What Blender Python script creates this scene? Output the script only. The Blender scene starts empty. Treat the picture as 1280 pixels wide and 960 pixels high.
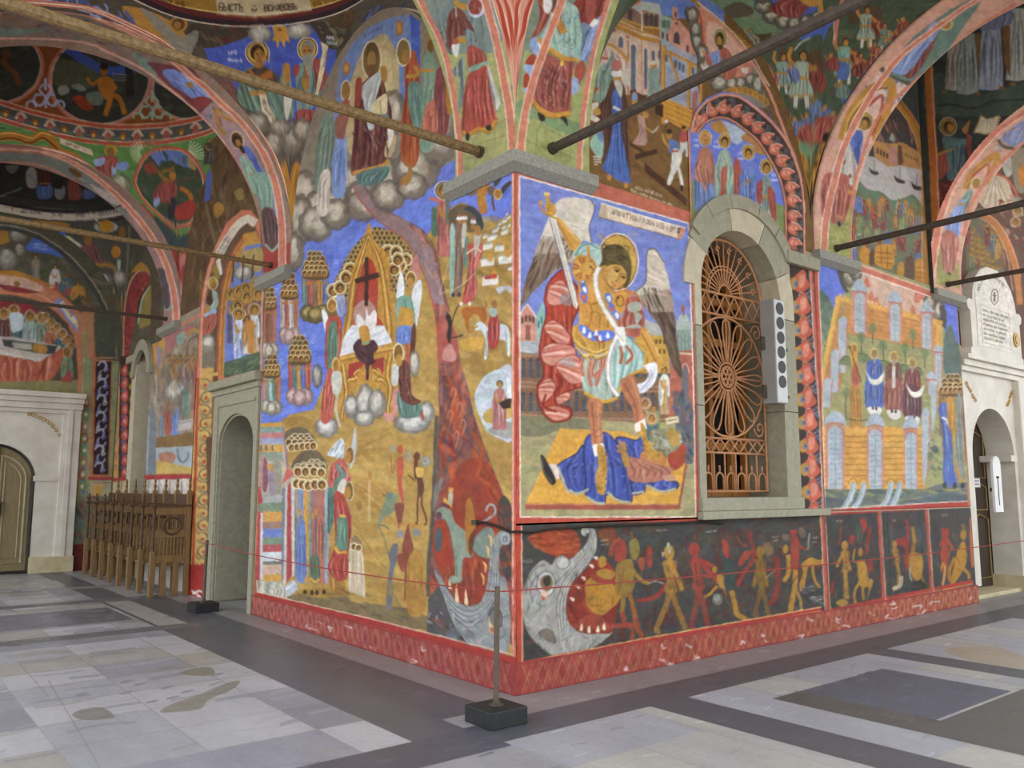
import bpy,bmesh,math,random
import numpy as np
from mathutils import Vector,Matrix
PI=math.pi
scene=bpy.context.scene
COL=scene.collection
F=1031.6                     # focal length in pixels of the 1280-wide frame
PITCH,YAW=math.radians(7.15),math.radians(51.25)
E=np.array([0,0,1.6])
FW=np.array([math.cos(PITCH)*math.cos(YAW),math.cos(PITCH)*math.sin(YAW),math.sin(PITCH)])
RT=np.array([math.sin(YAW),-math.cos(YAW),0.0])
UP=np.cross(RT,FW)
CX,CY=4.184,5.168          # the corner of the church wall;the walls run along +X and +Y
ORG=np.array([CX,CY,0.0])
def rays(p):
    p=np.asarray(p,float)
    return FW + RT*((p[...,0:1]-640)/F) + UP*((480-p[...,1:2])/F)
def project(P):
    d=np.asarray(P,float)-E
    z=d @ FW
    z=np.where(np.abs(z) < 1e-6,1e-6,z)
    return np.stack([640+F*(d @ RT)/z,480-F*(d @ UP)/z,z],-1)
def hit(px,py,axis,val):
    """where the sight line through a photo point meets the plane axis = val (wall coordinates)"""
    d=rays(np.array([px,py]))
    v=ORG[axis]+val
    t=(v-E[axis])/d[axis]
    return E+d*t
def wall_r(px,py,off=0.0): return hit(px,py,1,-off)
def wall_l(px,py,off=0.0): return hit(px,py,0,-off)
def ground(px,py,z=0.0): return hit(px,py,2,z)
def tag(o,label=None,cat=None,group=None,kind=None):
    if label: o['label']=label
    if cat: o['category']=cat
    if group: o['group']=group
    if kind: o['kind']=kind
    return o
def empty(name,loc,label,cat,group=None,rot=0.0):
    o=bpy.data.objects.new(name,None)
    o.location=loc
    o.rotation_euler=(0,0,rot)
    o.empty_display_size=.1
    COL.objects.link(o)
    return tag(o,label,cat,group)
def link_mesh(name,me,mat,parent=None):
    o=bpy.data.objects.new(name,me)
    if mat is not None and not me.materials: me.materials.append(mat)
    COL.objects.link(o)
    if parent is not None:
        o.parent=parent
    return o
def obj(name,bm,mat,parent=None,smooth=False):
    bmesh.ops.recalc_face_normals(bm,faces=bm.faces[:])
    me=bpy.data.meshes.new(name)
    bm.to_mesh(me);bm.free()
    if smooth:
        me.polygons.foreach_set('use_smooth',[True]*len(me.polygons))
    return link_mesh(name,me,mat,parent)
def box(bm,lo,hi,bevel=0.0):
    lo=Vector(lo);hi=Vector(hi)
    r=bmesh.ops.create_cube(bm,size=1.0)
    for v in r['verts']:
        v.co=Vector(((lo.x+hi.x)/2+v.co.x*(hi.x-lo.x),(lo.y+hi.y)/2+v.co.y*(hi.y-lo.y),(lo.z+hi.z)/2+v.co.z*(hi.z-lo.z)))
    if bevel > 0:
        es=list({e for v in r['verts'] for e in v.link_edges})
        bmesh.ops.bevel(bm,geom=es,offset=bevel,segments=2,affect='EDGES',profile=.6)
def tube(bm,pts,r,seg=8,closed=False,caps=True,flat=None):
    """a bar of radius r (a number or one per point) swept along points"""
    P=[Vector(p) for p in pts]
    n=len(P)
    rs=r if isinstance(r,(list,tuple)) else [r]*n
    rings=[]
    prev=None
    for i,p in enumerate(P):
        if closed: t=(P[(i+1) % n]-P[i-1])
        else: t=(P[min(i+1,n-1)]-P[max(i-1,0)])
        t.normalize()
        if prev is None:
            a=Vector((0,0,1)) if abs(t.z) < .9 else Vector((1,0,0))
            s=t.cross(a).normalized()
        else:
            s=(prev-t*prev.dot(t)).normalized()
        prev=s
        b=t.cross(s)
        rings.append([bm.verts.new(p+(s*math.cos(2*PI*k/seg)+b*math.sin(2*PI*k/seg))*rs[i]) for k in range(seg)])
    m=n if closed else n-1
    for i in range(m):
        A,B=rings[i],rings[(i+1) % n]
        for k in range(seg):
            bm.faces.new((A[k],A[(k+1) % seg],B[(k+1) % seg],B[k]))
    if caps and not closed:
        bm.faces.new(rings[0][::-1]);bm.faces.new(rings[-1])
def lathe(bm,prof,seg=16,at=(0,0,0)):
    """a turned solid: prof = (radius, height) pairs from the bottom up"""
    at=Vector(at)
    rings=[[bm.verts.new(at+Vector((r*math.cos(2*PI*k/seg),r*math.sin(2*PI*k/seg),z))) for k in range(seg)] for r,z in prof]
    for A,B in zip(rings,rings[1:]):
        for k in range(seg):
            bm.faces.new((A[k],A[(k+1) % seg],B[(k+1) % seg],B[k]))
    bm.faces.new(rings[0][::-1]);bm.faces.new(rings[-1])
def prism(bm,outline,depth,frame):
    """outline (u, v) pushed along the third axis of the frame (origin, U, V, N)"""
    o,U,V,N=[Vector(x) for x in frame]
    a=[bm.verts.new(o+U*u+V*v) for u,v in outline]
    b=[bm.verts.new(o+U*u+V*v+N*depth) for u,v in outline]
    n=len(a)
    bm.faces.new(a[::-1]);bm.faces.new(b)
    for i in range(n):
        bm.faces.new((a[i],a[(i+1) % n],b[(i+1) % n],b[i]))
def lin(c):
    c=np.asarray(c,float)
    return np.where(c <= .04045,c/12.92,((c+.055)/1.055)**2.4)
def hx(s):
    return np.array([int(s[i:i+2],16)/255 for i in (0,2,4)])
def new_mat(name):
    m=bpy.data.materials.new(name)
    m.use_nodes=True
    nt=m.node_tree
    b=nt.nodes['Principled BSDF']
    return m,nt,b
def add(nt,typ,**kw):
    n=nt.nodes.new(typ)
    for k,v in kw.items():
        if k in ('operation','blend_type','data_type','attribute_name','noise_dimensions','feature','wave_type','bands_direction','attribute_type','wave_profile'): setattr(n,k,v)
        else: n.inputs[k].default_value=v
    return n
def mix_rgb(nt,fac,a,b,mode='MIX'):
    n=nt.nodes.new('ShaderNodeMix');n.data_type = 'RGBA';n.blend_type=mode
    for s,v in ((0,fac),(6,a),(7,b)):
        if hasattr(v,'links') or isinstance(v,bpy.types.NodeSocket): nt.links.new(v,n.inputs[s])
        elif v is not None: n.inputs[s].default_value=v
    return n.outputs[2]
def ramp(nt,sock,stops):
    r=nt.nodes.new('ShaderNodeValToRGB')
    nt.links.new(sock,r.inputs[0])
    e=r.color_ramp.elements
    while len(e) < len(stops): e.new(.5)
    for i,(p,c) in enumerate(stops):
        e[i].position=p;e[i].color=(*c,1) if len(c) == 3 else c
    return r.outputs[0]
def coords(nt,scale=(1,1,1)):
    t=nt.nodes.new('ShaderNodeTexCoord')
    m=nt.nodes.new('ShaderNodeMapping');m.inputs['Scale'].default_value=scale
    nt.links.new(t.outputs['Object'],m.inputs[0])
    return m.outputs[0]
def noise(nt,vec,scale,detail=4,rough=.6):
    n=add(nt,'ShaderNodeTexNoise',Scale=scale,Detail=detail,Roughness=rough)
    nt.links.new(vec,n.inputs['Vector'])
    return n.outputs[0]
def bump(nt,b,h,strength=.2,dist=.01):
    n=add(nt,'ShaderNodeBump',Strength=strength,Distance=dist)
    nt.links.new(h,n.inputs['Height']);nt.links.new(n.outputs[0],b.inputs['Normal'])
def solid(name,c1,c2=None,scale=6.,rough=.7,spec=.3,metal=0.,bmp=.15,stretch=(1,1,1),detail=5):
    """a two-tone material mottled by noise"""
    m,nt,b=new_mat(name)
    c1=lin(hx(c1));c2=lin(hx(c2)) if c2 else c1*.75
    v=coords(nt,stretch)
    n=noise(nt,v,scale,detail)
    c=ramp(nt,n,[(.3,tuple(c1)),(.7,tuple(c2))])
    nt.links.new(c,b.inputs['Base Color'])
    b.inputs['Roughness'].default_value=rough
    b.inputs['Specular IOR Level'].default_value=spec
    b.inputs['Metallic'].default_value=metal
    if bmp: bump(nt,b,noise(nt,v,scale*6,3),bmp,.004)
    return m
def painted(name,rough=.72,spec=.22,wear=.04,marble=False):
    """limewash paint: the colours laid on the plaster, mottled and lightly worn by noise"""
    m,nt,b=new_mat(name)
    a=add(nt,'ShaderNodeAttribute',attribute_name='paint')
    v=coords(nt)
    n1=noise(nt,v if not marble else coords(nt,(1,.35,1)),9 if not marble else 3.2,9,.7)
    n2=noise(nt,v,60 if not marble else 25,3,.7)
    g1=ramp(nt,n1,[(.3,(1-wear,)*3),(.7,(1+wear,)*3)])
    g2=ramp(nt,n2,[(.3,(1-wear*.7,)*3),(.7,(1+wear*.7,)*3)])
    c=mix_rgb(nt,1.,a.outputs['Color'],g1,'MULTIPLY')
    c=mix_rgb(nt,1.,c,g2,'MULTIPLY')
    nt.links.new(c,b.inputs['Base Color'])
    b.inputs['Roughness'].default_value=rough
    b.inputs['Specular IOR Level'].default_value=spec
    bump(nt,b,n2,.08,.003)
    return m
M_FRESCO=painted('fresco_paint')
def catmull(p,closed=True,k=6):
    p=np.asarray(p,float)
    n=len(p)
    if n < 3: return p
    if closed:
        a,b,c,d=np.roll(p,1,0),p,np.roll(p,-1,0),np.roll(p,-2,0)
    else:
        q=np.vstack([2*p[0]-p[1],p,2*p[-1]-p[-2]])
        a,b,c,d=q[:-3],q[1:-2],q[2:-1],q[3:]
    out=[]
    for t in np.arange(k)/k:
        out.append(.5*((2*b)+(-a+c)*t+(2*a-5*b+4*c-d)*t*t+(-a+3*b-3*c+d)*t**3))
    r=np.stack(out,1).reshape(-1,2)
    if not closed: r=np.vstack([r,p[-1]])
    return r
def split_edges(p,step):
    p=np.asarray(p,float)
    q=np.roll(p,-1,0)
    out=[]
    for a,b in zip(p,q):
        n=max(1,int(np.hypot(*(b-a))/step))
        out.append(a+(b-a)*(np.arange(n)/n)[:,None])
    return np.vstack(out)
SUB=3
def coverage(poly,M,N):
    """signed-area coverage of a polygon (x, y in cell units) over an M x N grid: (r0, c0, patch)"""
    x,y=poly[:,0]+.5,poly[:,1]+.5
    if not (np.isfinite(x).all() and np.isfinite(y).all()): return None
    r0,r1=int(max(0,np.floor(y.min()))),int(min(M,np.ceil(y.max())+1))
    c0,c1=int(max(0,np.floor(x.min())-1)),int(min(N,np.ceil(x.max())+2))
    if r1 <= r0 or c1 <= c0: return None
    X,Y=x-c0,(y-r0)*SUB
    H,W=(r1-r0)*SUB,c1-c0
    x0,y0,x1,y1=X,Y,np.roll(X,-1),np.roll(Y,-1)
    s=np.where(y1 > y0,1.,-1.)
    lo,hi=np.minimum(y0,y1),np.maximum(y0,y1)
    a=np.clip(np.ceil(lo-.5),0,H).astype(int);b=np.clip(np.ceil(hi-.5),0,H).astype(int)
    n=np.maximum(b-a,0)
    if n.sum() == 0: return None
    e=np.repeat(np.arange(len(X)),n)
    off=np.arange(n.sum())-np.repeat(np.cumsum(n)-n,n)
    row=a[e]+off
    t=(row+.5-y0[e])/(y1[e]-y0[e])
    xc=np.clip(x0[e]+t*(x1[e]-x0[e]),0,W-1.001)
    ci=np.floor(xc).astype(int);fr=xc-ci
    acc=np.zeros(H*(W+1))
    np.add.at(acc,row*(W+1)+ci,s[e]*(1-fr))
    np.add.at(acc,row*(W+1)+ci+1,s[e]*fr)
    cov=np.cumsum(acc.reshape(H,W+1),1)[:,:W]
    cov=np.clip(np.abs(cov),0,1).reshape(r1-r0,SUB,W).mean(1)
    return r0,c0,cov
class Surf:
    """a painted wall or vault surface: a grid of points whose colours are laid on as strokes and
    patches.  The strokes are traced in photo points and land on the surface itself."""
    px_step=1.3
    wob=.5
    def __init__(s,base,u0,u1,v0,v1,step=None):
        if step: s.px_step=step
        s.u,s.v=s.sample(u0,u1,v0,v1)
        s.col=np.empty((len(s.v),len(s.u),3));s.col[:]=hx(base) if isinstance(base,str) else base
        s.mask=None
        s.o=(0.,0.);s.k=1.0
        s.rng=random.Random(7)
    def sample(s,u0,u1,v0,v1):
        def spaced(a,b,f):
            t=np.linspace(a,b,400)
            rate=f(t)
            cum=np.concatenate([[0],np.cumsum((rate[1:]+rate[:-1])/2*np.diff(t))])
            n=max(3,int(cum[-1]/s.px_step)+1)
            return np.interp(np.linspace(0,cum[-1],n),cum,t)
        def rate(t,other,flip):
            best=np.full(len(t),0.)
            for w in other:
                W=np.full(len(t),w)
                P0=s.P(*( (W,t) if flip else (t,W)))
                P1=s.P(*( (W,t+1e-3) if flip else (t+1e-3,W)))
                a,b=project(P0),project(P1)
                on=(a[:,2] > .5) & (a[:,0] > -60) & (a[:,0] < 1340) & (a[:,1] > -60) & (a[:,1] < 1020)
                d=np.hypot(b[:,0]-a[:,0],b[:,1]-a[:,1])/1e-3
                best=np.maximum(best,np.where(on,d,0))
            return np.clip(best,6.,420.)
        vs,us=np.linspace(v0,v1,7),np.linspace(u0,u1,7)
        return spaced(u0,u1,lambda t: rate(t,vs,False)),spaced(v0,v1,lambda t: rate(t,us,True))
    def cells(s,pts):
        u,v=s.inv(np.asarray(pts,float))
        def idx(g,x):
            i=np.interp(x,g,np.arange(len(g)))
            d0,d1=g[1]-g[0],g[-1]-g[-2]
            i=np.where(x < g[0],(x-g[0])/d0,i)
            return np.where(x > g[-1],len(g)-1+(x-g[-1])/d1,i)
        return np.stack([np.clip(idx(s.u,u),-4000,9000),np.clip(idx(s.v,v),-4000,9000)],-1)
    def view(s,x0,y0,k=.25):
        s.o=(x0,y0);s.k=k
        return s
    def px(s,pts):
        return np.asarray(pts,float)*s.k+np.array(s.o)
    def blend(s,cv,col,alpha):
        if cv is None: return
        r,c,m=cv
        m=m*alpha
        if s.mask is not None: m=m*s.mask[r:r+m.shape[0],c:c+m.shape[1]]
        sl=s.col[r:r+m.shape[0],c:c+m.shape[1]]
        col=hx(col) if isinstance(col,str) else np.asarray(col)
        sl += (col-sl)*m[...,None]
    def raw(s,p,col,alpha=1.):
        """fill an outline already in photo points"""
        p=split_edges(p,14.)
        s.blend(coverage(s.cells(p),len(s.v),len(s.u)),col,alpha)
    def poly(s,pts,col,alpha=1.,sm=False):
        p=s.px(pts)
        if sm: p=catmull(p)
        s.raw(p,col,alpha)
    def blob(s,pts,col,alpha=1.): s.poly(pts,col,alpha,True)
    def line(s,pts,w,col,alpha=1.,sm=True,taper=False,closed=False):
        p=s.px(pts)
        if len(p) > 2 and sm: p=catmull(p,closed)
        if closed: p=np.vstack([p,p[:1]])
        if len(p) < 2: return
        d=np.gradient(p,axis=0)
        L=np.hypot(d[:,0],d[:,1]);L[L < 1e-9]=1e-9
        nrm=np.stack([-d[:,1],d[:,0]],-1)/L[:,None]
        w=w*s.k/2
        ww=np.full(len(p),w)
        if taper: ww=w*np.sin(np.linspace(.25,PI-.05,len(p)))**.7
        s.raw(np.vstack([p+nrm*ww[:,None],(p-nrm*ww[:,None])[::-1]]),col,alpha)
    def ell(s,cx,cy,rx,ry,col,alpha=1.,rot=0.,n=20):
        t=np.linspace(0,2*PI,n,endpoint=False)
        x,y=rx*np.cos(t),ry*np.sin(t)
        r=math.radians(rot)
        s.raw(s.px(np.stack([cx+x*math.cos(r)-y*math.sin(r),cy+x*math.sin(r)+y*math.cos(r)],-1)),col,alpha)
    def ring(s,cx,cy,rx,ry,w,col,alpha=1.,rot=0.,n=24,a0=0,a1=360):
        t=np.radians(np.linspace(a0,a1,n+1))
        x,y=rx*np.cos(t),ry*np.sin(t)
        r=math.radians(rot)
        s.line(np.stack([cx+x*math.cos(r)-y*math.sin(r),cy+x*math.sin(r)+y*math.cos(r)],-1),w,col,alpha,sm=False)
    def clip(s,pts=None,sm=False):
        """confine what follows to an outline; clip() alone lifts it"""
        s.mask=None
        if pts is None: return s
        p=s.px(pts)
        if sm: p=catmull(p)
        m=np.zeros(s.col.shape[:2])
        cv=coverage(s.cells(split_edges(p,14.)),len(s.v),len(s.u))
        if cv is not None:
            r,c,a=cv
            m[r:r+a.shape[0],c:c+a.shape[1]]=a
        s.mask=m
        return s
    def folds(s,pts,dark,light,n=5,w=6,sm=True,alpha=.8,lines=None):
        """cloth: fold strokes that run down the outline"""
        p=np.asarray(pts,float)
        y0,y1=p[:,1].min(),p[:,1].max()
        q=catmull(p) if sm else split_edges(p,10)
        def span(y):
            b=q[np.abs(q[:,1]-y) < (y1-y0)*.12+1]
            return (b[:,0].min(),b[:,0].max()) if len(b) else (p[:,0].min(),p[:,0].max())
        old=s.mask
        s.clip(pts,sm)
        if old is not None: s.mask=s.mask*old
        a,b,c=span(y0+(y1-y0)*.12),span((y0+y1)/2),span(y0+(y1-y0)*.92)
        for k in range(n):
            t=(k+.5+s.rng.uniform(-.25,.25))/n
            tt=min(max(t+s.rng.uniform(-.1,.1),0),1)
            bow=s.rng.uniform(-.12,.12)*(b[1]-b[0]);e=s.rng.choice([1,1,.8,.6])
            P=[(a[0]+(a[1]-a[0])*tt,y0+(y1-y0)*s.rng.uniform(.0,.4)),(b[0]+(b[1]-b[0])*t+bow,(y0+y1)/2+(y1-y0)*s.rng.uniform(-.1,.1)),(b[0]+(b[1]-b[0])*t*(1-e)+(c[0]+(c[1]-c[0])*t-b[0])*e,(y0+y1)/2+((y1-y0)/2+3)*e)]
            s.line(P,w*s.rng.uniform(.8,1.7),dark,alpha*s.rng.uniform(.35,.85),taper=True)
            P=[(x+w*1.1,y) for x,y in P]
            s.line(P,w*s.rng.uniform(.5,1.3),light,alpha*s.rng.uniform(.25,.8),taper=True)
        s.mask=old
    def cloth(s,pts,base,dark,light,n=5,w=6,sm=True,edge=None,alpha=.8):
        s.poly(pts,base,1.,sm)
        s.folds(pts,dark,light,n,w,sm,alpha)
        if edge: s.line(pts,w*.5,edge,.9,sm=sm,closed=True)
    def head(s,x,y,r,skin='b8823c',hair='4a3320',halo='d9a63c',look=0,rim='f0e6d8',rim2='5a3524',tilt=0,beard=None):
        """a small painted head: halo, hair, face turned by look (-1..1)"""
        if halo:
            s.ell(x,y,r*1.75,r*1.75,rim)
            s.ell(x,y,r*1.6,r*1.6,rim2)
            s.ell(x,y,r*1.48,r*1.48,halo)
        s.ell(x-look*r*.1,y-r*.12,r*.88,r*1.02,hair)
        s.ell(x+look*r*.2,y+r*.12,r*.62,r*.86,skin)
        if beard: s.blob([(x+look*r*.2-r*.5,y+r*.35),(x+look*r*.2+r*.5,y+r*.35),(x+look*r*.25,y+r*1.5)],beard)
        if r > 12:
            d = '4d2d18'
            fx=x+look*r*.3
            for e in (-1,1):
                s.line([(fx+e*r*.26-r*.13,y+r*.02),(fx+e*r*.26,y-r*.04),(fx+e*r*.26+r*.13,y+r*.02)],r*.1,d,.9)
                s.line([(fx+e*r*.26-r*.17,y-r*.14),(fx+e*r*.26+r*.17,y-r*.17)],r*.07,d,.8)
            s.line([(fx+r*.03,y),(fx+look*r*.1,y+r*.33),(fx-r*.06,y+r*.35)],r*.08,'8a5526',.9)
            s.line([(fx-r*.14,y+r*.55),(fx+r*.14,y+r*.55)],r*.1,'a04a30',.9)
            s.ell(x+look*r*.2-r*.3,y+r*.3,r*.16,r*.2,'d8a45a',.5)
    def figure(s,x,y,h,robe='8a3b30',mantle=None,skin='b8823c',halo='d9a63c',hair='4a3320',w=.3,lean=0.,beard=None,look=0,dark=None,lite=None,rim='f0e6d8',hs=1.):
        """a small standing saint: (x, y) between the feet, h tall"""
        R=hx(robe)
        dk,lt=(R*.6 if dark is None else hx(dark)),(R+(1-R)*.45 if lite is None else hx(lite))
        tx=x+lean*h
        ht=y-h
        W=w*h
        s.line([(x-W*.2,y-h*.02),(x-W*.3,y)],h*.04,'3a2a22');s.line([(x+W*.2,y-h*.02),(x+W*.25,y)],h*.04,'3a2a22')
        pts=[(tx-W*.28,ht+h*.2),(tx+W*.28,ht+h*.2),(tx+W*.5,ht+h*.42),(x+W*.45,y-h*.3),(x+W*.5,y-h*.02),(x,y),(x-W*.5,y-h*.02),(x-W*.45,y-h*.3),(tx-W*.5,ht+h*.42)]
        s.cloth(pts,R,dk,lt,4,h*.035)
        if mantle:
            Mn=hx(mantle)
            q=[(tx-W*.3,ht+h*.19),(tx+W*.35,ht+h*.2),(tx+W*.55,ht+h*.45),(x+W*.5,y-h*.35),(x+W*.1,y-h*.42),(x-W*.1,y-h*.25),(x-W*.5,y-h*.18),(tx-W*.6,ht+h*.5)]
            s.cloth(q,Mn,Mn*.6,Mn+(1-Mn)*.4,4,h*.03)
        s.line([(tx-W*.38,ht+h*.3),(tx-W*.1,ht+h*.45),(tx+W*.15,ht+h*.4)],h*.045,skin)
        s.head(tx+look*h*.01,ht+h*.1,h*.075*hs,skin,hair,halo,look,beard=beard,rim=rim)
    def heads(s,spots,r,halo='d9a63c',skin='a8753a',hair='4a3320',rim='efe2c8',ring=True):
        for x,y in spots:
            if ring:
                s.ell(x,y-r*.2,r*1.5,r*1.6,rim)
                s.ell(x,y-r*.15,r*1.3,r*1.4,halo)
            s.ell(x,y,r*.9,r*1.05,hair)
            s.ell(x+r*.05,y+r*.2,r*.6,r*.8,skin)
            if r > 6:
                for e in (-.28,.22): s.ell(x+e*r,y+r*.1,r*.12,r*.08,'3a2414')
    def choir(s,x0,x1,ytop,yshoulder,ybot,cols,r,rows=3,nf=3,halo='b48c46',seed=1,cap='4a3320',cloud=None,rim='d2bd94'):
        """a packed group of saints: a mound of haloes over a row of robes, some on a cloud"""
        g=random.Random(seed)
        n=nf
        for k in range(n):
            xa,xb=x0+(x1-x0)*k/n,x0+(x1-x0)*(k+1)/n
            c=cols[k % len(cols)]
            C=hx(c)
            s.cloth([(xa-2,yshoulder-r),(xb+2,yshoulder-r),(xb+3,(yshoulder+ybot)/2),(xb-1,ybot-g.uniform(0,.12)*(ybot-yshoulder)),(xa+1,ybot-g.uniform(0,.12)*(ybot-yshoulder)),(xa-3,(yshoulder+ybot)/2)],C,C*.6,C+(1-C)*.4,3,max(2.5,r*.35))
            s.line([(xa+3,yshoulder+r*2.2),((xa+xb)/2,yshoulder+r*3),(xb-2,yshoulder+r*2.4)],r*.5,'b07a3a')
        if cloud:
            for q in (-.3,.3,0): s.cloud((x0+x1)/2+q*(x1-x0),ybot+(.04 if q else .07)*(ybot-ytop),(x1-x0)*.34,(ybot-ytop)*.15,cloud,seed+int(q*10))
        s.blob([(x0,yshoulder+r),(x0+r,ytop+r*2),((x0+x1)/2,ytop-r*.5),(x1-r,ytop+r*2),(x1,yshoulder+r)],'6a5030')
        xm=(x0+x1)/2
        for j in range(rows,-1,-1):
            yy=yshoulder-r*.6-(yshoulder-ytop-r)*j/max(rows,1)
            hw=(x1-x0)/2*(1-.45*(j/max(rows,1))**1.6)
            m=max(3,int(2*hw/(r*1.45)))
            for k in range(m):
                x=xm-hw+r*.6+(2*hw-r*1.2)*(k+.5*(j % 2)*.8)/(m-1+.4)
                s.ell(x,yy,r*1.08,r*1.25,rim);s.ell(x,yy+r*.12,r*.96,r*1.12,halo if j < rows-1 else '86683a')
                s.ell(x,yy+r*.25,r*.74,r*.92,cap if j < rows-1 else '6a5030')
                if j < rows-1: s.ell(x+r*.06,yy+r*.5,r*.5,r*.75,g.choice(['9a6a34','a8763c','b0803f']))
    def cloud(s,cx,cy,rx,ry,cols=('8d8276','b5a898','d6cabb'),seed=1,n=9):
        g=random.Random(seed)
        d=hx(cols[0])*.82
        for k in range(n):
            a=2*PI*k/n;s.ell(cx+math.cos(a)*rx*.66,cy+math.sin(a)*ry*.66,rx*.4,ry*.4,d,.75)
        s.ell(cx,cy,rx*.8,ry*.8,cols[0],.9)
        for lvl,c in enumerate(cols):
            for k in range(n+4):
                a=g.uniform(0,2*PI);q=(.74-lvl*.16)*g.uniform(.4,1)
                x,y=cx+math.cos(a)*rx*q-rx*.04*lvl,cy+math.sin(a)*ry*q-ry*.1*lvl
                for f in (1,.8,.6): rr=(.36-.07*lvl)*f;s.ell(x,y,rx*rr,ry*rr*1.1,c,.26)
    def speckle(s,pts,cols,n,w,ln,ang=90,spread=25,seed=3,alpha=.6,sm=True):
        """short brush strokes scattered inside an outline"""
        g=random.Random(seed)
        p=np.asarray(pts,float)
        old=s.mask
        s.clip(pts,sm)
        if old is not None: s.mask=s.mask*old
        for k in range(n):
            x,y=g.uniform(p[:,0].min(),p[:,0].max()),g.uniform(p[:,1].min(),p[:,1].max())
            a=math.radians(ang+g.uniform(-spread,spread));l=ln*g.uniform(.5,1.3)
            dx,dy=math.cos(a)*l/2,math.sin(a)*l/2
            b=g.uniform(-.25,.25)*l
            s.line([(x-dx,y-dy),(x+b*.4,y-b*.2),(x+dx,y+dy)],w*g.uniform(.6,1.4),cols[g.randrange(len(cols))],alpha,taper=True)
        s.mask=old
    def text(s,txt,path,h,w,col,alpha=.95,gap=.28,slant=0.):
        """lettering in drawn capitals along a baseline"""
        p=np.asarray(path,float)
        seg=np.hypot(*np.diff(p,axis=0).T)
        cum=np.concatenate([[0],np.cumsum(seg)])
        x=0.
        for ch in txt:
            if ch == ' ':
                x += h*.5;continue
            gl=GLYPH.get(ch,GLYPH['И'])
            gw=gl[0]*h
            for st in gl[1:]:
                q=[]
                for gx,gy in st:
                    d=x+gx*gw
                    bx=np.interp(d,cum,p[:,0]);by=np.interp(d,cum,p[:,1])
                    i=min(max(int(np.searchsorted(cum,d))-1,0),len(seg)-1)
                    t=(p[i+1]-p[i])/seg[i]
                    q.append((bx+t[1]*gy*h,by-t[0]*gy*h))
                s.line(q,w,col,alpha,sm=False)
            x += gw+gap*h
    def build(s,name,mat=None,parent=None,skirt=.003,keep=None):
        U,V=np.meshgrid(s.u,s.v)
        P=s.P(U.ravel(),V.ravel())
        m,n=U.shape
        idx=np.arange(m*n).reshape(m,n)
        q=np.stack([idx[:-1,:-1],idx[:-1,1:],idx[1:,1:],idx[1:,:-1]],-1).reshape(-1,4)
        c=s.col;rg=np.random.RandomState(len(s.u)*7+len(s.v))
        def vn(cell):                                # smooth random field,-1 .. 1
            gy,gx=np.arange(m)/cell,np.arange(n)/cell
            A=rg.uniform(-1,1,(int(gy[-1])+2,int(gx[-1])+2));iy,ix=gy.astype(int),gx.astype(int)
            fy,fx=(gy-iy)[:,None],(gx-ix)[None]
            return (A[iy][:,ix]*(1-fy)+A[iy+1][:,ix]*fy)*(1-fx)+(A[iy][:,ix+1]*(1-fy)+A[iy+1][:,ix+1]*fy)*fx
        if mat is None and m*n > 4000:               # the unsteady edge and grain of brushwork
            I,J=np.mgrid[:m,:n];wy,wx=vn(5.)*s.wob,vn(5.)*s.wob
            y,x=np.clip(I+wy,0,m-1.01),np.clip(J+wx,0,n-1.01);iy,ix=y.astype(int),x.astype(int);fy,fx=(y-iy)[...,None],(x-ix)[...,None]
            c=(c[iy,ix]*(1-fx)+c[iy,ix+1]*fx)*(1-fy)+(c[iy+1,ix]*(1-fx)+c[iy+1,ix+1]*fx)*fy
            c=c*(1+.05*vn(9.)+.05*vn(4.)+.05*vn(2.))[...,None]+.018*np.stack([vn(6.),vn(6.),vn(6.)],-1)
            c=(c-.5)*1.09+.5;c=c*.86+.14*c.mean(-1,keepdims=True);c=c*.98+.02*np.array([.82,.77,.72])  # contrast up, saturation down, then a faint pale haze put into the paint colour
        col=lin(np.clip(c,0,1)).reshape(-1,3)
        if keep is not None:
            k=keep(U.ravel(),V.ravel())
            q=q[k[q].any(1)]
            used=np.unique(q);re=np.zeros(len(P),int);re[used]=np.arange(len(used))
            q=re[q];P=P[used];col=col[used];skirt=0
        if skirt:
            rim=np.concatenate([idx[0,:],idx[1:,-1],idx[-1,-2::-1],idx[-2:0:-1,0]])
            Q=P[rim]+s.back(P[rim])*skirt
            k=len(P)+np.arange(len(rim))
            P=np.vstack([P,Q]);col=np.vstack([col,col[rim]])
            q=np.vstack([q,np.stack([rim,k,np.roll(k,-1),np.roll(rim,-1)],-1)])
        me=bpy.data.meshes.new(name)
        me.vertices.add(len(P));me.vertices.foreach_set('co',P.astype(np.float32).ravel())
        me.loops.add(q.size);me.loops.foreach_set('vertex_index',q.astype(np.int32).ravel())
        me.polygons.add(len(q))
        me.polygons.foreach_set('loop_start',np.arange(0,q.size,4,dtype=np.int32))
        me.update(calc_edges=True)
        me.polygons.foreach_set('use_smooth',np.ones(len(q),bool))
        a=me.color_attributes.new('paint','FLOAT_COLOR','POINT')
        a.data.foreach_set('color',np.hstack([col,np.ones((len(col),1))]).astype(np.float32).ravel())
        return link_mesh(name,me,mat or M_FRESCO,parent)
    def back(s,P): return np.zeros_like(P)
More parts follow.
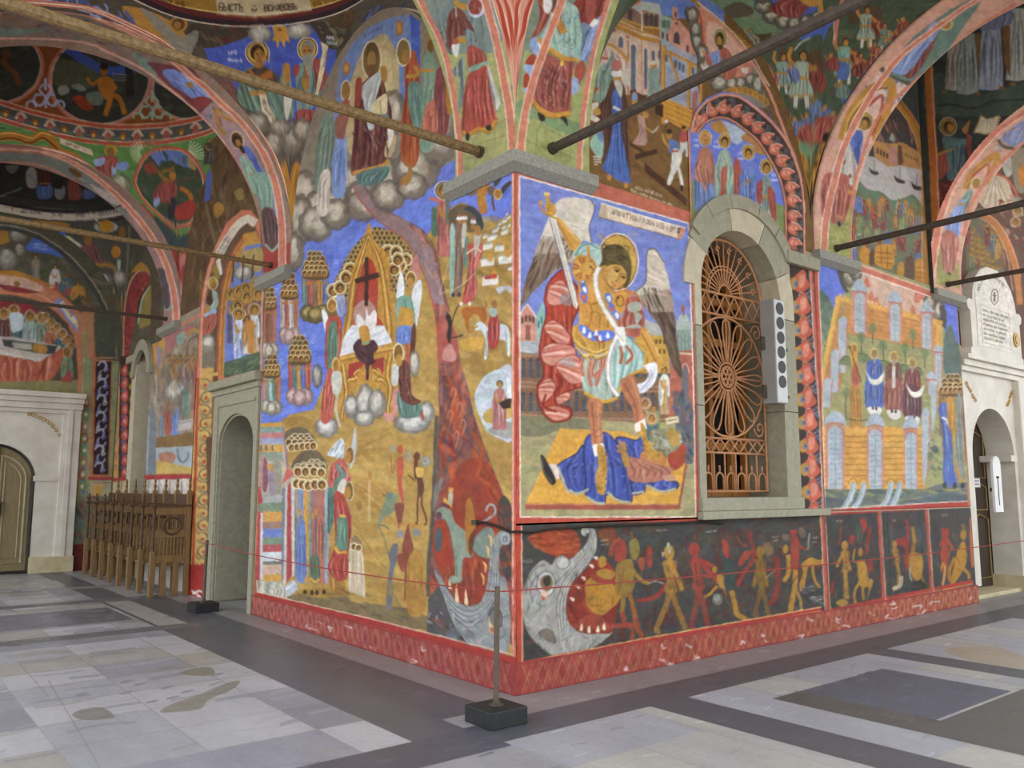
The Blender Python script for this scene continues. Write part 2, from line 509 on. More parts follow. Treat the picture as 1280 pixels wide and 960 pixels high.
class Flat(Surf):
    """axis: 'R' the right wall (u along +X), 'L' the left wall (u along +Y), 'B' the end wall (u along +X), 'S' the wall over an arch (u along +Y), 'G' the floor"""
    def __init__(s,wall,base,u0,u1,v0,v1,off=.006,at=0.,step=None):
        s.wall,s.off,s.at=wall,off,at
        super().__init__(base,u0,u1,v0,v1,step)
    def P(s,u,v):
        c=np.full(np.shape(u),s.at-s.off)
        if s.wall in 'RB': return np.stack([CX+u,CY+c,v],-1)
        if s.wall == 'G': return np.stack([CX+u,CY+v,np.full(np.shape(u),s.at)],-1)
        return np.stack([CX+c,CY+u,v],-1)
    def inv(s,p):
        d=rays(p)
        ax={'R': 1,'B': 1,'L': 0,'S': 0,'G': 2}[s.wall]
        val=s.at if s.wall == 'G' else ORG[ax]+s.at-s.off
        dd=d[:,ax]
        t=(val-E[ax])/np.where(np.abs(dd) < 1e-9,1e-9,dd)
        t=np.where(t < 0,1e3,t)
        X=E+d*t[:,None]
        if s.wall in 'RB': return X[:,0]-CX,X[:,2]
        if s.wall == 'G': return X[:,0]-CX,X[:,1]-CY
        return X[:,1]-CY,X[:,2]
    def back(s,P):
        b=np.zeros_like(P)
        if s.wall in 'RB': b[:,1]=1
        elif s.wall == 'G': b[:,2]=-1
        else: b[:,0]=1
        return b
Z_CAP,Z0,RAD=4.38,4.62,2.2
class Rib(Surf):
    """the underside of a round arch across the porch: along 'x' from the left wall, or 'y' from the right wall"""
    def __init__(s,along,base,w0,w1,step=None,tmax=None):
        s.along,s.w0,s.w1=along,w0,w1
        a=np.linspace(0,PI,65)
        s.prof=np.vstack([[(.014,Z_CAP)],np.stack([RAD-(RAD-.014)*np.cos(a),Z0+RAD*np.sin(a)],-1),[(2*RAD-.014,Z_CAP)]])
        s.cum=np.concatenate([[0],np.cumsum(np.hypot(*np.diff(s.prof,axis=0).T))])
        super().__init__(base,w0,w1,0,tmax or s.cum[-1],step)
    def P(s,u,v):
        d=np.interp(v,s.cum,s.prof[:,0]);z=np.interp(v,s.cum,s.prof[:,1])
        if s.along == 'x': return np.stack([CX-d,CY+u,z],-1)
        return np.stack([CX+u,CY-d,z],-1)
    def inv(s,p):
        D=rays(p)
        ax,ay=(0,1) if s.along == 'x' else (1,0)
        e=ORG[ax]-E[ax];de=-D[:,ax]         # distance from the wall along the ray
        A,B=s.prof[:-1],s.prof[1:]
        U,V=np.empty(len(D)),np.empty(len(D))
        for i in range(len(D)):
            o=np.array([e,E[2]]);d=np.array([de[i],D[i,2]])
            S=B-A
            den=d[0]*S[:,1]-d[1]*S[:,0]
            den=np.where(np.abs(den) < 1e-9,1e-9,den)
            W=A-o
            t=(W[:,0]*S[:,1]-W[:,1]*S[:,0])/den
            q=(W[:,0]*d[1]-W[:,1]*d[0])/den
            ok=(t > 0) & (q >= -1e-6) & (q <= 1+1e-6)
            if ok.any():
                k=np.where(ok)[0];k=k[np.argmin(np.abs(E[ay]+t[k]*D[i,ay]-ORG[ay]-(s.w0+s.w1)/2))]
                tt=t[k];V[i]=s.cum[k]+q[k]*(s.cum[k+1]-s.cum[k])
            else:                                   # below the springing: carry the vertical on down
                tt=e/(-de[i]) if abs(de[i]) > 1e-9 else 1e3
                V[i]=E[2]+D[i,2]*tt-Z_CAP
                if V[i] > 0 or tt < 0: V[i]=-.3
            U[i]=E[ay]+tt*D[i,ay]-ORG[ay]
        return U,V
    def back(s,P):
        b=np.zeros_like(P);k=0 if s.along == 'x' else 1
        b[:,k]=P[:,k]-(ORG[k]-RAD);b[:,2]=np.maximum(P[:,2]-Z0,0)
        return b/np.linalg.norm(b,axis=1)[:,None]
class Vault(Surf):
    """the curved spandrels under a round opening: an ellipsoid over a bay with half sides a, b; u = bearing (radians), v = 0 at the arches .. 1 at the opening"""
    FR=.85
    def __init__(s,cx,cy,a,b,base,u0=-PI,u1=PI,step=None):
        s.cx,s.cy,s.a,s.b=cx,cy,a,b
        s.A,s.B,s.C=a*2**.5,b*2**.5,RAD*2**.5
        s.phi1=math.acos(s.FR/2**.5)
        super().__init__(base,u0,u1,0.,1.,step)
    def phi0(s,u):
        m=np.maximum(np.abs(np.cos(u)),np.abs(np.sin(u)))
        return np.arccos(np.clip(1/(m*2**.5),0,1))
    def P(s,u,v):
        ph=s.phi0(u)*(1-v)+s.phi1*v
        return np.stack([CX+s.cx+s.A*np.cos(ph)*np.cos(u),CY+s.cy+s.B*np.cos(ph)*np.sin(u),Z0+s.C*np.sin(ph)],-1)
    def ellipsoid(s,p,c,ax):
        D=rays(p)/ax;O=(E-c)/ax
        a=(D*D).sum(1);b=(D*O).sum(1);k=(O*O).sum()-1
        disc=np.maximum(b*b-a*k,0)
        t=(-b+np.sqrt(disc))/a
        return O+D*t[:,None]
    def unwrap(s,u):
        c=(s.u[0]+s.u[-1])/2
        return c+(u-c+PI) % (2*PI)-PI
    def inv(s,p):
        X=s.ellipsoid(p,ORG+np.array([s.cx,s.cy,Z0]),np.array([s.A,s.B,s.C]))
        u=np.arctan2(X[:,1],X[:,0])
        ph=np.arcsin(np.clip(X[:,2],-1,1))
        p0=s.phi0(u)
        return s.unwrap(u),(ph-p0)/(s.phi1-p0)
    def back(s,P):
        b=np.zeros_like(P);b[:,2]=1
        return b
Z_RING=Z0+RAD*2**.5*math.sin(math.acos(.85/2**.5))
class Dome(Vault):
    """the dome over the opening, u = bearing, v = elevation angle"""
    def __init__(s,cx,cy,a,b,base,h=1.35,u0=-PI,u1=PI,v1=1.5,step=None):
        s.cx,s.cy=cx,cy
        s.A,s.B,s.C=a*.85,b*.85,h
        Surf.__init__(s,base,u0,u1,0.,v1,step)
    def P(s,u,v):
        return np.stack([CX+s.cx+s.A*np.cos(v)*np.cos(u),CY+s.cy+s.B*np.cos(v)*np.sin(u),Z_RING+s.C*np.sin(v)],-1)
    def inv(s,p):
        X=s.ellipsoid(p,ORG+np.array([s.cx,s.cy,Z_RING]),np.array([s.A,s.B,s.C]))
        return s.unwrap(np.arctan2(X[:,1],X[:,0])),np.arcsin(np.clip(X[:,2],-1,1))
GLYPH={
 'А': (.6,[(0,0),(.5,1),(1,0)],[(.2,.35),(.8,.35)]),'Б': (.55,[(1,1),(0,1),(0,0),(.9,0),(.9,.5),(0,.5)]),
 'В': (.55,[(0,0),(0,1),(.8,1),(.8,.55),(0,.55)],[(.8,.55),(1,.4),(1,0),(0,0)]),'Г': (.5,[(0,0),(0,1),(1,1),(1,.8)]),
 'Д': (.65,[(0,-.15),(0,0),(1,0),(1,-.15)],[(.15,0),(.5,1),(.85,0)]),'Е': (.5,[(1,1),(0,1),(0,0),(1,0)],[(0,.5),(.8,.5)]),
 'И': (.6,[(0,1),(0,0),(1,1),(1,0)]),'Й': (.6,[(0,1),(0,0),(1,1),(1,0)],[(.3,1.2),(.7,1.2)]),'К': (.55,[(0,0),(0,1)],[(1,1),(0,.5),(1,0)]),
 'Л': (.6,[(0,0),(.5,1),(1,0)]),'М': (.7,[(0,0),(.1,1),(.5,.2),(.9,1),(1,0)]),'Н': (.6,[(0,0),(0,1)],[(1,0),(1,1)],[(0,.6),(1,.4)]),
 'О': (.55,[(.3,0),(0,.25),(0,.75),(.3,1),(.7,1),(1,.75),(1,.25),(.7,0),(.3,0)]),'П': (.6,[(0,0),(0,1),(1,1),(1,0)]),'Р': (.5,[(0,0),(0,1),(1,1),(1,.5),(0,.5)]),
 'С': (.5,[(1,.85),(.6,1),(0,.75),(0,.25),(.6,0),(1,.15)]),'Т': (.6,[(.5,0),(.5,1)],[(0,.8),(0,1),(1,1),(1,.8)]),'У': (.55,[(0,1),(.5,.45)],[(1,1),(.3,0),(0,0)]),
 'Х': (.55,[(0,0),(1,1)],[(0,1),(1,0)]),'Ы': (.75,[(0,1),(0,0),(.5,0),(.5,.5),(0,.5)],[(1,0),(1,1)]),'Ъ': (.6,[(0,.85),(0,1),(.3,1),(.3,0),(1,0),(1,.5),(.3,.5)]),'Ь': (.5,[(0,1),(0,0),(1,0),(1,.5),(0,.5)]),
 'Я': (.5,[(1,0),(1,1),(0,1),(0,.5),(1,.5)],[(.4,.5),(0,0)]),'+': (.5,[(0,.5),(1,.5)],[(.5,0),(.5,1)]),'Ѿ': (.7,[(0,.6),(0,.1),(.3,0),(.5,.4),(.7,0),(1,.1),(1,.6)],[(.2,.9),(.8,.9)]),
}
M_PLASTER=solid('limewashed_plaster','b9a78c','a08c70',4,.85)
M_STONE=solid('grey_sandstone','8f8a76','a39c86',14,.85,bmp=.3)
M_STONE_PALE=solid('pale_sandstone','b5a78c','c6bba3',8,.85)
M_STONE_CAP=solid('speckled_granite','7d7c74','a6a294',55,.85,bmp=.4)
M_MARBLE=solid('white_marble','d9d0c2','c4b9a8',3,.5,.4,bmp=.05)
M_MARBLE_BASE=solid('yellowed_marble','b7a37c','cbbd9c',6,.6)
M_IRON=solid('old_iron','3c322b','564a3e',25,.7,.4)
M_GILT=solid('worn_gilt_rod','5c4830','94784c',30,.6,.4)
M_RUST=solid('rusty_copper_paint','a5714c','c08a60',20,.7,.3)
M_WOOD=solid('dark_walnut','4c3728','604630',5,.6,.3,stretch=(6,6,1))
M_WOOD_PALE=solid('worn_oak','735838','8c6e48',5,.6,.3,stretch=(6,6,1))
M_SASH=solid('varnished_pine','9c6430','b4783a',5,.5,.4,stretch=(6,6,1))
M_GLASS,_n,_b=new_mat('dark_window_glass')
_b.inputs['Base Color'].default_value=(.012,.013,.014,1);_b.inputs['Roughness'].default_value=.12
M_BLACK=solid('black_painted_block','1c1c1c','2a2a29',20,.55,.4,bmp=.1)
M_GREY=solid('grey_enamel','9a958f','8b857e',3,.5,.4,bmp=0)
M_GREY_PALE=solid('pale_grey_enamel','c9c8c6','bdbcba',3,.5,.4,bmp=0)
M_MESH=solid('dark_speaker_mesh','4c4844','5e5a56',200,.8,.2)
M_CORD=solid('red_cord','8e3a34','a34a42',30,.8,.2,bmp=0)
M_CABLE=solid('black_cable','2a2320','3a302a',30,.7,.2,bmp=0)
M_DOORWOOD=solid('brown_green_painted_door','7a6a4a','8a7a58',6,.6,.3,stretch=(5,5,1))
M_DOORDARK=solid('dark_door_frame','2c2622','3a332c',8,.6,.3)
M_DOORTRIM=solid('buff_moulding','b0a283','9c8e70',8,.6,.3)
M_WHITE=solid('white_painted_board','e4e0dc','d6d2cc',4,.6,.3,bmp=0)
M_INK=solid('dark_ink','4a4440','3a3430',8,.8,.2,bmp=0)
M_GOLD=solid('gold_leaf','c09a50','a8823c',20,.45,.5,metal=.3)
def W(x,y,z): return (CX+x,CY+y,z)
bm=bmesh.new()   # right wall with its window opening
box(bm,W(0,0,0),W(2.36,.8,8));box(bm,W(3.78,0,0),W(8.3,.8,8))
box(bm,W(2.36,0,0),W(3.78,.8,1.48))
box(bm,W(2.36,.7,1.48),W(3.78,.8,4.4))
n=20
arc=[(3.07+.71*math.cos(PI*k/n),3.62+.71*math.sin(PI*k/n)) for k in range(n+1)]
prism(bm,[(3.78,3.62)]+[(3.78,8),(2.36,8),(2.36,3.62)]+arc[::-1],.7,(W(0,0,0),(1,0,0),(0,0,1),(0,1,0)))
tag(obj('wall_right',bm,M_PLASTER),kind='structure')
bm=bmesh.new()   # left wall with the side door and the second window
box(bm,W(0,.8,0),W(.8,5.45,8));box(bm,W(0,6.75,0),W(.8,10.6,8));box(bm,W(0,11.36,0),W(.8,13.3,8))
box(bm,W(0,10.6,0),W(.8,11.36,1.5));box(bm,W(0,10.6,4.14),W(.8,11.36,8));box(bm,W(.6,10.6,1.4),W(.8,11.36,4.3))
n=16
darc=[(6.1+.65*math.cos(PI*k/n),2.2+.42*math.sin(PI*k/n)) for k in range(n+1)]
prism(bm,[(6.75,8),(5.45,8),(5.45,2.2)]+darc[::-1][1:-1]+[(6.75,2.2)],.8,(W(0,0,0),(0,1,0),(0,0,1),(1,0,0)))
tag(obj('wall_left',bm,M_PLASTER),kind='structure')
bm=bmesh.new()   # end wall,its portal opening
box(bm,W(-8,12.85,2.95),W(.8,13.4,8));box(bm,W(-1.32,12.85,0),W(.8,13.4,3));box(bm,W(-8,12.85,0),W(-3.0,13.4,3));box(bm,W(-3.2,13.2,0),W(-1.2,13.4,3))
tag(obj('wall_end',bm,M_PLASTER),kind='structure')
bm=bmesh.new()   # recessed wall with the second portal
box(bm,W(8.25,.14,2.86),W(30,.8,8.5));box(bm,W(8.25,.14,0),W(8.62,.8,2.9));box(bm,W(10.22,.14,0),W(30,.8,2.9));box(bm,W(8.3,1.0,0),W(10.2,1.15,3))
tag(obj('wall_far',bm,M_PLASTER),kind='structure')
bm=bmesh.new()   # roof over the porch: closes off what the vaults leave open
box(bm,W(-4.6,-4.6,8.6),W(30,.8,8.8));box(bm,W(-4.6,.8,8.6),W(.8,13.4,8.8))
tag(obj('ceiling_roof',bm,M_PLASTER),kind='structure')
bm=bmesh.new();box(bm,W(-60,-60,-.12),W(40,40,-.06))
tag(obj('ground_courtyard',bm,solid('courtyard_paving','b9b2a6','a39c90',1,.9)),kind='structure')
w=bpy.data.worlds.new('sky');scene.world=w;w.use_nodes=True
bg=w.node_tree.nodes['Background']
bg.inputs['Color'].default_value=(.86,.93,1.0,1);bg.inputs['Strength'].default_value=2.1
sun=bpy.data.lights.new('sun','SUN');sun.energy=5.0;sun.angle=math.radians(1);sun.color=(1,.95,.87)
so=bpy.data.objects.new('sun',sun);COL.objects.link(so)
so.rotation_euler=Vector((-.55,-.8,-1.3)).to_track_quat('-Z','Y').to_euler()
cam=bpy.data.cameras.new('camera');co=bpy.data.objects.new('camera',cam);COL.objects.link(co)
cam.sensor_width=36;cam.lens=36*F/1280;cam.clip_start=.05;cam.clip_end=300
co.location=E
m=Matrix(((RT[0],UP[0],-FW[0]),(RT[1],UP[1],-FW[1]),(RT[2],UP[2],-FW[2])))
co.rotation_euler=m.to_euler()
scene.camera=co
vs=scene.view_settings
scene.display_settings.display_device = 'sRGB'
vs.view_transform = 'Standard';vs.look = 'None';vs.gamma=1.0;vs.use_curve_mapping=False;vs.exposure=0.22
scene.cycles.max_bounces=8;scene.cycles.diffuse_bounces=5
scene.cycles.use_denoising=True
def windows(S,rows,col,w,h):
    for x,y in rows:
        S.poly([(x-w/2,y),(x-w/2,y-h*.8),(x,y-h),(x+w/2,y-h*.8),(x+w/2,y)],col)
S=Flat('R','bf6650',0,2.29,1.30,4.368)
S.view(620,220)
S.poly([(75,800),(1010,800),(1040,1760),(75,1760)],'b8432f',.75)
inner=[(117,-6),(962,234),(985,960),(1000,1705),(122,1705),(118,900)]
S.clip(inner)
S.poly(inner,'7480c4')
S.speckle([(110,0),(980,200),(980,740),(110,740)],['828ccc','6672be','7884c8'],160,26,160,10,25,1,.35,False)
S.poly([(118,1180),(1000,1180),(1000,1710),(118,1710)],'a2966a')
S.speckle([(118,1180),(1000,1180),(1000,1710),(118,1710)],['8f8660','b3a570','7d7858','b39a58'],120,30,140,15,30,2,.35,False)
S.blob([(118,1185),(420,1200),(500,1260),(320,1270),(230,1300),(120,1290)],'6f6b55',.7)
S.poly([(120,760),(228,770),(232,905),(120,890)],'a9a8ac')
S.speckle([(120,760),(228,770),(232,905),(120,890)],['c2c0c2','8f8e94'],26,7,60,5,8,4,.6,False)
S.poly([(120,690),(156,640),(200,705),(203,826),(120,826)],'c68a74');S.line([(118,692),(156,640),(203,708)],8,'e4c8b4',sm=False)
windows(S,[(132,735),(150,728),(168,728),(186,735),(160,820)],'6a4038',13,34);S.poly([(148,820),(150,745),(172,748),(172,820)],'8a5648')
S.poly([(205,820),(205,690),(240,615),(245,800)],'86b3a4');windows(S,[(214,760),(228,740)],'4a6a64',8,40)
S.poly([(118,880),(240,895),(450,1030),(720,980),(875,990),(875,1232),(700,1232),(118,1192)],'886248')
for y0,y1 in ((905,1010),(1075,1178)):
    for x in range(136,870,38):
        S.poly([(x-11,y1),(x-11,y0+18),(x,y0),(x+11,y0+18),(x+11,y1)],'42424e')
        for q in range(int(y0)+20,int(y1),15):
            S.line([(x-11,q),(x+11,q+12)],2.4,'8f8272',.8);S.line([(x+11,q),(x-11,q+12)],2.4,'8f8272',.8)
        S.line([(x+19,y0-10),(x+19,y1+8)],4,'6d4c36',.8)
for y in (895,1030,1052,1192): S.line([(118,y),(500,y+20),(875,y+25)],7,'a58264',.9)
S.poly([(700,770),(740,715),(860,760),(872,815),(760,790)],'a7a79c')
S.poly([(690,790),(860,800),(870,985),(690,985)],'c7953f')
S.speckle([(690,790),(860,800),(870,985),(690,985)],['d9ac58','b5832f'],30,6,70,8,8,5,.5,False)
windows(S,[(x,y) for y in (840,890) for x in (780,800,820,842)],'6a4a28',11,26)
S.ell(937,775,38,88,'aab0a8');S.poly([(898,770),(975,770),(978,900),(905,890)],'8c9a8e');S.line([(937,700),(937,655)],6,'8a4a34');S.ell(936,665,9,20,'a8583c')
for x in (910,928,946,964): S.line([(x,790),(x,880)],5,'6f8078')
S.poly([(875,880),(980,870),(1000,1240),(860,1240)],'b4614c')
S.speckle([(875,900),(980,890),(1000,1240),(860,1240)],['c98470','944534'],60,5,34,0,6,6,.6,False)
S.line([(870,882),(985,892)],10,'d8b49a');S.poly([(928,1180),(928,980),(945,940),(962,980),(964,1180)],'6d6a70');S.ring(945,985,20,46,6,'d9a894',a0=180,a1=360)
S.poly([(318,1262),(640,1278),(955,1400),(912,1640),(148,1640)],'d59a3c')
S.speckle([(318,1262),(640,1278),(955,1400),(912,1640),(148,1640)],['e0ab50','c58a30','dba348'],90,12,150,0,14,7,.4,False)
S.poly([(148,1638),(912,1640),(952,1400),(956,1450),(920,1668),(146,1668)],'9f523e');S.line([(148,1642),(912,1642)],4,'c98a5a')
S.figure(842,1190,240,'c7a07a','e0d8cc',halo=None,w=.2);S.line([(845,1020),(842,1190)],12,'c79a45')
for x,y,c in ((745,1140,'a8452f'),(790,1165,'7f8a5a'),(735,1195,'c08a4a'),(780,1215,'4f6a70')):
    S.blob([(x-24,y+100),(x-30,y+20),(x,y),(x+28,y+20),(x+26,y+100)],c);S.head(x,y,19,'b98245','6a5038','c9a070' if c != '7f8a5a' else None,rim='d8c8a0')
S.blob([(885,1085),(915,1080),(940,1130),(985,1160),(1000,1400),(960,1440),(910,1380),(895,1220)],'5c5e66',.85)
S.speckle([(885,1085),(985,1100),(1000,1420),(895,1400)],['44464e','6d7480','8a6a58','4a5a78'],40,14,60,80,40,8,.7)
S.poly([(848,1210),(912,1198),(916,1232),(852,1246)],'d2bf98');S.line([(858,1225),(906,1215)],4,'6a5a40')
S.blob([(770,1285),(830,1262),(915,1285),(930,1340),(890,1400),(800,1390)],'8d8868');S.speckle([(770,1285),(915,1270),(930,1400),(790,1400)],['b5b09a','6a6448','c8c4b0'],40,7,46,60,50,9,.8)
S.blob([(850,1285),(880,1262),(915,1290),(915,1345),(880,1350)],'b08a42')
S.blob([(862,1395),(900,1372),(935,1338),(952,1372),(938,1440),(892,1470),(864,1440)],'a8472f')
blue,bd,bl = '4653a0','2c3568','7482c4'
for q in ([(305,1450),(400,1390),(440,1350),(480,1500),(465,1562),(400,1588),(362,1572),(320,1500)],
          [(600,1318),(640,1308),(700,1322),(735,1302),(758,1350),(765,1400),(700,1440),(655,1420)],
          [(680,1520),(780,1508),(905,1530),(900,1565),(830,1576),(755,1540),(740,1580),(680,1590)],
          [(440,1370),(462,1300),(540,1282),(600,1330),(650,1440),(672,1520),(672,1632),(560,1590),(538,1640),(455,1602),(448,1500)]):
    S.cloth(q,blue,bd,bl,7,14,edge='2a3060');S.speckle(q,['8896cc','3a4690'],70,4,14,70,80,11,.6)
for q in ([(310,1455),(345,1545),(362,1582)],[(365,1572),(405,1590),(462,1565)],[(452,1600),(500,1632),(545,1638)],[(555,1580),(610,1622),(672,1632)],[(680,1588),(740,1578)],[(752,1545),(830,1578),(900,1564)]): S.line(q,13,'a9a68c')
S.blob([(258,1445),(300,1445),(318,1505),(290,1515),(268,1480)],'e2cdb8')
S.blob([(222,1400),(238,1400),(262,1440),(300,1520),(278,1545),(238,1490)],'37322e');S.line([(228,1405),(240,1480),(280,1535)],5,'6a6258')
S.blob([(720,1395),(760,1362),(805,1375),(852,1412),(830,1460),(740,1440)],'c47c48')
S.cloth([(660,1415),(720,1412),(800,1440),(882,1458),(872,1492),(795,1530),(672,1518)],'b2705a','8a4c3c','d09a80',8,12)
S.blob([(640,1370),(660,1400),(668,1455),(645,1450),(625,1400)],'b98440')
for a,b in (((636,1390),(605,1370)),((632,1378),(606,1345)),((640,1368),(618,1325)),((650,1370),(636,1328))): S.line([a,b],12,'bf8a46');S.line([(a[0]+4,a[1]+5),(b[0]+6,b[1]+4)],3,'7a4f22')
S.blob([(835,1500),(880,1495),(900,1518),(850,1525)],'c08a70')
lw=[(262,215),(300,135),(370,106),(478,124),(494,165),(468,250),(480,330),(430,330),(370,440),(300,470),(235,530),(165,600),(123,655),(135,570),(180,430),(230,290)]
S.poly(lw,'cdbfae',sm=True)
S.clip(lw,True)
S.poly([(100,330),(330,300),(480,420),(330,520),(110,680)],'9c8674',.7);S.poly([(100,420),(290,380),(420,470),(330,520),(100,680)],'6f5645',.8)
S.speckle([(110,300),(400,300),(380,560),(110,670)],['5a4436','8f7866','4a372c','a08a76'],110,9,110,112,12,12,.7,False)
S.speckle([(240,100),(500,100),(500,330),(240,330)],['e0d4c6','b5a694'],40,5,130,10,14,13,.6,False)
S.clip(inner)
rw=[(752,400),(765,366),(800,372),(838,430),(872,560),(893,690),(905,820),(928,960),(930,1010),(905,990),(878,940),(850,850),(822,760),(770,690),(722,625),(700,575),(748,530),(752,460)]
S.poly(rw,'cdbca8',sm=True)
S.clip(rw,True)
S.poly([(700,600),(880,560),(950,1010),(880,1000)],'93796a',.7);S.poly([(740,680),(890,680),(950,1020),(880,1000)],'5f4939',.85)
S.speckle([(720,560),(900,560),(940,1010),(760,1000)],['4a372c','84705e','3a2a22','a08a76'],90,8,110,70,10,14,.7,False)
S.speckle([(700,360),(870,360),(870,600),(700,600)],['e4d8ca','b39e8a'],36,5,110,30,15,15,.6,False)
S.clip(inner)
S.line([(752,400),(765,366),(800,372),(838,430)],5,'6a564a');S.line([(752,400),(752,460),(748,530),(700,575)],5,'5a4a58')
S.line([(478,124),(494,165),(468,250),(480,330)],5,'4a4666')
S.poly([(527,138),(950,262),(926,318),(514,204)],'e0c9ae');S.poly([(527,138),(556,146),(556,215),(514,204)],'c8a98c');S.poly([(922,254),(950,262),(926,318),(905,312)],'c8866c')
S.line([(527,138),(950,262)],4,'f3e6d6');S.line([(514,204),(926,318)],4,'8a6a58')
S.text('АРХАГГЛЪ МИХАИЛЪ МУЧИТЪ ДУШЫ БОГАТАГО',[(572,190),(912,287)],26,3.4,'5f4a48',gap=.1)
S.ell(608,430,108,146,'f0dccf');S.ell(608,430,101,139,'6a4038');S.ell(608,430,97,134,'c99c48')
S.speckle([(505,290),(712,290),(712,570),(505,570)],['d8b060','bb8c3a'],50,8,60,60,60,16,.4)
S.blob([(520,420),(530,370),(575,342),(630,352),(668,405),(676,470),(668,530),(642,560),(600,480),(550,470),(525,470)],'5c4b2c')
for k in range(34):
    x,y=S.rng.uniform(530,668),S.rng.uniform(352,470)
    S.ring(x,y,13,13,4,['7c683c','40321c','6d5a34'][k % 3],.8,n=10)
S.blob([(505,470),(560,455),(585,560),(600,590),(560,600),(515,560)],'bf8a42')
S.blob([(540,475),(570,446),(620,446),(650,480),(652,520),(632,548),(596,566),(560,540),(545,510)],'cb9648')
S.blob([(560,480),(600,470),(610,520),(590,548),(562,525)],'dcae62',.7)
for x,y in ((604,476),(636,508)):
    S.line([(x-15,y-2),(x,y-8),(x+14,y+4)],4,'3f2a16');S.ell(x,y+1,6,5,'3a2614');S.line([(x-17,y-14),(x,y-20),(x+18,y-6)],3.5,'5a3c1c')
S.line([(618,486),(604,522),(594,526),(606,533)],4,'8a5524');S.line([(574,532),(590,540),(598,550)],6,'a8503a');S.line([(578,550),(592,556)],3,'8a5a2c')
S.line([(545,515),(565,548),(596,568),(632,550)],4,'7a4f22')
cloak=[(335,465),(262,535),(244,610),(252,690),(228,790),(218,890),(240,985),(206,1060),(224,1165),(285,1228),(368,1212),(376,1165),(318,1140),(330,1090),(440,1040),(446,960),(400,890),(378,760),(416,650),(408,560),(360,500)]
S.cloth(cloak,'b5422f','7a2a20','d0705c',12,16,edge='7a2a20')
for q in ([(262,560),(330,520),(372,600),(330,640),(265,640)],[(242,760),(290,720),(370,800),(350,850),(300,830)],[(228,880),(270,840),(380,850),(395,900),(300,950),(240,930)],[(300,940),(400,895),(440,985),(430,1030),(360,1030)],[(212,1060),(260,1010),(300,1060),(260,1120),(225,1130)],[(300,1110),(360,1080),(370,1110),(320,1140)],[(236,1170),(300,1150),(366,1175),(360,1208),(290,1222)]):
    S.blob(q,'d38a76');c_=np.mean(q,axis=0)
    a_,b_=np.array(q[0],float),np.array(q[2],float);n_=np.array([-(b_-a_)[1],(b_-a_)[0]])*.3
    S.clip(q,True)
    for i,t_ in enumerate((-.9,-.5,-.15,.2,.55,.9)): S.line([a_+n_*t_*.6,(a_+b_)/2+n_*t_+(5,-6),b_+n_*t_*1.2],13,['b5523f','e8b8a6','c26a56'][i % 3],.7,taper=True)
    S.clip(inner)
    S.line(q,4,'8a3024',.9,closed=True)
S.blob([(320,610),(350,585),(385,620),(370,650),(330,640)],'8a807c',.7);S.blob([(310,920),(370,905),(400,950),(350,950)],'a29a94',.6)
S.line([(300,1140),(295,1080),(330,1040),(300,990)],14,'8c2f24');S.line([(250,1090),(240,1150),(300,1180)],12,'8c2f24')
S.blob([(296,214),(322,212),(372,268),(424,332),(404,380),(368,358),(325,278)],'cf9440');S.line([(305,225),(340,290),(385,360)],8,'a86f28',.7);S.line([(325,222),(375,282),(412,330)],7,'e6b868',.7)
S.blob([(246,145),(272,132),(296,150),(300,182),(280,200),(252,186)],'cc9440')
for y in (150,163,176): S.line([(256,y),(284,y-6)],4,'8a5a20')
S.line([(222,128),(220,152),(238,180),(270,200),(305,216)],11,'b5832f');S.ell(226,132,9,12,'c9973c');S.line([(262,135),(256,105)],20,'c0903a');S.ell(254,92,17,12,'d8a850');S.line([(240,86),(270,88)],5,'f0e0c0')
S.poly([(270,216),(302,216),(412,640),(402,664),(386,645)],'d6cdc0');S.line([(286,220),(400,655)],3,'8f8478');S.line([(270,216),(386,645)],4,'6f5f58');S.line([(302,216),(412,640)],3,'9a8a80')
S.blob([(388,420),(400,365),(450,335),(505,345),(528,395),(522,440),(470,455)],'a9c1b6');S.line([(395,400),(420,358),(470,340),(515,365)],8,'5f8a84');S.line([(405,420),(440,375),(500,372)],6,'7fa398');S.line([(460,350),(470,440)],14,'c78a3a')
cu=[(412,520),(470,490),(520,500),(560,590),(620,590),(646,640),(612,740),(592,800),(500,790),(422,760),(416,640)]
S.blob(cu,'cd9040')
S.clip(cu,True)
S.speckle(cu,['e0ab58','b57a2c','d99e4a'],70,9,60,80,50,17,.5)
for q in ([(470,640),(480,700),(460,760)],[(520,690),(560,700),(590,680)],[(530,650),(560,700),(560,760)],[(470,690),(500,680),(520,700),(515,760)],[(430,600),(470,640),(520,630)],[(560,620),(590,650),(620,640)]): S.line(q,6,'94601f',.8)
S.clip(inner)
for x,y,a in ((428,510,0),(440,560,0),(436,600,1),(560,605,0),(580,660,1),(600,690,0)):
    S.blob([(x-18,y-10),(x+4,y-22),(x+22,y+8),(x+8,y+38),(x-8,y+20)],'5a74cc');S.blob([(x-8,y),(x+8,y-6),(x+14,y+14),(x+4,y+26)],['e4dfe6','d0604a'][a])
S.blob([(380,470),(395,408),(440,395),(490,420),(505,470),(480,505),(440,525),(400,520)],'c98d3c')
for k in range(16):
    a=2*PI*k/16;S.line([(440+24*math.cos(a),462+26*math.sin(a)),(440+60*math.cos(a),462+58*math.sin(a))],8,['a8452f','e0b058','8a5a24'][k % 3],.8)
S.ell(462,462,30,34,'d09a44');S.ell(472,455,5,5,'3a2412');S.line([(480,462),(492,478),(476,486)],5,'7a4a1c')
S.blob([(590,620),(602,575),(650,570),(672,600),(650,660),(625,690),(600,670)],'c98d3c');S.ring(620,625,18,26,5,'7a4a1c');S.ell(612,610,5,5,'3a2412')
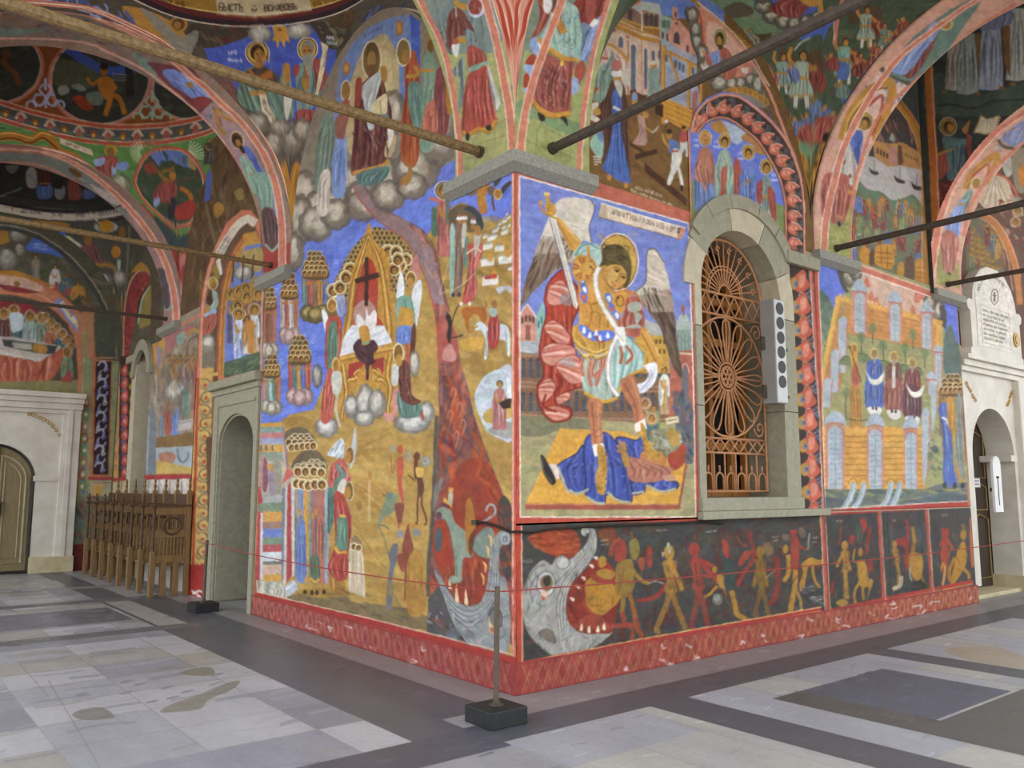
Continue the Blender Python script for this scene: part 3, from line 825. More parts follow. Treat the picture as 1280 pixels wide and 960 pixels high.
for q in ([(640,575),(690,585),(712,610)],[(650,565),(672,590),(700,590)]): S.line(q,14,'c07a4a')
S.cloth([(650,620),(712,605),(742,690),(738,770),(700,805),(640,785),(610,730),(640,690)],'b4604e','7f3a30','d8a08c',9,12)
for q in ([(660,640),(715,630),(725,670),(670,680)],[(640,760),(700,740),(730,760)],[(690,680),(730,700),(700,740)]): S.blob(q,'a9b8a8',.8)
S.blob([(720,770),(752,765),(812,880),(850,945),(800,960),(735,850)],'cc9442');S.line([(730,790),(800,930)],7,'a06a28');S.line([(752,775),(835,930)],5,'e2b264')
S.cloth([(378,770),(420,742),(500,775),(596,785),(612,830),(570,880),(540,912),(480,905),(430,870),(395,840)],'cc9640','8f6224','e4ba64',8,10)
S.blob([(412,752),(440,745),(490,780),(540,770),(590,780),(590,806),(540,830),(480,822),(430,790)],'5c76d4')
for x,y in ((440,775),(470,800),(500,790),(520,815),(560,800)): S.blob([(x-10,y+8),(x,y-22),(x+10,y+8)],'e6e2ea')
S.line([(500,800),(520,830),(545,822)],8,'a84030')
S.cloth([(430,905),(480,895),(560,900),(600,1060),(560,1128),(515,1124),(440,1080)],'a7b6a4','6f8274','d0dccb',7,12)
for q in ([(440,900),(428,960),(440,1000)],[(475,910),(462,990),(478,1050)],[(505,905),(480,980),(500,1010)],[(530,905),(520,990),(500,1050)],[(545,900),(535,960),(490,1000)]):
    S.line(q,19,'b96650');S.line(q,13,'d0a884');S.line(q,5,'9a3a2c')
for q in ([(400,855),(440,895),(490,900),(540,895),(585,860)],[(392,825),(440,860),(500,880),(560,860),(600,820)],[(420,880),(450,905),(480,890),(500,912),(530,900)]): S.line(q,9,'e2b860');S.line([(x,y+7) for x,y in q],4,'8a5c20')
S.line([(440,1082),(515,1122),(560,1128),(606,1108)],19,'d59f3e');S.line([(440,1090),(515,1131),(560,1136),(606,1116)],4,'8a5a24')
S.cloth([(600,800),(650,795),(735,880),(748,910),(740,965),(690,990),(635,1030),(620,1090),(598,1100),(566,1010),(562,900)],'aac4bb','6f948c','d8e6de',9,12,edge='6f8a84')
S.line([(750,895),(742,960),(690,985),(640,1025),(615,1080)],16,'d0993a');S.line([(758,900),(750,966),(695,993),(648,1032)],4,'8a5a24')
for q in ([(620,850),(628,900),(620,940)],[(650,850),(680,900),(650,940)]): S.line(q,17,'c08a5a');S.line(q,7,'a8412e')
S.line([(520,455),(500,500),(508,580),(540,660),(590,740),(618,790)],26,'9c8f84');S.line([(518,455),(498,500),(506,580),(538,660),(588,740),(616,790)],20,'e2d8cc')
S.line([(610,790),(580,860),(562,950),(572,1040),(612,1102)],22,'a49a94');S.line([(610,790),(579,860),(560,950),(570,1040),(610,1100)],15,'e6ded6')
S.blob([(596,765),(640,755),(650,820),(635,850),(610,810)],'e4dcd2');S.line([(600,780),(640,830)],4,'9a8f88')
S.cloth([(690,1050),(738,1030),(765,985),(740,950),(800,935),(805,1000),(770,1060),(720,1085)],'dedce2','a4a4b4','f2f0f2',6,9)
S.blob([(460,1122),(530,1128),(526,1230),(534,1335),(482,1345),(472,1260)],'bd7650');S.line([(480,1130),(488,1240),(495,1335)],10,'9a5236',.7);S.line([(515,1135),(512,1240),(520,1330)],9,'d99a74',.6)
for y in (1190,1260,1290): S.line([(475,y),(500,y+16),(528,y)],4,'8a5a48',.8)
S.poly([(480,1345),(538,1335),(546,1380),(520,1400),(494,1400)],'e6d8cc')
S.blob([(505,1345),(538,1360),(556,1450),(542,1580),(522,1594),(505,1575),(498,1500),(512,1440)],'bb8638');S.speckle([(500,1350),(556,1350),(556,1590),(500,1590)],['8a5c20','dcb060'],30,5,24,60,70,18,.8)
S.blob([(620,1025),(660,1000),(690,1005),(722,1110),(738,1235),(704,1255),(680,1160),(640,1090)],'ba724e');S.line([(640,1040),(690,1130),(710,1240)],9,'94503a',.7);S.line([(680,1015),(715,1120),(730,1230)],7,'d89a76',.6)
S.poly([(690,1240),(745,1215),(755,1265),(700,1280)],'e4d6ca')
S.blob([(722,1235),(748,1262),(768,1355),(812,1375),(838,1400),(800,1420),(750,1390),(732,1330)],'bb8638');S.speckle([(722,1235),(770,1260),(830,1410),(740,1400)],['8a5c20','dcb060'],24,5,24,60,70,19,.8)
S.clip()
S.line([(117,0),(962,236),(985,960),(1000,1705),(122,1705),(118,900)],7,'f0ddd0',sm=False,closed=True)
S.line([(80,-20),(80,900),(84,1760)],5,'e0a894',sm=False)
S.speckle([(80,1000),(118,1000),(122,1750),(84,1750)],['c8472e','9a3424','d8806a'],40,6,40,90,20,20,.6,False)
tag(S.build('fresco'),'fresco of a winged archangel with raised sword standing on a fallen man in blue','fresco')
S=Flat('L','b58f4a',-.01,5.30,.24,7.0)
OCH = 'b8924a'
def at(x0,y0,k=.25): return S.view(x0,y0,k)
at(0,0,1)
S.speckle([(300,430),(660,300),(660,880),(300,790)],['c79f56','a8823e','bd9650','a47a3c','cda862'],420,9,60,15,30,31,.35,False)
sky=[(318,530),(353,527),(362,518),(392,512),(425,430),(440,350),(470,310),(505,296),(535,292),(548,278),(562,265),(578,254),(596,262),(606,278),(622,276),(636,268),(646,266),(650,150),(300,150),(300,540)]
S.poly(sky,'687bd6')
S.speckle(sky,['6b80dc','4f62c4','7a8ce0','5668c8'],260,8,40,160,20,32,.4,False)
S.blob([(538,300),(562,262),(580,254),(600,268),(606,290),(600,330),(560,345)],'a07f46',.8)
S.speckle([(545,270),(640,270),(640,470),(548,470)],['a37f42','c09a56','8f7038','b5924c'],120,8,40,20,30,33,.5,False)
for q in ([(592,440),(620,452),(645,448),(645,470),(592,470)],[(596,560),(622,552),(645,556),(645,600),(610,590)]): S.blob(q,'9a763a',.5)
at(280,440,.2969)
for q in ([(900,60),(960,40),(1010,100),(960,180),(900,180)],[(560,400),(700,340),(690,350),(560,410)],[(540,560),(700,690),(690,700),(535,580)]): S.blob(q,'9c7636',.5)
S.blob([(250,280),(330,270),(380,300),(440,360),(330,350),(255,310)],'a88440')
at(310,530,.125)
S.poly([(75,-10),(345,0),(400,420),(470,500),(440,720),(350,960),(350,1700),(75,1690)],'b9a894')
for y0,y1,c in ((-5,40,'cf9a44'),(35,95,'7f968c'),(90,150,'bf7a74'),(145,215,'9aa0bc'),(212,290,'cf9a40'),(285,370,'8a9a86'),(700,790,'a8a8a4'),(790,890,'7e8d74'),(885,985,'d09a48'),(980,1050,'a07a6c'),(1050,1140,'6f83c4'),(1140,1210,'82917a'),(1210,1290,'bb5a5c'),(1285,1380,'c9cdd4'),(1375,1410,'7d7a6c'),(1410,1510,'d2ab94'),(1510,1580,'d8a04a')):
    S.poly([(100,y0),(345,y0-8),(345 if y0 > 300 else 352,y1-8),(100,y1)],c)
S.speckle([(90,-10),(345,0),(345,1600),(90,1600)],['d8c8b4','8a7a78','c08a5a','b0b4c0'],150,9,36,5,20,34,.35,False)
for x in (130,180,245): S.ell(x,235,22,45,'cbb48c');S.ell(x,240,15,36,'8d7248')
S.blob([(110,450),(150,300),(180,430),(150,650),(110,680)],'b58a86');S.blob([(160,340),(200,420),(190,660),(150,640)],'8c5a60');S.blob([(200,460),(260,440),(280,680),(220,700)],'9a8a98')
S.blob([(190,405),(300,410),(260,470),(220,465)],'c08a50');S.blob([(250,300),(330,400),(330,650),(280,690)],'9a9482')
for x in (160,215,270,320): S.poly([(x-12,905),(x-12,870),(x+12,870),(x+12,905)],'d09a48')
S.poly([(75,0),(100,0),(100,1690),(75,1680)],'c06a54');S.poly([(100,880),(150,880),(135,1560),(80,1570)],'b84a50');S.poly([(125,890),(148,890),(150,1560),(118,1560)],'d0ccc8')
S.poly([(80,620),(120,630),(150,780),(90,810)],'b84a4a')
S.poly([(338,0),(360,20),(410,420),(385,440)],'9a7880');S.poly([(395,430),(470,500),(440,520),(340,605),(370,500)],'c8605a')
S.poly([(340,640),(375,640),(370,1500),(335,1580)],'7d8086');S.poly([(375,600),(395,600),(385,1560),(350,1640)],'c4bcb8');S.poly([(395,620),(440,560),(445,1500),(385,1590)],'b44a48');S.poly([(430,560),(470,530),(475,1500),(440,1540)],'c8c0ba')
S.poly([(80,1560),(330,1590),(360,1640),(355,1740),(80,1700)],'c8c2b6');S.speckle([(80,1560),(330,1590),(355,1740),(80,1700)],['9a9888','7f8078','d8d4c8','a08a60'],50,12,110,95,10,35,.7,False)
S.poly([(365,1630),(440,1560),(500,1570),(495,1650),(375,1760)],'b4b8c4');S.line([(380,1660),(480,1580)],12,'e0e0e4')
S.blob([(380,1760),(500,1690),(600,1670),(720,1740),(900,1650),(980,1700),(1050,1780),(1280,1800),(1500,1830),(1700,1880),(2000,2060),(1300,2000),(700,1860)],'7c6a4c',.9)
S.blob([(480,1680),(700,1640),(900,1640),(1200,1690),(1000,1720),(720,1740)],'a87f3c',.8);S.blob([(780,1240),(850,1300),(880,1560),(1000,1640),(1000,1700),(820,1640)],'a2713a',.8)
S.speckle([(400,1690),(1000,1640),(1700,1850),(2000,2050),(700,1860)],['6a5844','8f7448','5a4c40'],60,26,130,15,20,36,.4,False)
S.blob([(370,90),(450,40),(560,35),(640,110),(680,200),(520,200),(390,180)],'75634c')
S.blob([(440,400),(500,310),(600,255),(690,265),(750,330),(790,450),(600,420),(450,440)],'6f5f4a')
S.heads([(x,y) for y,xs in ((135,(470,530,590)),(165,(430,490,550,610)),(190,(410,470,530,590,640))) for x in xs],25,'8d6f40','7a5c34','5a4428')
S.heads([(435,240),(492,235),(545,228),(600,225),(652,222)],28,'c09a5c')
S.heads([(x,y) for y,xs in ((395,(640,690)),(420,(560,620,680,740)),(440,(500,560,620,680,745))) for x in xs],26,'8d6f40','80643a','5a4428')
for x0,x1,c in ((470,520,'c59a58'),(500,600,'7f8db4'),(560,620,'d0964a'),(610,690,'8a9684'),(640,720,'a4706a'),(700,790,'b8705c'),(470,500,'a09684'),(765,800,'a0a8b4')):
    S.cloth([(x0,640),(x1,640),(x1+6,1200),(x1,1560),((x0+x1)/2,1590),(x0,1550),(x0-4,1200)],c,hx(c)*.6,hx(c)*.6+.4,4,11)
S.cloth([(495,1000),(575,1010),(590,1450),(560,1560),(490,1570),(480,1350)],'6d80b6','44568c','a4b2d8',4,12);S.cloth([(620,1340),(710,1330),(720,1560),(630,1570)],'66735c','44503c','94a084',4,10);S.line([(620,1540),(670,1580),(715,1550)],26,'d0983c')
S.line([(575,900),(590,1150),(600,1400)],20,'d49a40')
S.heads([(500,480),(575,480),(660,480),(730,490)],34,'c4a068');S.heads([(490,600),(545,610),(605,620),(670,610),(740,610)],36,'c8a66c')
for x,y in ((520,880),(600,900),(680,880),(650,920)): S.ell(x,y,16,34,'c08a48')
for x in (570,640,690,760): S.ell(x,1690-abs(x-660)*.1,20,26,'4a3a2a')
S.blob([(790,310),(850,220),(920,150),(955,160),(960,240),(950,340),(900,330)],'ccd0d4');S.speckle([(790,310),(930,160),(955,340)],['8f98a4','e4e4e4','707a88'],26,12,90,120,15,37,.7)
S.blob([(1040,200),(1060,60),(1080,60),(1085,250),(1050,420),(1020,420)],'b8b8b4')
S.ell(1015,315,46,92,'e0cfa8');S.ell(1017,315,38,84,'8a6236');S.ell(1000,330,30,60,'b8823c')
red,rd,rl = 'b54a42','7c2e2a','d88a78'
S.cloth([(880,370),(960,360),(1010,500),(1030,560),(960,600),(850,640),(800,590),(830,420)],'c4605c',rd,'e0a498',6,16);S.cloth([(900,520),(940,560),(900,680),(850,640)],'64846e','42604e','98b0a0',3,12);S.blob([(930,560),(985,560),(960,690),(890,680)],'d8ccb8');S.cloth([(880,400),(920,420),(985,520),(940,540),(900,480)],'6f8c80','4d685c','a4b8ac',3,9)
S.cloth([(800,640),(870,700),(860,960),(800,1100),(795,900)],'5f7a6c','40564a','8ca498',4,14)
S.ell(1010,670,48,98,'d8c8a4');S.ell(1010,670,40,90,'80603a');S.ell(995,690,30,58,'b8823c')
S.cloth([(870,680),(960,720),(1010,860),(1040,960),(1030,1100),(1000,1300),(985,1540),(900,1520),(850,1500),(800,1430),(870,1200),(865,900)],red,rd,rl,9,20)
S.cloth([(900,940),(980,930),(1000,1100),(985,1260),(880,1230),(890,1080)],'6a8a72','466450','9cb4a0',5,14);S.line([(865,1230),(920,1290),(990,1280)],34,'d8a040');S.line([(920,915),(980,925)],26,'d8a848')
S.cloth([(860,1320),(990,1310),(1000,1500),(960,1560),(880,1560),(800,1430)],'b0483e',rd,rl,9,14)
S.line([(850,1540),(860,1660)],16,'d8a048');S.line([(975,1560),(985,1660)],16,'d8a048')
S.blob([(1080,790),(1120,770),(1140,830),(1100,860)],'a06a3a',.7)
S.cloth([(1020,1180),(1070,1120),(1130,1180),(1150,1330),(1170,1700),(1130,1720),(1060,1690),(1000,1650),(1010,1400)],'cdb79a','a68a6a','e2d4c0',6,16);S.blob([(1030,1160),(1070,1110),(1130,1170),(1140,1220),(1100,1250),(1040,1230)],'8f7a5c')
S.heads([(1060,1230),(1105,1240)],24,'b89460')
at(440,520,.125)
S.line([(190,560),(175,700),(170,1060)],30,'d2ab70',.8);S.ell(180,600,20,45,'a8763c',.8);S.line([(160,700),(158,1060)],5,'b08c5c');S.line([(190,660),(188,1060)],5,'b08c5c')
for q,w in (([(20,670),(150,760),(320,870)],12),([(60,345),(200,270),(350,190)],10),([(200,1070),(330,1110)],8),([(30,1080),(160,1300),(340,1530)],10)): S.line(q,w,'9a7434',.6)
R1 = 'bd5a40'
S.ell(485,335,28,48,R1);S.blob([(455,420),(510,420),(515,560),(500,640),(520,860),(500,860),(460,720),(450,560)],R1);S.line([(445,430),(405,570),(385,400)],13,'a8683c');S.line([(515,600),(560,670)],10,'a8683c')
S.ell(405,325,36,40,'9c9684',.8);S.ell(565,400,34,60,'9c9684',.7)
DB = '6f4438'
S.ell(650,405,32,50,DB);S.blob([(620,450),(660,460),(650,600),(700,620),(722,700),(700,800),(660,790),(650,640),(625,620)],DB);S.line([(670,760),(655,880),(652,1060),(630,1070)],18,DB);S.line([(700,760),(700,880),(745,1040),(725,1090)],18,DB);S.line([(630,650),(560,590)],12,DB);S.blob([(640,515),(715,530),(705,600),(650,612)],'e0b058')
S.blob([(700,430),(740,395),(790,450),(770,500),(700,510)],'8f8c7c');S.ring(735,450,28,30,6,'b8b4a4')
GR = '7f8a6c'
S.blob([(350,820),(460,780),(440,860),(420,960),(340,1010),(270,1090),(260,1080),(300,920)],GR);S.ell(380,800,50,40,'73856c');S.line([(330,790),(320,800),(300,770)],16,'8a6a3c');S.line([(250,1090),(320,1100),(370,1130)],14,'6d7360');S.line([(260,1100),(320,1200),(340,1300),(370,1400)],12,'7c7860')
S.blob([(430,880),(520,880),(510,980),(490,1080),(470,1110),(440,1000)],'8c4c40');S.line([(480,1080),(465,1120)],12,'8c4c40');S.blob([(400,1090),(560,1060),(700,1100),(620,1110)],'b87a3c',.5)
S.ell(485,1180,34,42,'8a8a88');S.ell(645,1165,40,42,'8a8a84')
S.blob([(540,1130),(570,1080),(580,1180),(610,1290),(610,1380),(560,1480),(550,1820),(520,1820),(525,1500),(505,1330),(520,1220)],'8f4a3c')
S.cloth([(600,1360),(650,1330),(700,1370),(720,1600),(720,1960),(560,1960),(550,1500)],'b0803c','946428','c89c58',6,12,alpha=.6)
S.blob([(450,1390),(500,1370),(530,1420),(510,1560),(460,1480)],'96503c')
BL = '6d6e76'
S.blob([(410,1290),(460,1280),(450,1400),(430,1500),(400,1640),(420,1700),(390,1920),(350,1920),(350,1700),(380,1480),(360,1390)],BL);S.line([(400,1280),(420,1300),(460,1280)],10,BL);S.line([(380,1700),(430,1800),(480,1900),(500,1960)],12,'75705c')
S.blob([(140,1680),(350,1660),(560,1680),(700,1740),(720,1900),(500,1840),(260,1760)],'a37a3c',.45)
at(0,0,1)
river=[(462,225),(472,262),(488,286),(508,302),(522,326),(532,350),(541,380),(546,412),(548,460),(549,520),(545,600),(540,650),(537,700),(537,744),(548,776),(640,806),(640,645),(622,600),(607,562),(592,518),(584,480),(576,455),(570,420),(562,390),(552,350),(545,315),(528,288),(502,274),(484,262),(474,225)]
S.poly(river,'8a5548')
S.clip(river)
S.poly([(455,220),(490,290),(525,330),(545,400),(560,400),(540,310),(490,262),(476,220)],'94797a',.9)
S.speckle([(455,220),(560,280),(570,420),(520,400)],['a08a90','b0604c','7f6a74','c08a80'],70,5,40,55,22,38,.6,False)
S.speckle([(540,380),(590,380),(600,520),(540,520)],['b5523c','8c7078','c4705a','7c4a44'],80,5,36,85,20,39,.6,False)
S.speckle([(535,470),(600,470),(640,680),(640,800),(535,760)],['8f2f24','6a3c3c','a8442c','5c4a52','c05a34'],240,6,34,80,50,40,.6,False)
S.blob([(565,640),(575,580),(610,580),(635,640),(640,690),(600,700)],'9c3a26',.7)
for q in ([(600,598),(617,612),(628,640),(620,668),(605,660)],[(590,540),(602,560),(596,600)],[(560,470),(572,500),(566,530)]): S.line(q,5,'b8502e',.7)
for x,y in ((566,492),(574,510),(562,520),(578,532),(570,546)): S.line([(x-4,y+4),(x,y-7),(x+4,y-2),(x+1,y+8),(x-2,y+16)],1.8,'d08868',.7,taper=True);S.ell(x,y,3,4,'a85a48',.6)
S.clip()
S.line([(472,262),(488,286),(508,302),(522,326),(532,350),(541,380),(546,412),(548,460)],1.6,'c0523a',.8);S.line([(484,262),(502,274),(528,288),(545,315),(552,350),(562,390)],1.6,'6a4a48',.8)
S.line([(546,520),(541,640),(536,700),(535,746)],5,'4d4a4c',.8)
at(540,620,.229)
S.poly([(-10,540),(20,420),(440,60),(440,890),(-15,770)],'54504f',.0)
S.poly([(-20,560),(40,480),(120,600),(200,780),(260,860),(-30,770)],'5a5554');S.speckle([(-20,560),(200,780),(260,860),(-30,770)],['8f8c88','3c3836','b04a30','74706c','a8a49c'],90,8,36,60,50,41,.7,False)
S.blob([(360,60),(400,0),(440,100),(440,400),(400,440),(370,330)],'4d4440');S.speckle([(360,60),(440,60),(440,430),(370,430)],['b04a30','5a5450','8a3a2a'],30,14,60,70,30,42,.6)
S.blob([(20,140),(60,130),(90,200),(110,340),(140,500),(80,460),(30,380),(5,260)],'a3402c');S.ell(35,240,22,70,'55585c')
maw=[(60,480),(100,480),(140,560),(200,590),(260,570),(290,500),(310,380),(330,230),(300,180),(240,330),(130,330)]
S.blob(maw,'97402f');S.speckle(maw,['b0492e','702c24','58483f','c4633a'],60,12,90,88,14,43,.6)
S.blob([(280,180),(330,180),(345,300),(320,340),(250,320),(220,260)],'77857a')
beast=[(10,405),(40,430),(80,500),(130,570),(190,600),(250,590),(285,540),(305,450),(318,320),(335,240),(370,195),(410,195),(430,225),(420,260),(385,268),(370,300),(362,400),(375,440),(400,445),(412,500),(425,600),(430,700),(420,820),(390,880),(330,860),(240,840),(160,760),(110,680),(60,540)]
S.poly(beast,'8f908e',sm=True)
S.clip(beast,True)
S.speckle([(0,400),(440,180),(440,890),(100,800)],['a9aaa8','6f7276','c2c2be','585a5e'],150,9,80,20,70,44,.5,False)
for r in range(7): S.line([(60+r*10,520+r*24),(130+r*8,600+r*18),(210,630+r*14),(280-r*2,590+r*14),(318+r*7,480+r*8),(335+r*5,330),(352+r*4,230)],4,['55575c','b8b8b6'][r % 2],.7)
S.clip()
S.ring(400,232,20,26,10,'a8aaaa');S.ring(398,236,9,13,6,'6a6c70')
S.ell(345,670,38,62,'6b6d70');S.ring(345,670,38,62,6,'4a4c50');S.ell(340,668,24,42,'7c7a72');S.blob([(310,650),(320,690),(340,720),(350,740),(320,750),(308,700)],'c8ad80');S.blob([(315,720),(345,722),(330,750)],'b06a44')
S.ell(120,750,40,30,'70747a',.6);S.ell(195,755,36,26,'70747a',.5)
for x,y,h in ((95,500,50),(135,570,90),(185,585,80)): S.blob([(x-8,y),(x-2,y-h),(x+5,y-h*.6),(x+12,y+6)],'e4bf92')
for x,y in ((320,240),(305,300),(290,385),(278,450)): S.blob([(x-14,y-30),(x+8,y-12),(x+6,y+30),(x-2,y+30),(x-4,y-4)],'dca662')
GH = '87917f'
S.blob([(20,90),(50,60),(100,80),(130,150),(180,190),(210,240),(215,330),(170,345),(160,460),(130,470),(105,475),(125,440),(120,320),(100,200),(70,130),(30,130)],GH);S.blob([(100,440),(160,440),(155,470),(105,475)],'909a88');S.line([(130,330),(135,440)],5,'5f6a5c');S.ell(38,108,18,24,'6a4a50');S.poly([(62,30),(70,5),(85,25),(95,10),(105,40),(112,65),(85,45)],'e0a444')
S.blob([(90,-20),(110,-30),(112,40),(92,40)],'b0a690');S.poly([(90,-45),(118,-45),(116,-20),(90,-20)],'dca444')
S.line([(40,-60),(55,-100),(30,-20)],16,'7f7c74');S.blob([(15,-60),(40,-40),(20,60),(5,80)],'77746c')
S.blob([(190,30),(215,20),(235,130),(240,200),(215,250),(195,310),(185,250),(180,150)],'a8702e');S.blob([(200,240),(235,180),(240,200),(210,330)],'6a4030')
S.ring(322,80,24,34,12,'9a9c98',a0=170,a1=420);S.line([(330,112),(280,140)],12,'9a9c98')
at(540,230,.229)
S.blob([(0,130),(40,150),(60,230),(30,280),(0,270)],'54705a')
S.figure(65,395,400,'bf6a60',None,w=.19,halo='8f7a48',hair='6a4a2c',look=.1);S.blob([(75,90),(95,100),(92,200),(80,210)],'5f7c6c');S.line([(50,95),(20,85),(-15,82)],18,'c46a5c')
S.blob([(90,160),(150,115),(210,120),(265,165),(280,240),(230,260),(120,260)],'6c5c44');S.blob([(170,135),(220,125),(265,170),(278,235),(262,240),(230,170)],'43464c')
for x,y in ((150,205),(178,205),(225,225)): S.ell(x,y,13,24,'a8743c');S.blob([(x-16,y-12),(x,y-38),(x+16,y-12)],'dcdcdc');S.ell(x,y-32,7,8,'b85040')
S.cloth([(98,250),(125,240),(125,420),(112,590),(98,580)],'9fbcae','6f8c80','c8dcd0',3,8)
S.cloth([(130,220),(160,230),(180,300),(170,420),(160,600),(120,590),(128,400)],'866a5c','5c443c','b09a8c',5,8);S.blob([(168,220),(190,230),(180,340),(160,330)],'c0b8a4');S.cloth([(180,300),(200,300),(190,450),(176,440)],'6f8c80','4d685c','9cb4a8',2,6)
S.cloth([(195,330),(275,330),(270,390),(235,480),(250,560),(225,640),(165,645),(185,540),(205,430)],'c0564e','8a3430','e0a094',8,10);S.blob([(238,250),(265,255),(260,330),(235,400),(228,330)],'b5b09c');S.ell(250,255,18,30,'a8743c');S.line([(190,380),(235,350),(270,370)],10,'d8b8a0')
for x in (115,150,160,205): S.ell(x,605 if x < 155 else 655,9,12,'e0d8d0' if x > 155 else '4a3a30')
S.line([(240,480),(150,560),(40,600)],3,'d8c8a0');S.line([(100,400),(40,600)],3,'d0b888')
for x,y,wd in ((395,205,26),(420,185,20),(370,222,20),(410,165,14),(360,245,20),(390,240,22),(420,232,20),(345,260,30),(395,268,40),(290,290,26),(325,300,44),(345,292,20),(305,345,50),(368,355,54),(303,430,74),(405,415,84),(430,465,30),(318,530,88)):
    h=wd*.52
    S.poly([(x-wd/2,y-h/2+3),(x+wd/2,y-h/2-7),(x+wd/2,y+h/2-7),(x-wd/2,y+h/2+4)],'d5cfc4');S.poly([(x-wd/2,y-h/2+3),(x+wd/2,y-h/2-7),(x+wd/2-4,y-h/2-16),(x-wd/2+5,y-h/2-6)],'9a9ca0')
for x,y,h in ((392,320,34),(412,375,56),(316,395,56),(338,490,64)): S.blob([(x-h*.25,y+h*.4),(x-h*.2,y-h*.1),(x,y-h*.3),(x+h*.2,y-h*.1),(x+h*.25,y+h*.4)],'cf9138');S.ell(x,y-h*.4,h*.16,h*.2,'bf8436')
S.blob([(290,505),(345,490),(350,510),(295,520)],'b04838')
S.blob([(165,680),(230,670),(290,680),(300,740),(280,760),(240,710),(200,740),(205,810),(190,790),(170,720)],'b0662e');S.line([(280,680),(300,665),(290,640)],8,'a05a2a')
S.blob([(350,570),(400,555),(435,565),(430,600),(400,575),(370,600)],'b4b8bc')
WH = 'c8ccd0'
S.blob([(235,770),(270,750),(310,790),(340,770),(400,770),(425,820),(425,930),(410,930),(400,860),(350,850),(310,860),(300,950),(285,950),(290,850),(270,800),(240,800)],WH);S.line([(300,800),(296,940)],8,'9a9ea4');S.line([(400,800),(412,920)],7,'9a9ea4')
S.cloth([(320,700),(355,700),(370,800),(355,890),(310,890),(305,800)],'ad4440','7a2e2a','d08a7c',5,9);S.blob([(312,680),(350,680),(355,715),(320,720)],'9cb0a0');S.ell(340,655,14,24,'a07040')
S.blob([(150,860),(200,840),(275,835),(280,890),(230,910),(180,910)],'cf9c44');S.line([(215,805),(250,770)],10,'b08038')
S.blob([(30,760),(60,720),(110,760),(140,860),(130,960),(40,960)],'b8584a',.7);S.blob([(70,890),(110,880),(130,960),(60,960)],'cc8a80')
DK = '3c3330'
S.blob([(75,720),(95,710),(108,760),(105,840),(95,870),(82,830),(88,770)],DK);S.line([(85,710),(80,690)],5,DK);S.line([(104,770),(130,690),(150,660)],6,DK);S.line([(105,840),(150,830),(170,820)],6,DK)
at(380,250,1/8.) if False else None
at(540,160,.1719)
S.blob([(250,490),(290,440),(340,420),(350,470),(300,490)],'7d6244',.8)
S.blob([(330,430),(350,380),(400,350),(430,380),(410,440),(385,520),(405,580),(380,625),(345,610),(330,520)],'b5782f');S.speckle([(335,380),(420,370),(400,620),(340,600)],['8f5a20','d09a48'],20,8,40,80,40,45,.6)
S.blob([(400,440),(440,420),(460,440),(450,490),(420,490)],'77584c');S.line([(440,500),(445,560),(455,600)],16,'6a4a40');S.ell(480,480,32,42,'e0b868');S.ell(480,480,24,34,'a8752f')
S.blob([(450,420),(470,350),(540,300),(530,330),(480,410)],'4c4644');S.blob([(505,440),(540,400),(575,385),(575,410),(540,450),(515,480)],'4c4644')
at(280,440,.2969)
S.blob([(1055,190),(1090,110),(1150,75),(1215,70),(1215,360),(1150,355),(1105,330),(1075,270)],'bcc2c8');S.speckle([(1055,190),(1150,75),(1215,80),(1215,360),(1105,330)],['a4acb8','d4d6d8','98a2ae'],40,10,60,10,20,46,.5)
S.blob([(1100,250),(1215,200),(1215,270),(1110,300)],'c09a50');S.blob([(1110,335),(1160,300),(1215,300),(1215,365)],'9a9890')
S.figure(1160,325,210,'b5706a',None,w=.28,halo=None,hair='5a3c2a');S.poly([(1155,215),(1210,190),(1208,235),(1175,240)],'3f362f');S.line([(1195,110),(1205,195)],16,'e0e0e2')
at(310,320,.25)
GRY,PNK,GLD=('8d8474','b4a896','d4cab8'),('9c7f7c','b8928e','d0b4ae'),('6f5f38','96804c','b8a060')
S.choir(72,142,165,250,460,['7f8a6a','a8484a','96704c','b0706a'],13,3,4,seed=2,cloud=GRY)
S.choir(165,250,95,195,385,['c4a894','b5645c','cfc4bc','b87a5c'],14,3,4,seed=3,cloud=PNK)
S.choir(275,400,-15,95,275,['6f8a84','b5564a','8a6a54','c0803c','6a7ab0'],15,4,5,seed=4,cloud=GLD)
S.choir(204,312,405,520,690,['b5504a','66807c','d0a050','5c74c0','c0604a'],15,4,5,seed=5,cloud=PNK)
S.choir(76,160,500,590,745,['c07a70','8a9a78','a8c0c8','6a8468','c47a50'],13,3,5,seed=6,cloud=GRY)
for x,y in ((140,165),(330,395),(165,520),(440,20),(250,60),(320,420)):
    for q in range(3): S.line([(x-12,y+q*9),(x+14,y+q*9-3)],3,'b8c4f0',.6)
at(280,220,.25)
host=[(510,660),(540,560),(600,430),(660,340),(740,262),(800,262),(870,296),(930,370),(962,440),(950,520),(880,580),(830,560),(790,420),(725,290),(690,360),(640,470),(610,640),(560,740)]
S.poly(host,'7f6238',sm=True)
S.clip(host,True)
for j in range(16):
    for i in range(24):
        x,y=490+i*24+(j % 2)*12,250+j*24
        S.ell(x,y+8,13,17,'b89c68');S.ell(x,y+11,11,14,'8d6c38');S.ell(x,y+15,7,10,'5a4426')
S.clip()
S.heads([(545,575),(580,560),(630,470),(610,510),(565,640),(820,380),(860,385),(910,420),(880,450),(850,470),(870,420)],22,'b8924c')
S.cloth([(560,610),(600,600),(600,690),(570,700)],'9aa4c8','6a74a0','d0d4e4',4,6)
gold=[(725,236),(750,320),(800,370),(830,440),(830,540),(845,640),(850,760),(850,840),(580,910),(600,760),(620,620),(630,520),(655,430),(690,345)]
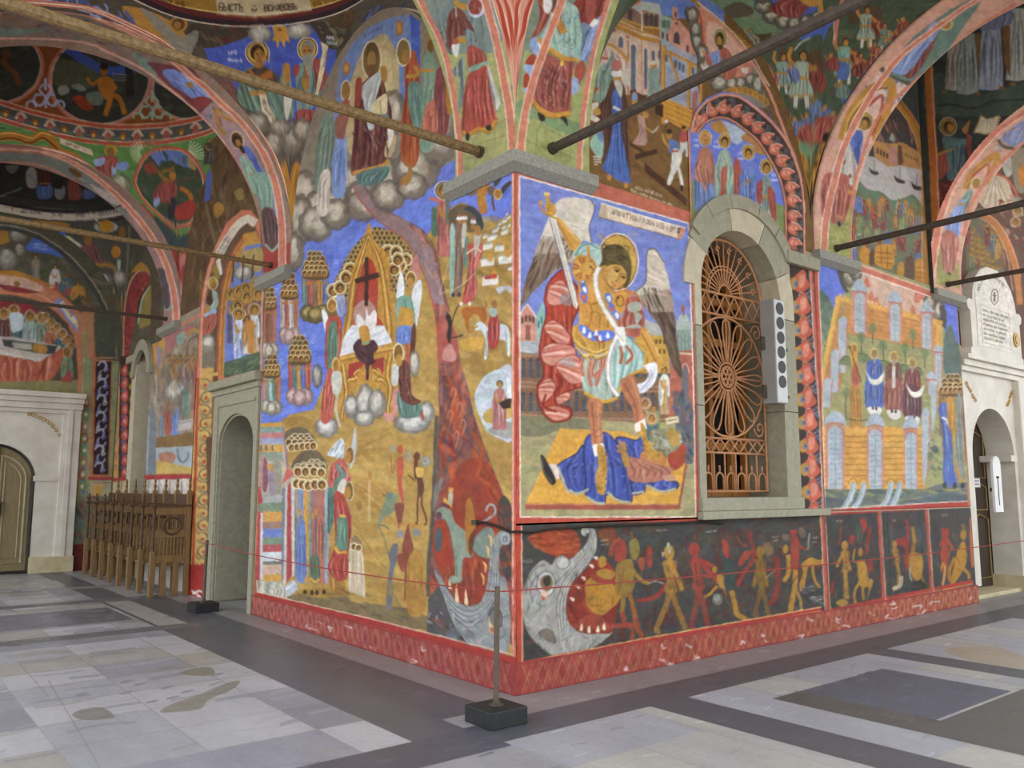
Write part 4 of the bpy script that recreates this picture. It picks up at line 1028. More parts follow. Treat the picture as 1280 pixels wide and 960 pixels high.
S.poly(gold,'c08a38',sm=True);S.speckle(gold,['d8a850','96642a','e0b860'],60,8,60,80,30,47,.6)
for o in (0,14,28): S.line([(590+o,880),(612+o,720),(634+o*.9,560),(668+o*.7,440),(700+o*.4,350),(722,290+o),(752-o*.4,350),(790-o*.7,430),(815-o*.9,560),(835-o,720),(840-o,830)],5,['8a5a24','e6c070','8a5a24'][o//14],.9)
inn=[(648,790),(655,600),(680,500),(700,430),(725,410),(750,440),(770,540),(768,680),(800,770),(720,800)]
S.poly(inn,'b03c2c',sm=True)
S.clip(inn,True)
for a in range(0,360,11): S.line([(710+30*math.cos(math.radians(a)),670+40*math.sin(math.radians(a))),(710+130*math.cos(math.radians(a)),670+200*math.sin(math.radians(a)))],7,'d8a090',.7,sm=False,taper=True)
S.ell(705,700,60,80,'b8a89c',.7)
S.clip()
S.poly([(600,800),(640,745),(800,750),(842,832),(575,905)],'d6d6da');S.speckle([(600,800),(640,745),(800,750),(842,832),(590,900)],['b8bac4','e8e8ea'],20,16,90,160,20,48,.5,False)
S.line([(713,405),(712,650)],20,'4a3226');S.line([(655,528),(775,492)],26,'4a3226',sm=False)
S.blob([(660,730),(670,690),(705,720),(710,660),(725,700),(750,670),(765,700),(750,780),(720,760),(690,770)],'e0d8d4')
S.blob([(676,760),(718,755),(728,835),(690,842)],'c4883c');S.line([(690,840),(726,836)],9,'6aa08a')
S.blob([(490,670),(520,700),(525,800),(505,780)],'dcdcdc');S.ell(540,645,26,36,'e0c890');S.ell(540,648,21,31,'9a6e34');S.ell(545,660,13,22,'b8843e')
S.cloth([(515,720),(570,700),(590,740),(580,880),(560,960),(510,960),(508,840)],'b2503f','7c3228','d88a78',6,10);S.cloth([(525,750),(565,750),(560,960),(520,960)],'66826e','46604e','94ac9a',5,9)
S.blob([(862,600),(880,480),(900,520),(900,600),(880,640)],'dcdcdc');S.blob([(945,560),(985,520),(988,600),(960,760),(940,680)],'d8d8da')
S.blob([(940,420),(970,400),(975,500),(955,520)],'c07a74')
S.ell(935,510,27,38,'e4cc90');S.ell(935,512,22,32,'8a6230');S.ell(932,530,15,24,'b8843e')
S.cloth([(870,610),(925,600),(950,660),(955,760),(880,760),(860,680)],'7aa08e','54786a','a8c4b4',5,8);S.blob([(880,660),(940,670),(950,720),(940,760),(875,760)],'c8923c');S.cloth([(870,755),(945,755),(950,830),(865,835)],'6f86cc','4a5ea4','a4b4e4',7,7);S.blob([(940,760),(960,760),(945,960),(925,960)],'6a3c30');S.line([(915,835),(918,960)],18,'b05a44')
at(400,400,.16667)
S.poly([(150,270),(550,185),(560,240),(530,740),(480,700),(470,520),(350,480),(220,540),(190,760),(150,760),(140,320)],'c28c3a')
S.speckle([(150,270),(550,185),(530,740),(150,760)],['daa850','94622a','e2bc68'],70,8,60,80,60,49,.6,False)
S.poly([(215,330),(320,305),(330,340),(230,450),(210,440)],'a83c34');S.poly([(385,300),(480,275),(475,420),(440,360),(385,380)],'a83c34')
for x0,sgn in ((320,-1),(370,1)):
    for r in range(3): S.line([(x0+sgn*(10+r*10),350+r*20),(x0+sgn*60,380+r*18),(x0+sgn*50,420+r*20),(x0+sgn*100,430+r*16),(x0+sgn*120,500)],9,['8a5a22','ecc878','9a6a2c'][r],.9)
for o in (0,16,32): S.line([(152+o,330),(170+o,430),(185+o*.8,560),(160+o*.6,680),(158+o*.4,770)],6,['8a5a22','ecc878','8a5a22'][o//16]);S.line([(545-o,250),(520-o,400),(545-o,520),(520-o*.6,650),(515-o*.4,730)],6,['8a5a22','ecc878','8a5a22'][o//16])
for y in (262,280,300): S.line([(150,y+10),(550,y-75)],6,['e8c06c','94622a','d8a850'][(y//18) % 3],sm=False)
S.blob([(250,190),(300,140),(330,180),(400,150),(435,210),(400,260),(410,320),(370,350),(365,440),(345,440),(340,340),(310,320),(280,290),(260,250)],'55343a');S.speckle([(250,190),(400,150),(430,220),(400,340),(300,320)],['7a5054','3c2428'],30,9,60,60,60,50,.7)
S.blob([(310,60),(360,50),(372,165),(318,180)],'c88e3e');S.line([(312,178),(372,166)],14,'6aa48c')
for x,y,rx,ry,sd in ((235,650,60,90,1),(340,630,70,150,2),(430,630,70,110,3),(330,740,80,60,4)): S.cloud(x,y,rx,ry,('8f887e','b4aca2','d2cac0'),sd)
S.cloud(690,770,140,80,('8f8a84','bab4ac','d6d0c8'),5);S.cloud(800,690,60,80,('8f8a84','bab4ac','d6d0c8'),6);S.cloud(710,330,40,100,('948c7c','b8b09e','d0c8b8'),7);S.cloud(50,800,90,80,('8f8a84','bab4ac','d6d0c8'),8);S.cloud(-20,420,40,90,('77746c','9c988e','b8b4a8'),9)
S.blob([(480,700),(545,690),(540,560),(580,510),(600,560),(570,700),(540,760),(500,760)],'cc8a80')
S.cloth([(580,540),(620,590),(690,620),(750,620),(760,715),(600,725)],'5f7f74','44605a','94b0a4',8,12);S.poly([(755,670),(780,730),(772,760),(752,700)],'b83a28')
S.cloth([(590,330),(650,310),(680,420),(690,560),(760,610),(680,640),(600,560)],'6f4038','4a2824','94645a',8,12);S.speckle([(590,330),(650,310),(690,560),(600,560)],['b08a84','8a5a52'],40,5,16,60,80,51,.7)
S.blob([(545,340),(590,340),(580,480),(535,480)],'c8c6c0');S.ell(588,250,42,78,'ead8a8');S.ell(588,252,33,68,'86602e');S.ell(592,300,26,48,'bb8a42')
S.cloth([(60,380),(95,380),(110,560),(80,750),(10,760),(20,560)],'bd5648','8a342a','e0988a',6,11);S.ell(118,340,30,62,'d8b070');S.ell(120,345,22,50,'a8782f');S.blob([(90,400),(160,400),(155,540),(100,550)],'c4c0b4');S.line([(130,560),(120,680),(150,800)],20,'c4b8a4',.9)
at(260,0,.25)
S.poly([(340,1000),(340,-100),(1300,-100),(1300,760),(1180,830),(900,1000),(700,1100),(560,1160)],'8f8272')
blue=[(600,960),(618,640),(640,520),(660,330),(720,220),(800,140),(900,90),(1000,75),(1060,120),(1060,420),(960,640),(720,700)]
S.poly(blue,'7187bd');S.poly([(1010,70),(1060,110),(1062,470),(1030,460)],'4560c0');S.speckle(blue,['8496c4','647ab4','6a7fba'],60,16,120,60,30,52,.4,False)
S.blob([(700,760),(690,520),(740,330),(800,220),(880,170),(930,240),(955,330),(950,600),(900,800)],'c0a878',.95);S.blob([(760,700),(790,300),(860,240),(920,330),(900,700)],'d0ba88',.8)
S.ell(958,140,18,40,'b5703a');S.ell(958,140,9,26,'cf9848');S.ell(692,340,18,34,'b5703a');S.ell(692,340,10,22,'cf9848')
for x in range(780,880,20): S.line([(x,190-(x-780)*.55),(x+12,170-(x-780)*.55)],5,'3f4f8a',.7)
CL=('7f7264','a89a8a','cabdac')
for i,(x,y,rx,ry) in enumerate(((480,960,90,110),(560,1040,90,90),(700,900,120,90),(880,900,130,110),(1040,850,120,110),(1150,700,90,130),(640,1020,80,80),(780,980,100,80),(1180,600,60,120),(930,560,60,110))): S.cloud(x,y,rx,ry,CL,20+i)
pass
for i,(x,y,rx,ry) in enumerate(((460,1100,70,130),(540,1120,90,90),(640,1070,80,80),(780,1030,90,80),(900,980,90,80),(1020,930,80,70),(430,1260,50,100))): S.cloud(x,y,rx,ry,CL,40+i)
S.poly([(725,930),(780,920),(815,990),(850,1045),(930,1075),(1010,1110),(990,1170),(930,1160),(850,1100),(790,1040),(745,980)],'8f7272',.9);S.line([(728,935),(750,985),(795,1045),(855,1105),(930,1160)],7,'b0523c',.8);S.line([(780,925),(815,990),(850,1045),(930,1075)],5,'6a5456',.8)
S.cloth([(560,640),(600,560),(640,640),(620,800),(560,960),(530,900)],'7f9082','56685a','a8b8a8',6,11);S.cloth([(640,700),(690,690),(685,960),(620,960)],'7f96cc','5468a0','b0c0e4',5,11)
S.cloth([(560,880),(610,860),(600,1060),(545,1060)],'d0c0b4','a0908a','ece0d8',4,10)
S.ell(690,455,27,55,'dcc8a0');S.ell(690,455,22,48,'9a7038');S.blob([(665,520),(710,510),(690,640),(650,660)],'a8524a');S.blob([(640,590),(690,590),(680,690),(640,680)],'9c6054')
S.cloth([(985,290),(1030,250),(1055,330),(1060,400),(1050,800),(970,810),(965,640),(985,480)],'b45a34','7c3420','d89060',7,12);S.cloth([(1000,430),(1060,420),(1090,640),(1040,660),(1010,560)],'68857c','48605a','9cb4ac',5,10)
S.ell(978,262,38,70,'ead8c0');S.ell(978,262,32,63,'86703c');S.ell(990,285,20,38,'a8763c');S.line([(1030,330),(1050,370),(990,385)],18,'b8863f')
S.cloth([(1080,280),(1130,280),(1150,480),(1160,560),(1120,740),(1060,740),(1070,500)],'7f9a84','56705e','a8bca8',6,11);S.ell(1112,215,22,50,'a8803c');S.ell(1112,230,15,32,'7c5a30');S.line([(1060,350),(1130,352)],16,'c48a3c')
S.cloth([(1140,360),(1200,380),(1210,560),(1180,700),(1130,680)],'8a4a48','5c2c30','b07870',5,10);S.cloth([(1080,560),(1130,500),(1150,640),(1110,700),(1070,680)],'c0705a','904838','dca48e',4,10);S.blob([(1190,420),(1230,500),(1220,560),(1195,560)],'c08030')
S.line([(1000,810),(1010,860),(980,920)],20,'a0703a');S.blob([(960,900),(1020,850),(1015,900),(985,930)],'a8783c')
S.ell(818,300,50,98,'e6d2b4');S.ell(818,300,43,90,'7c6636');S.ell(820,260,30,50,'6a5030');S.ell(818,300,22,46,'a8824a');S.blob([(796,330),(840,325),(830,390),(805,385)],'7a5a34')
S.cloth([(770,420),(840,360),(870,380),(890,460),(920,580),(880,760),(900,800),(850,880),(760,870),(715,860),(730,640),(735,500)],'6e4038','48262a','94645c',10,14);S.speckle([(730,640),(900,640),(890,860),(720,860)],['9c4a44','50282a','b48a80'],40,6,50,80,40,54,.6)
S.cloth([(765,440),(850,360),(866,400),(820,560),(830,640),(800,640),(780,520)],'b8bcbc','8a9094','dcdcd8',5,10);S.blob([(820,520),(890,470),(895,560),(860,580),(825,580)],'d8c89c');S.line([(860,500),(865,570)],4,'8a7848')
S.blob([(820,580),(890,570),(900,600),(840,610)],'6f9088');S.line([(880,350),(885,390)],24,'b8863f');S.blob([(860,340),(890,335),(895,400),(875,410)],'b08040');S.blob([(740,400),(770,400),(760,520),(735,520)],'a0483c')
S.line([(720,870),(790,850),(870,830),(905,800)],22,'c0883c');S.cloth([(745,870),(900,830),(880,900),(780,930)],'5f7c78','405854','94a8a4',6,10);S.blob([(900,620),(930,660),(905,740)],'d8d4cc')
at(0,0,1)
S.poly([(640,180),(651,180),(651,860),(639.5,860)],'c45f48');S.line([(641,215),(641,840)],1.1,'ecd4c0',sm=False);S.speckle([(640,650),(650,650),(650,850),(640,850)],['c0432c','9a3424','d8806a'],40,2,14,90,10,55,.7,False)
S.poly([(316,738.6),(480,777),(640,820),(660,826),(660,838),(640,831),(480,787),(316,748)],'a83a34');S.line([(316,738.5),(480,777.5),(641,818)],1.3,'d8b894',sm=False);S.line([(316,748),(480,787),(641,832)],1.2,'e4c8b4',sm=False)
S.line([(319,530),(319,742)],3,'b5523f',sm=False)
def keepL1(u,v):
    d=np.abs(u-2.69)/1.9
    return (v < 4.42) | ((d < 1) & (v < Z0+.03+2.28*np.sqrt(np.maximum(1-d*d,0))))
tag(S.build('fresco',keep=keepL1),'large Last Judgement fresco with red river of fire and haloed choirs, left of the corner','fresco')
def edge_lines(S,pts,w,col,a=.95):
    S.line(pts,w,col,a,sm=False)
S=Flat('R','7a5830',.83,4.62,4.345,7.0,off=.004)
S.view(640,0,.15625)
S.poly([(520,0),(1700,0),(1700,1700),(520,1700)],'7d5a30')
S.speckle([(560,800),(1450,600),(1450,1900),(560,1500)],['8f6a3a','6a4826','7f5c30','5a3e22'],160,16,120,30,30,61,.5,False)
S.poly([(860,-300),(1700,-300),(1700,200),(1180,120),(1000,60)],'6a80c4')
S.poly([(700,330),(860,150),(1060,250),(1180,300),(1180,500),(1170,760),(700,760)],'c8a890')
S.blob([(830,40),(900,0),(1000,10),(1040,120),(990,130),(900,60)],'aab0ac');S.poly([(1000,0),(1180,30),(1200,130),(1150,120),(1030,80)],'b4b6ae')
S.poly([(870,100),(960,60),(1040,120),(1040,200),(880,150)],'8f6a58');S.poly([(1050,75),(1185,120),(1185,240),(1055,220)],'b47a68')
for x,y in ((945,60),(1075,95),(1115,100),(1155,110)): S.poly([(x-18,y+110),(x-18,y+25),(x,y),(x+18,y+25),(x+18,y+115)],'5c4a48')
for i in range(18):
    x=870+i*18;S.line([(x,135+i*6.2),(x,195+i*5.4)],8,'c28a34')
S.line([(850,135),(1040,210),(1180,225)],9,'cf9a42',sm=False);S.line([(840,180),(1035,255),(1180,285)],12,'b57a2c',sm=False);S.line([(820,200),(1035,300),(1180,330)],34,'c08632',sm=False)
for i in range(16): S.line([(835+i*22,200+i*9),(832+i*22,235+i*8.6)],5,'8a5a20',.8)
S.line([(1040,90),(1040,250)],12,'d8c4b4');S.line([(1188,110),(1188,320)],10,'d0b8a4')
for x,y,h,w in ((870,290,90,34),(970,350,380,34),(1070,380,330,24),(1130,400,330,24),(1185,420,150,14)):
    S.poly([(x-w*.9,y+h),(x-w*.9,y+10),(x,y-24),(x+w*.9,y+10),(x+w*.9,y+h)],'d4b49c');S.poly([(x-w*.55,y+h),(x-w*.55,y+20),(x,y),(x+w*.55,y+20),(x+w*.55,y+h)],'636878')
S.line([(930,330),(930,780)],8,'a4583c');S.line([(1035,320),(1040,760)],7,'c07a60');S.blob([(800,232),(830,238),(815,262)],'b04030');S.blob([(915,290),(940,294),(925,310)],'b04030')
S.poly([(1180,120),(1260,150),(1270,330),(1190,330)],'97a896');S.poly([(1230,270),(1290,180),(1340,160),(1420,260),(1440,380),(1300,360)],'cc8a74')
S.view(780,0,.140625)
S.poly([(400,190),(460,165),(600,330),(640,490),(560,480),(390,400)],'cf8f7a');S.poly([(430,60),(470,60),(485,165),(430,165)],'cf8f7a');S.poly([(440,380),(445,300),(470,275),(495,310),(495,400)],'5c4a4c');S.ell(460,130,12,26,'7a4a44');S.blob([(455,212),(470,195),(482,220)],'8a4038')
S.poly([(330,130),(430,165),(400,270),(330,250)],'8fa290')
for x in (345,365,392): S.poly([(x-7,240),(x-7,180),(x+7,184),(x+7,246)],'4a5a54')
for x,y in ((345,300),(385,320),(565,420)): S.poly([(x-10,y+40),(x-10,y-20),(x+10,y-14),(x+10,y+46)],'6a4844')
S.poly([(325,330),(560,470),(650,500),(650,620),(640,700),(700,960),(330,960),(330,420)],'9c9fae');S.speckle([(325,340),(650,500),(690,950),(340,950)],['b0b2bc','84889a'],60,6,60,15,8,62,.5,False)
for k in range(9): S.line([(345,600+k*28),(600,720+k*26)],3.5,'6a6e80',.8)
for x,y in ((460,555),(495,575),(528,595),(612,620),(318,470),(375,500)): S.poly([(x-11,y+45),(x-11,y-25),(x+11,y-18),(x+11,y+50)],'5a5e70')
for q,w in (([(350,400),(350,980)],32),([(575,560),(575,960)],28),([(685,640),(685,960)],22),([(350,440),(640,580),(690,640)],24),([(400,480),(440,600),(500,780)],22),([(600,560),(600,620)],12)): S.line(q,w,'d08f34',sm=False);S.line([(x+w*.35,y) for x,y in q],5,'94601f',sm=False)
S.poly([(335,850),(560,960),(700,1000),(700,1200),(540,1160),(335,1040)],'cf8f34')
for k in range(4): S.line([(340,900+k*45),(690,1040+k*48)],5,'94601f',sm=False)
S.line([(350,960),(350,1100)],32,'d08f34');S.line([(720,1000),(700,1330)],24,'d08f34')
S.view(640,0,.15625)
S.poly([(640,330),(760,330),(940,480),(940,700),(860,620),(760,620),(640,720)],'c8beae')
S.cloth([(700,560),(780,420),(830,420),(860,560),(820,800),(640,800),(640,700)],'7f9082','54665a','b0beb0',10,14)
S.cloth([(720,350),(800,350),(790,440),(760,500),(690,520),(690,440)],'ccb4a4','b0503c','e4d8cc',6,9);S.cloth([(800,370),(860,400),(930,490),(930,600),(900,600),(840,500)],'ccb4a4','a8553f','e4d8cc',6,9)
S.line([(720,350),(790,360),(860,410),(935,490)],22,'c58b38');S.line([(700,460),(770,470)],16,'b04a36');S.line([(690,700),(640,740)],24,'b04a36')
S.view(720,90,.198)
S.poly([(75,200),(140,190),(150,300),(130,330),(75,320)],'d0c0ac');S.blob([(75,300),(130,330),(125,380),(70,400)],'8a4a38')
S.cloth([(230,50),(290,60),(325,200),(335,420),(345,660),(300,680),(250,400),(200,560),(165,560),(170,330),(110,260),(180,170)],'5a3a2c','3a241c','84604c',9,10)
S.cloth([(235,120),(285,120),(290,400),(345,690),(290,695),(170,615),(185,560),(225,400),(228,200)],'4a64a8','2c3f78','8a9ed0',7,8);S.speckle([(180,560),(340,690),(280,300),(235,300)],['9aacd8','6a80bc'],80,3,10,60,80,63,.7)
S.line([(235,220),(280,245)],18,'cfc4b4');S.ell(260,45,26,34,'b8823c');S.blob([(240,60),(285,60),(295,130),(280,160),(255,110)],'c0b8a8');S.ell(255,10,34,24,'d8d4cc');S.ell(255,-40,32,36,'b06a5c')
S.blob([(110,240),(140,225),(155,260),(120,275)],'c08a3c');S.ell(210,665,16,20,'c08038');S.ell(317,715,14,18,'c08038')
S.blob([(110,400),(160,380),(175,440),(165,540),(120,520),(90,460)],'92b5a0');S.blob([(130,400),(165,380),(170,450)],'6a80b4')
for k in range(14): S.ell(112+(k % 4)*12+(k//4)*3,535+(k//4)*16,5,5,'dcd8d0')
def man(x,y,h,shirt,legs,tilt=0,hat=None):
    S.blob([(x-h*.1,y-h*.5),(x+h*.12,y-h*.5),(x+h*.2,y-h*.25),(x+h*.16,y),(x+h*.06,y),(x+h*.04,y-h*.25),(x-h*.1,y),(x-h*.18,y),(x-h*.12,y-h*.3)],legs)
    S.blob([(x-h*.1+tilt,y-h*.82),(x+h*.12+tilt,y-h*.8),(x+h*.14,y-h*.5),(x-h*.12,y-h*.48)],shirt)
    S.ell(x+tilt*1.4,y-h*.9,h*.075,h*.1,'b07c3c');S.ell(x+tilt*1.4,y-h*.95,h*.08,h*.06,hat or '4a3420')
S.poly([(370,520),(510,485),(515,515),(375,552)],'4c3020');S.poly([(430,570),(700,800),(700,850),(435,630)],'55361f');S.poly([(340,440),(430,500),(420,510),(338,460)],'4c3020')
S.poly([(500,210),(550,200),(550,290),(500,260)],'4a3222');S.poly([(340,110),(440,150),(520,130),(500,200),(400,240),(345,170)],'5c3e26')
S.cloth([(390,280),(430,290),(445,390),(440,460),(360,450),(400,380)],'b58a7c','84584c','d4b4a8',5,8);S.ell(440,270,18,22,'b07c3c');S.line([(440,350),(480,380)],16,'b8823c');S.line([(480,385),(525,345)],10,'b0aca4')
S.blob([(590,430),(640,440),(650,490),(590,510)],'5c78b0');S.blob([(610,490),(660,500),(665,570),(625,640),(595,710),(575,700),(600,600)],'cfc8bc');S.line([(640,590),(660,660),(672,720)],20,'cfc8bc');S.ell(668,732,10,20,'3c2c22');S.ell(588,395,20,28,'b07c3c');S.ell(588,375,20,16,'4a3420');S.line([(590,480),(560,440),(545,390)],15,'b8823c');S.line([(550,380),(575,320)],6,'5a3a22');S.ell(570,312,12,12,'c8c8c8');S.line([(600,500),(645,500)],12,'b05044')
man(680,530,190,'b0504a','c8c0b4');man(490,180,250,'84968f','84968f',0,'c8c0a8');man(370,240,130,'7a8cac','b07c3c')
S.cloth([(740,140),(770,130),(760,260),(735,290)],'b0685c','804840','d0a094',3,6)
for k,q in enumerate(('ДОМЪ ИЖЕ ВО СЕЛА','ТАКИ ЖИТИЕ РАЗУМА ПО ЗОИ','БОЛШИИ')): S.text(q,[(370-[0,28,-250][k],735+[0,20,145][k]),(690,840+[0,45,65][k])],17,3,'e4dccc',gap=.14)
S.view(780,0,.140625)
S.blob([(560,70),(640,60),(700,100),(800,160),(1000,330),(1110,480),(1180,640),(1260,860),(1240,960),(900,820),(700,620),(600,380),(575,200)],'8c8272')
S.blob([(660,70),(760,130),(900,230),(1060,400),(1110,480),(1130,640),(1000,720),(800,640),(700,500),(700,300),(660,200)],'d0836a');S.blob([(760,190),(900,240),(1020,380),(1080,500),(900,560),(760,460),(730,320)],'dca892')
S.line([(665,90),(690,200),(700,330),(730,480)],20,'c04a30',.8)
for i,(x,y,rx,ry) in enumerate(((610,130,60,70),(640,270,55,80),(650,370,50,70),(700,470,50,80),(720,600,70,80),(850,740,90,70),(960,740,60,60),(1040,740,50,60),(1130,720,60,70),(1190,760,60,100))): S.cloud(x,y,rx,ry,('6f6658','9c9080','c4b8a6'),60+i)
S.line([(560,60),(545,120),(590,230),(600,360),(650,480),(660,560),(700,640)],14,'4a4438',.8)
S.ell(855,340,64,92,'e8d8c8');S.ell(855,340,58,84,'5a4028');S.ell(855,340,54,78,'b8a058');S.ell(852,350,38,62,'4c3824');S.ell(848,368,24,46,'b8823c');S.blob([(830,400),(868,398),(885,440),(850,450)],'5c4028')
S.cloth([(770,480),(830,450),(880,480),(860,620),(800,640),(740,560),(720,520)],'7d8fbc','54669a','b4c0dc',6,11);S.cloth([(850,460),(910,430),(980,530),(1000,640),(960,700),(890,700),(880,580)],'b0604c','7c3a30','d09a84',7,12);S.blob([(720,480),(750,490),(790,580),(740,570)],'b85a44');S.line([(720,490),(695,450)],18,'c08a44')
S.poly([(980,480),(1060,500),(1020,550),(960,530)],'d8ccbc');S.poly([(1040,600),(1110,600),(1100,660),(1050,650)],'d4c8b8')
for i in range(12):
    t=i/11;x,y=600+t*560,5+t*470
    S.blob([(x-20,y-10),(x+14,y-34),(x+46,y+2),(x+20,y+26)],'c48a34');S.ring(x+18,y-4,14,16,7,'7a5020',n=10)
for i in range(9):
    t=i/8;x,y=890+t*370,800+(t-.35)**2*260
    S.blob([(x-26,y+20),(x-10,y-30),(x+20,y-26),(x+30,y+22)],'c48a34');S.ring(x,y,12,15,6,'7a5020',n=10)
S.poly([(1250,800),(1320,1100),(1420,1500),(1350,1300)],'4a5cb0')
S.view(0,0,1)
S.line([(640+.15625*x,.15625*y) for x,y in ((690,345),(735,240),(800,150),(880,80),(960,30),(1030,0))],7,'d07a60');S.line([(875,8),(900,30),(932,66),(960,112),(982,168),(1000,225),(1004,330)],3.4,'d8907a');S.line([(872,3),(902,27),(935,63),(962,108)],1.2,'ecd8c8')
S.line([(737,58),(727,110),(724,170),(722,215)],5,'4a4440')
S.poly([(728,226),(870,271),(870,284),(728,238)],'cc7258')
def keepR1(u,v):
    d=np.abs(u-2.70)/1.9
    return ((d < 1) & (v < Z0+.03+2.28*np.sqrt(np.maximum(1-d*d,0)))) | (v < 4.55)
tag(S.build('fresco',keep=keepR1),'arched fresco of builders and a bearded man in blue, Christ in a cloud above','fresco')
S=Flat('R','6a78cc',2.26,4.52,4.14,6.05,off=.014)
S.view(860,110,.16667)
S.poly([(-20,700),(200,690),(760,900),(760,1200),(-20,1200)],'7f8a50')
S.speckle([(0,200),(300,150),(740,800),(0,700)],['7886d4','5c6ac0'],50,16,90,60,30,64,.4,False)
S.blob([(170,270),(250,240),(290,300),(330,380),(240,340),(190,310)],'b8803c');S.blob([(260,250),(420,310),(440,350),(380,420),(330,400),(300,320)],'a8b2c4');S.blob([(400,380),(450,340),(560,460),(575,500),(500,480),(480,420)],'b07840')
def saint(x,y,hy,robe,mantle,skirt,w=60):
    S.cloth([(x-w,hy+170),(x+w,hy+170),(x+w*1.3,y-180),(x+w*1.2,y+60),(x-w*1.2,y+60),(x-w*1.4,y-200)],skirt,hx(skirt)*.6,hx(skirt)*.6+.4,7,11)
    S.cloth([(x-w*.7,hy+90),(x+w*.7,hy+90),(x+w*1.2,hy+240),(x+w*1.3,y-120),(x+w*.4,hy+330),(x,hy+400),(x-w*.6,hy+330),(x-w*1.4,hy+300)],mantle,hx(mantle)*.6,hx(mantle)*.55+.45,7,10)
    S.ell(x,hy,50,62,'eadcc4');S.ell(x,hy,45,57,'5a4030');S.ell(x,hy,41,53,'c89a3c');S.ell(x,hy+6,28,40,robe);S.ell(x,hy+20,19,32,'b8843c')
    S.line([(x-9,hy+14),(x-3,hy+12)],3.5,'3c2814');S.line([(x+5,hy+12),(x+11,hy+14)],3.5,'3c2814');S.line([(x,hy+16),(x-1,hy+28)],3,'8a5a28');S.line([(x-5,hy+38),(x+6,hy+38)],3,'a04a34')
    S.line([(x-w*.7,hy+250),(x,hy+215),(x+w*.4,hy+225)],16,'b8823c')
saint(130,860,375,'b07060','b5705c','6c80b4');saint(275,840,395,'4a3422','9cae98','8fa494',52);saint(380,900,560,'4a3422','b0604e','a85a4c',36) if False else None
S.cloth([(345,560),(380,540),(410,700),(400,820),(350,820)],'a8503f','70302a','d08a78',4,8);S.cloth([(250,620),(290,600),(280,800),(245,830)],'b5604c','803c30','d89a84',3,8)
saint(452,880,480,'4a3422','6a80c8','5870c0',48);saint(588,950,590,'4a3422','7d9088','9aa890',44);S.cloth([(520,720),(560,700),(550,860),(515,840)],'a8483c','70302a','d08a78',3,8);S.cloth([(600,740),(650,800),(660,1000),(620,960)],'a8503f','70302a','d08a78',4,8)
S.speckle([(420,640),(500,640),(520,860),(410,860)],['a4b4e4','4458a0'],40,3,12,60,80,65,.7)
for x,y in ((55,400),(205,410),(385,500),(640,660)):
    S.text('СТ',[(x-10,y),(x+40,y+10)],18,4,'dcdcec');S.text('АНН',[(x-15,y+34),(x+45,y+46)],18,4,'dcdcec')
outer=[(20,330),(60,200),(130,110),(230,60),(300,50),(400,75),(520,160),(640,270),(740,400),(810,560),(855,720),(875,960),(875,1400)]
inner2=[(70,335),(130,260),(220,222),(300,230),(400,290),(520,390),(620,540),(690,680),(725,820),(735,960),(735,1400)]
S.clip(outer+inner2[::-1],False)
S.poly([(0,0),(900,0),(900,1400),(0,1400)],'4a3a34')
mid=[((a[0]+b[0])/2,(a[1]+b[1])/2) for a,b in zip(outer,[inner2[min(i,10)] for i in (0,0,1,2,3,4,5,6,7,8,8,9,10)])]
m2=catmull(mid,False,8)
L=np.concatenate([[0],np.cumsum(np.hypot(*np.diff(m2,axis=0).T))])
for d in np.arange(10,L[-1],104.):
    i=min(int(np.searchsorted(L,d)),len(m2)-2);x,y=m2[i];t=m2[i+1]-m2[i];t=t/np.hypot(*t);nn=np.array([t[1],-t[0]])
    def q(a,b): return tuple(np.array([x,y])+t*a+nn*b)
    S.blob([q(-46,-30),q(-30,20),q(10,52),q(16,10),q(52,-8),q(30,-46),q(-10,-60)],'c4604a');S.blob([q(-30,-20),q(0,22),q(20,-10),q(0,-40)],'d48a70');S.line([q(-46,-30),q(-30,20),q(10,52)],6,'e4c8b8');S.line([q(-20,-10),q(20,-10)],5,'a03c2c')
    for a,b in ((40,50),(54,36),(64,20),(56,56),(70,44),(78,26)): S.ell(*q(a,b),9,9,'4f4c54');S.ell(*q(a-2,b+2),4,4,'8a8890')
    S.ring(*q(44,4),10,12,5,'c89a60',n=10)
S.clip()
S.line(inner2,26,'3c2a26');S.line(inner2,15,'d08468');S.line(outer,22,'d07e62');S.line(outer,3,'e8ccbc');S.line([(0,320),(12,600),(14,1000)],22,'d08060')
def keepT(u,v):
    p=project(np.stack([CX+u,CY-.014+0*u,v],-1))[:,:2]
    X,Y=(p[:,0]-860)/.16667,(p[:,1]-110)/.16667
    o=catmull(outer,False,8)
    yo=np.interp(X,o[:,0],o[:,1]-12)
    return (Y > yo-4) & (X < 890) & ((u-3.12)**2+(v-3.66)**2 > .95**2)
tag(S.build('fresco',keep=keepT),'fresco of four haloed women saints under a garlanded arch, above the grilled window','fresco')
S=Flat('R','42342e',4.02,4.52,1.33,4.14)
S.view(860,360,.33333)
for k in range(11):
    y=-40+k*87;x=412+k*5.0
    S.blob([(x-14,y),(x+20,y-30),(x+34,y+6),(x+44,y+34),(x+14,y+58),(x-8,y+46),(x-12,y+20)],'c25a44');S.blob([(x+4,y-4),(x+24,y-10),(x+26,y+24),(x+8,y+40)],'d48268');S.line([(x-8,y+46),(x-12,y+20),(x-14,y)],3,'ddb4a0')
    S.ell(x-16,y+24,17,24,'b8862f');S.ell(x-9,y+24,10,14,'84808c');S.ell(x-6,y+24,5,8,'5a5868')
    for a,b in ((36,62),(46,54),(54,62),(40,76),(50,72),(58,80),(48,86)): S.ell(x+a,y+b,6.5,7.5,'55535f');S.ell(x+a-1,y+b-2,2.6,3,'8c8c98')
    S.ring(x+14,y+68,9,11,4,'d0a07c',n=10)
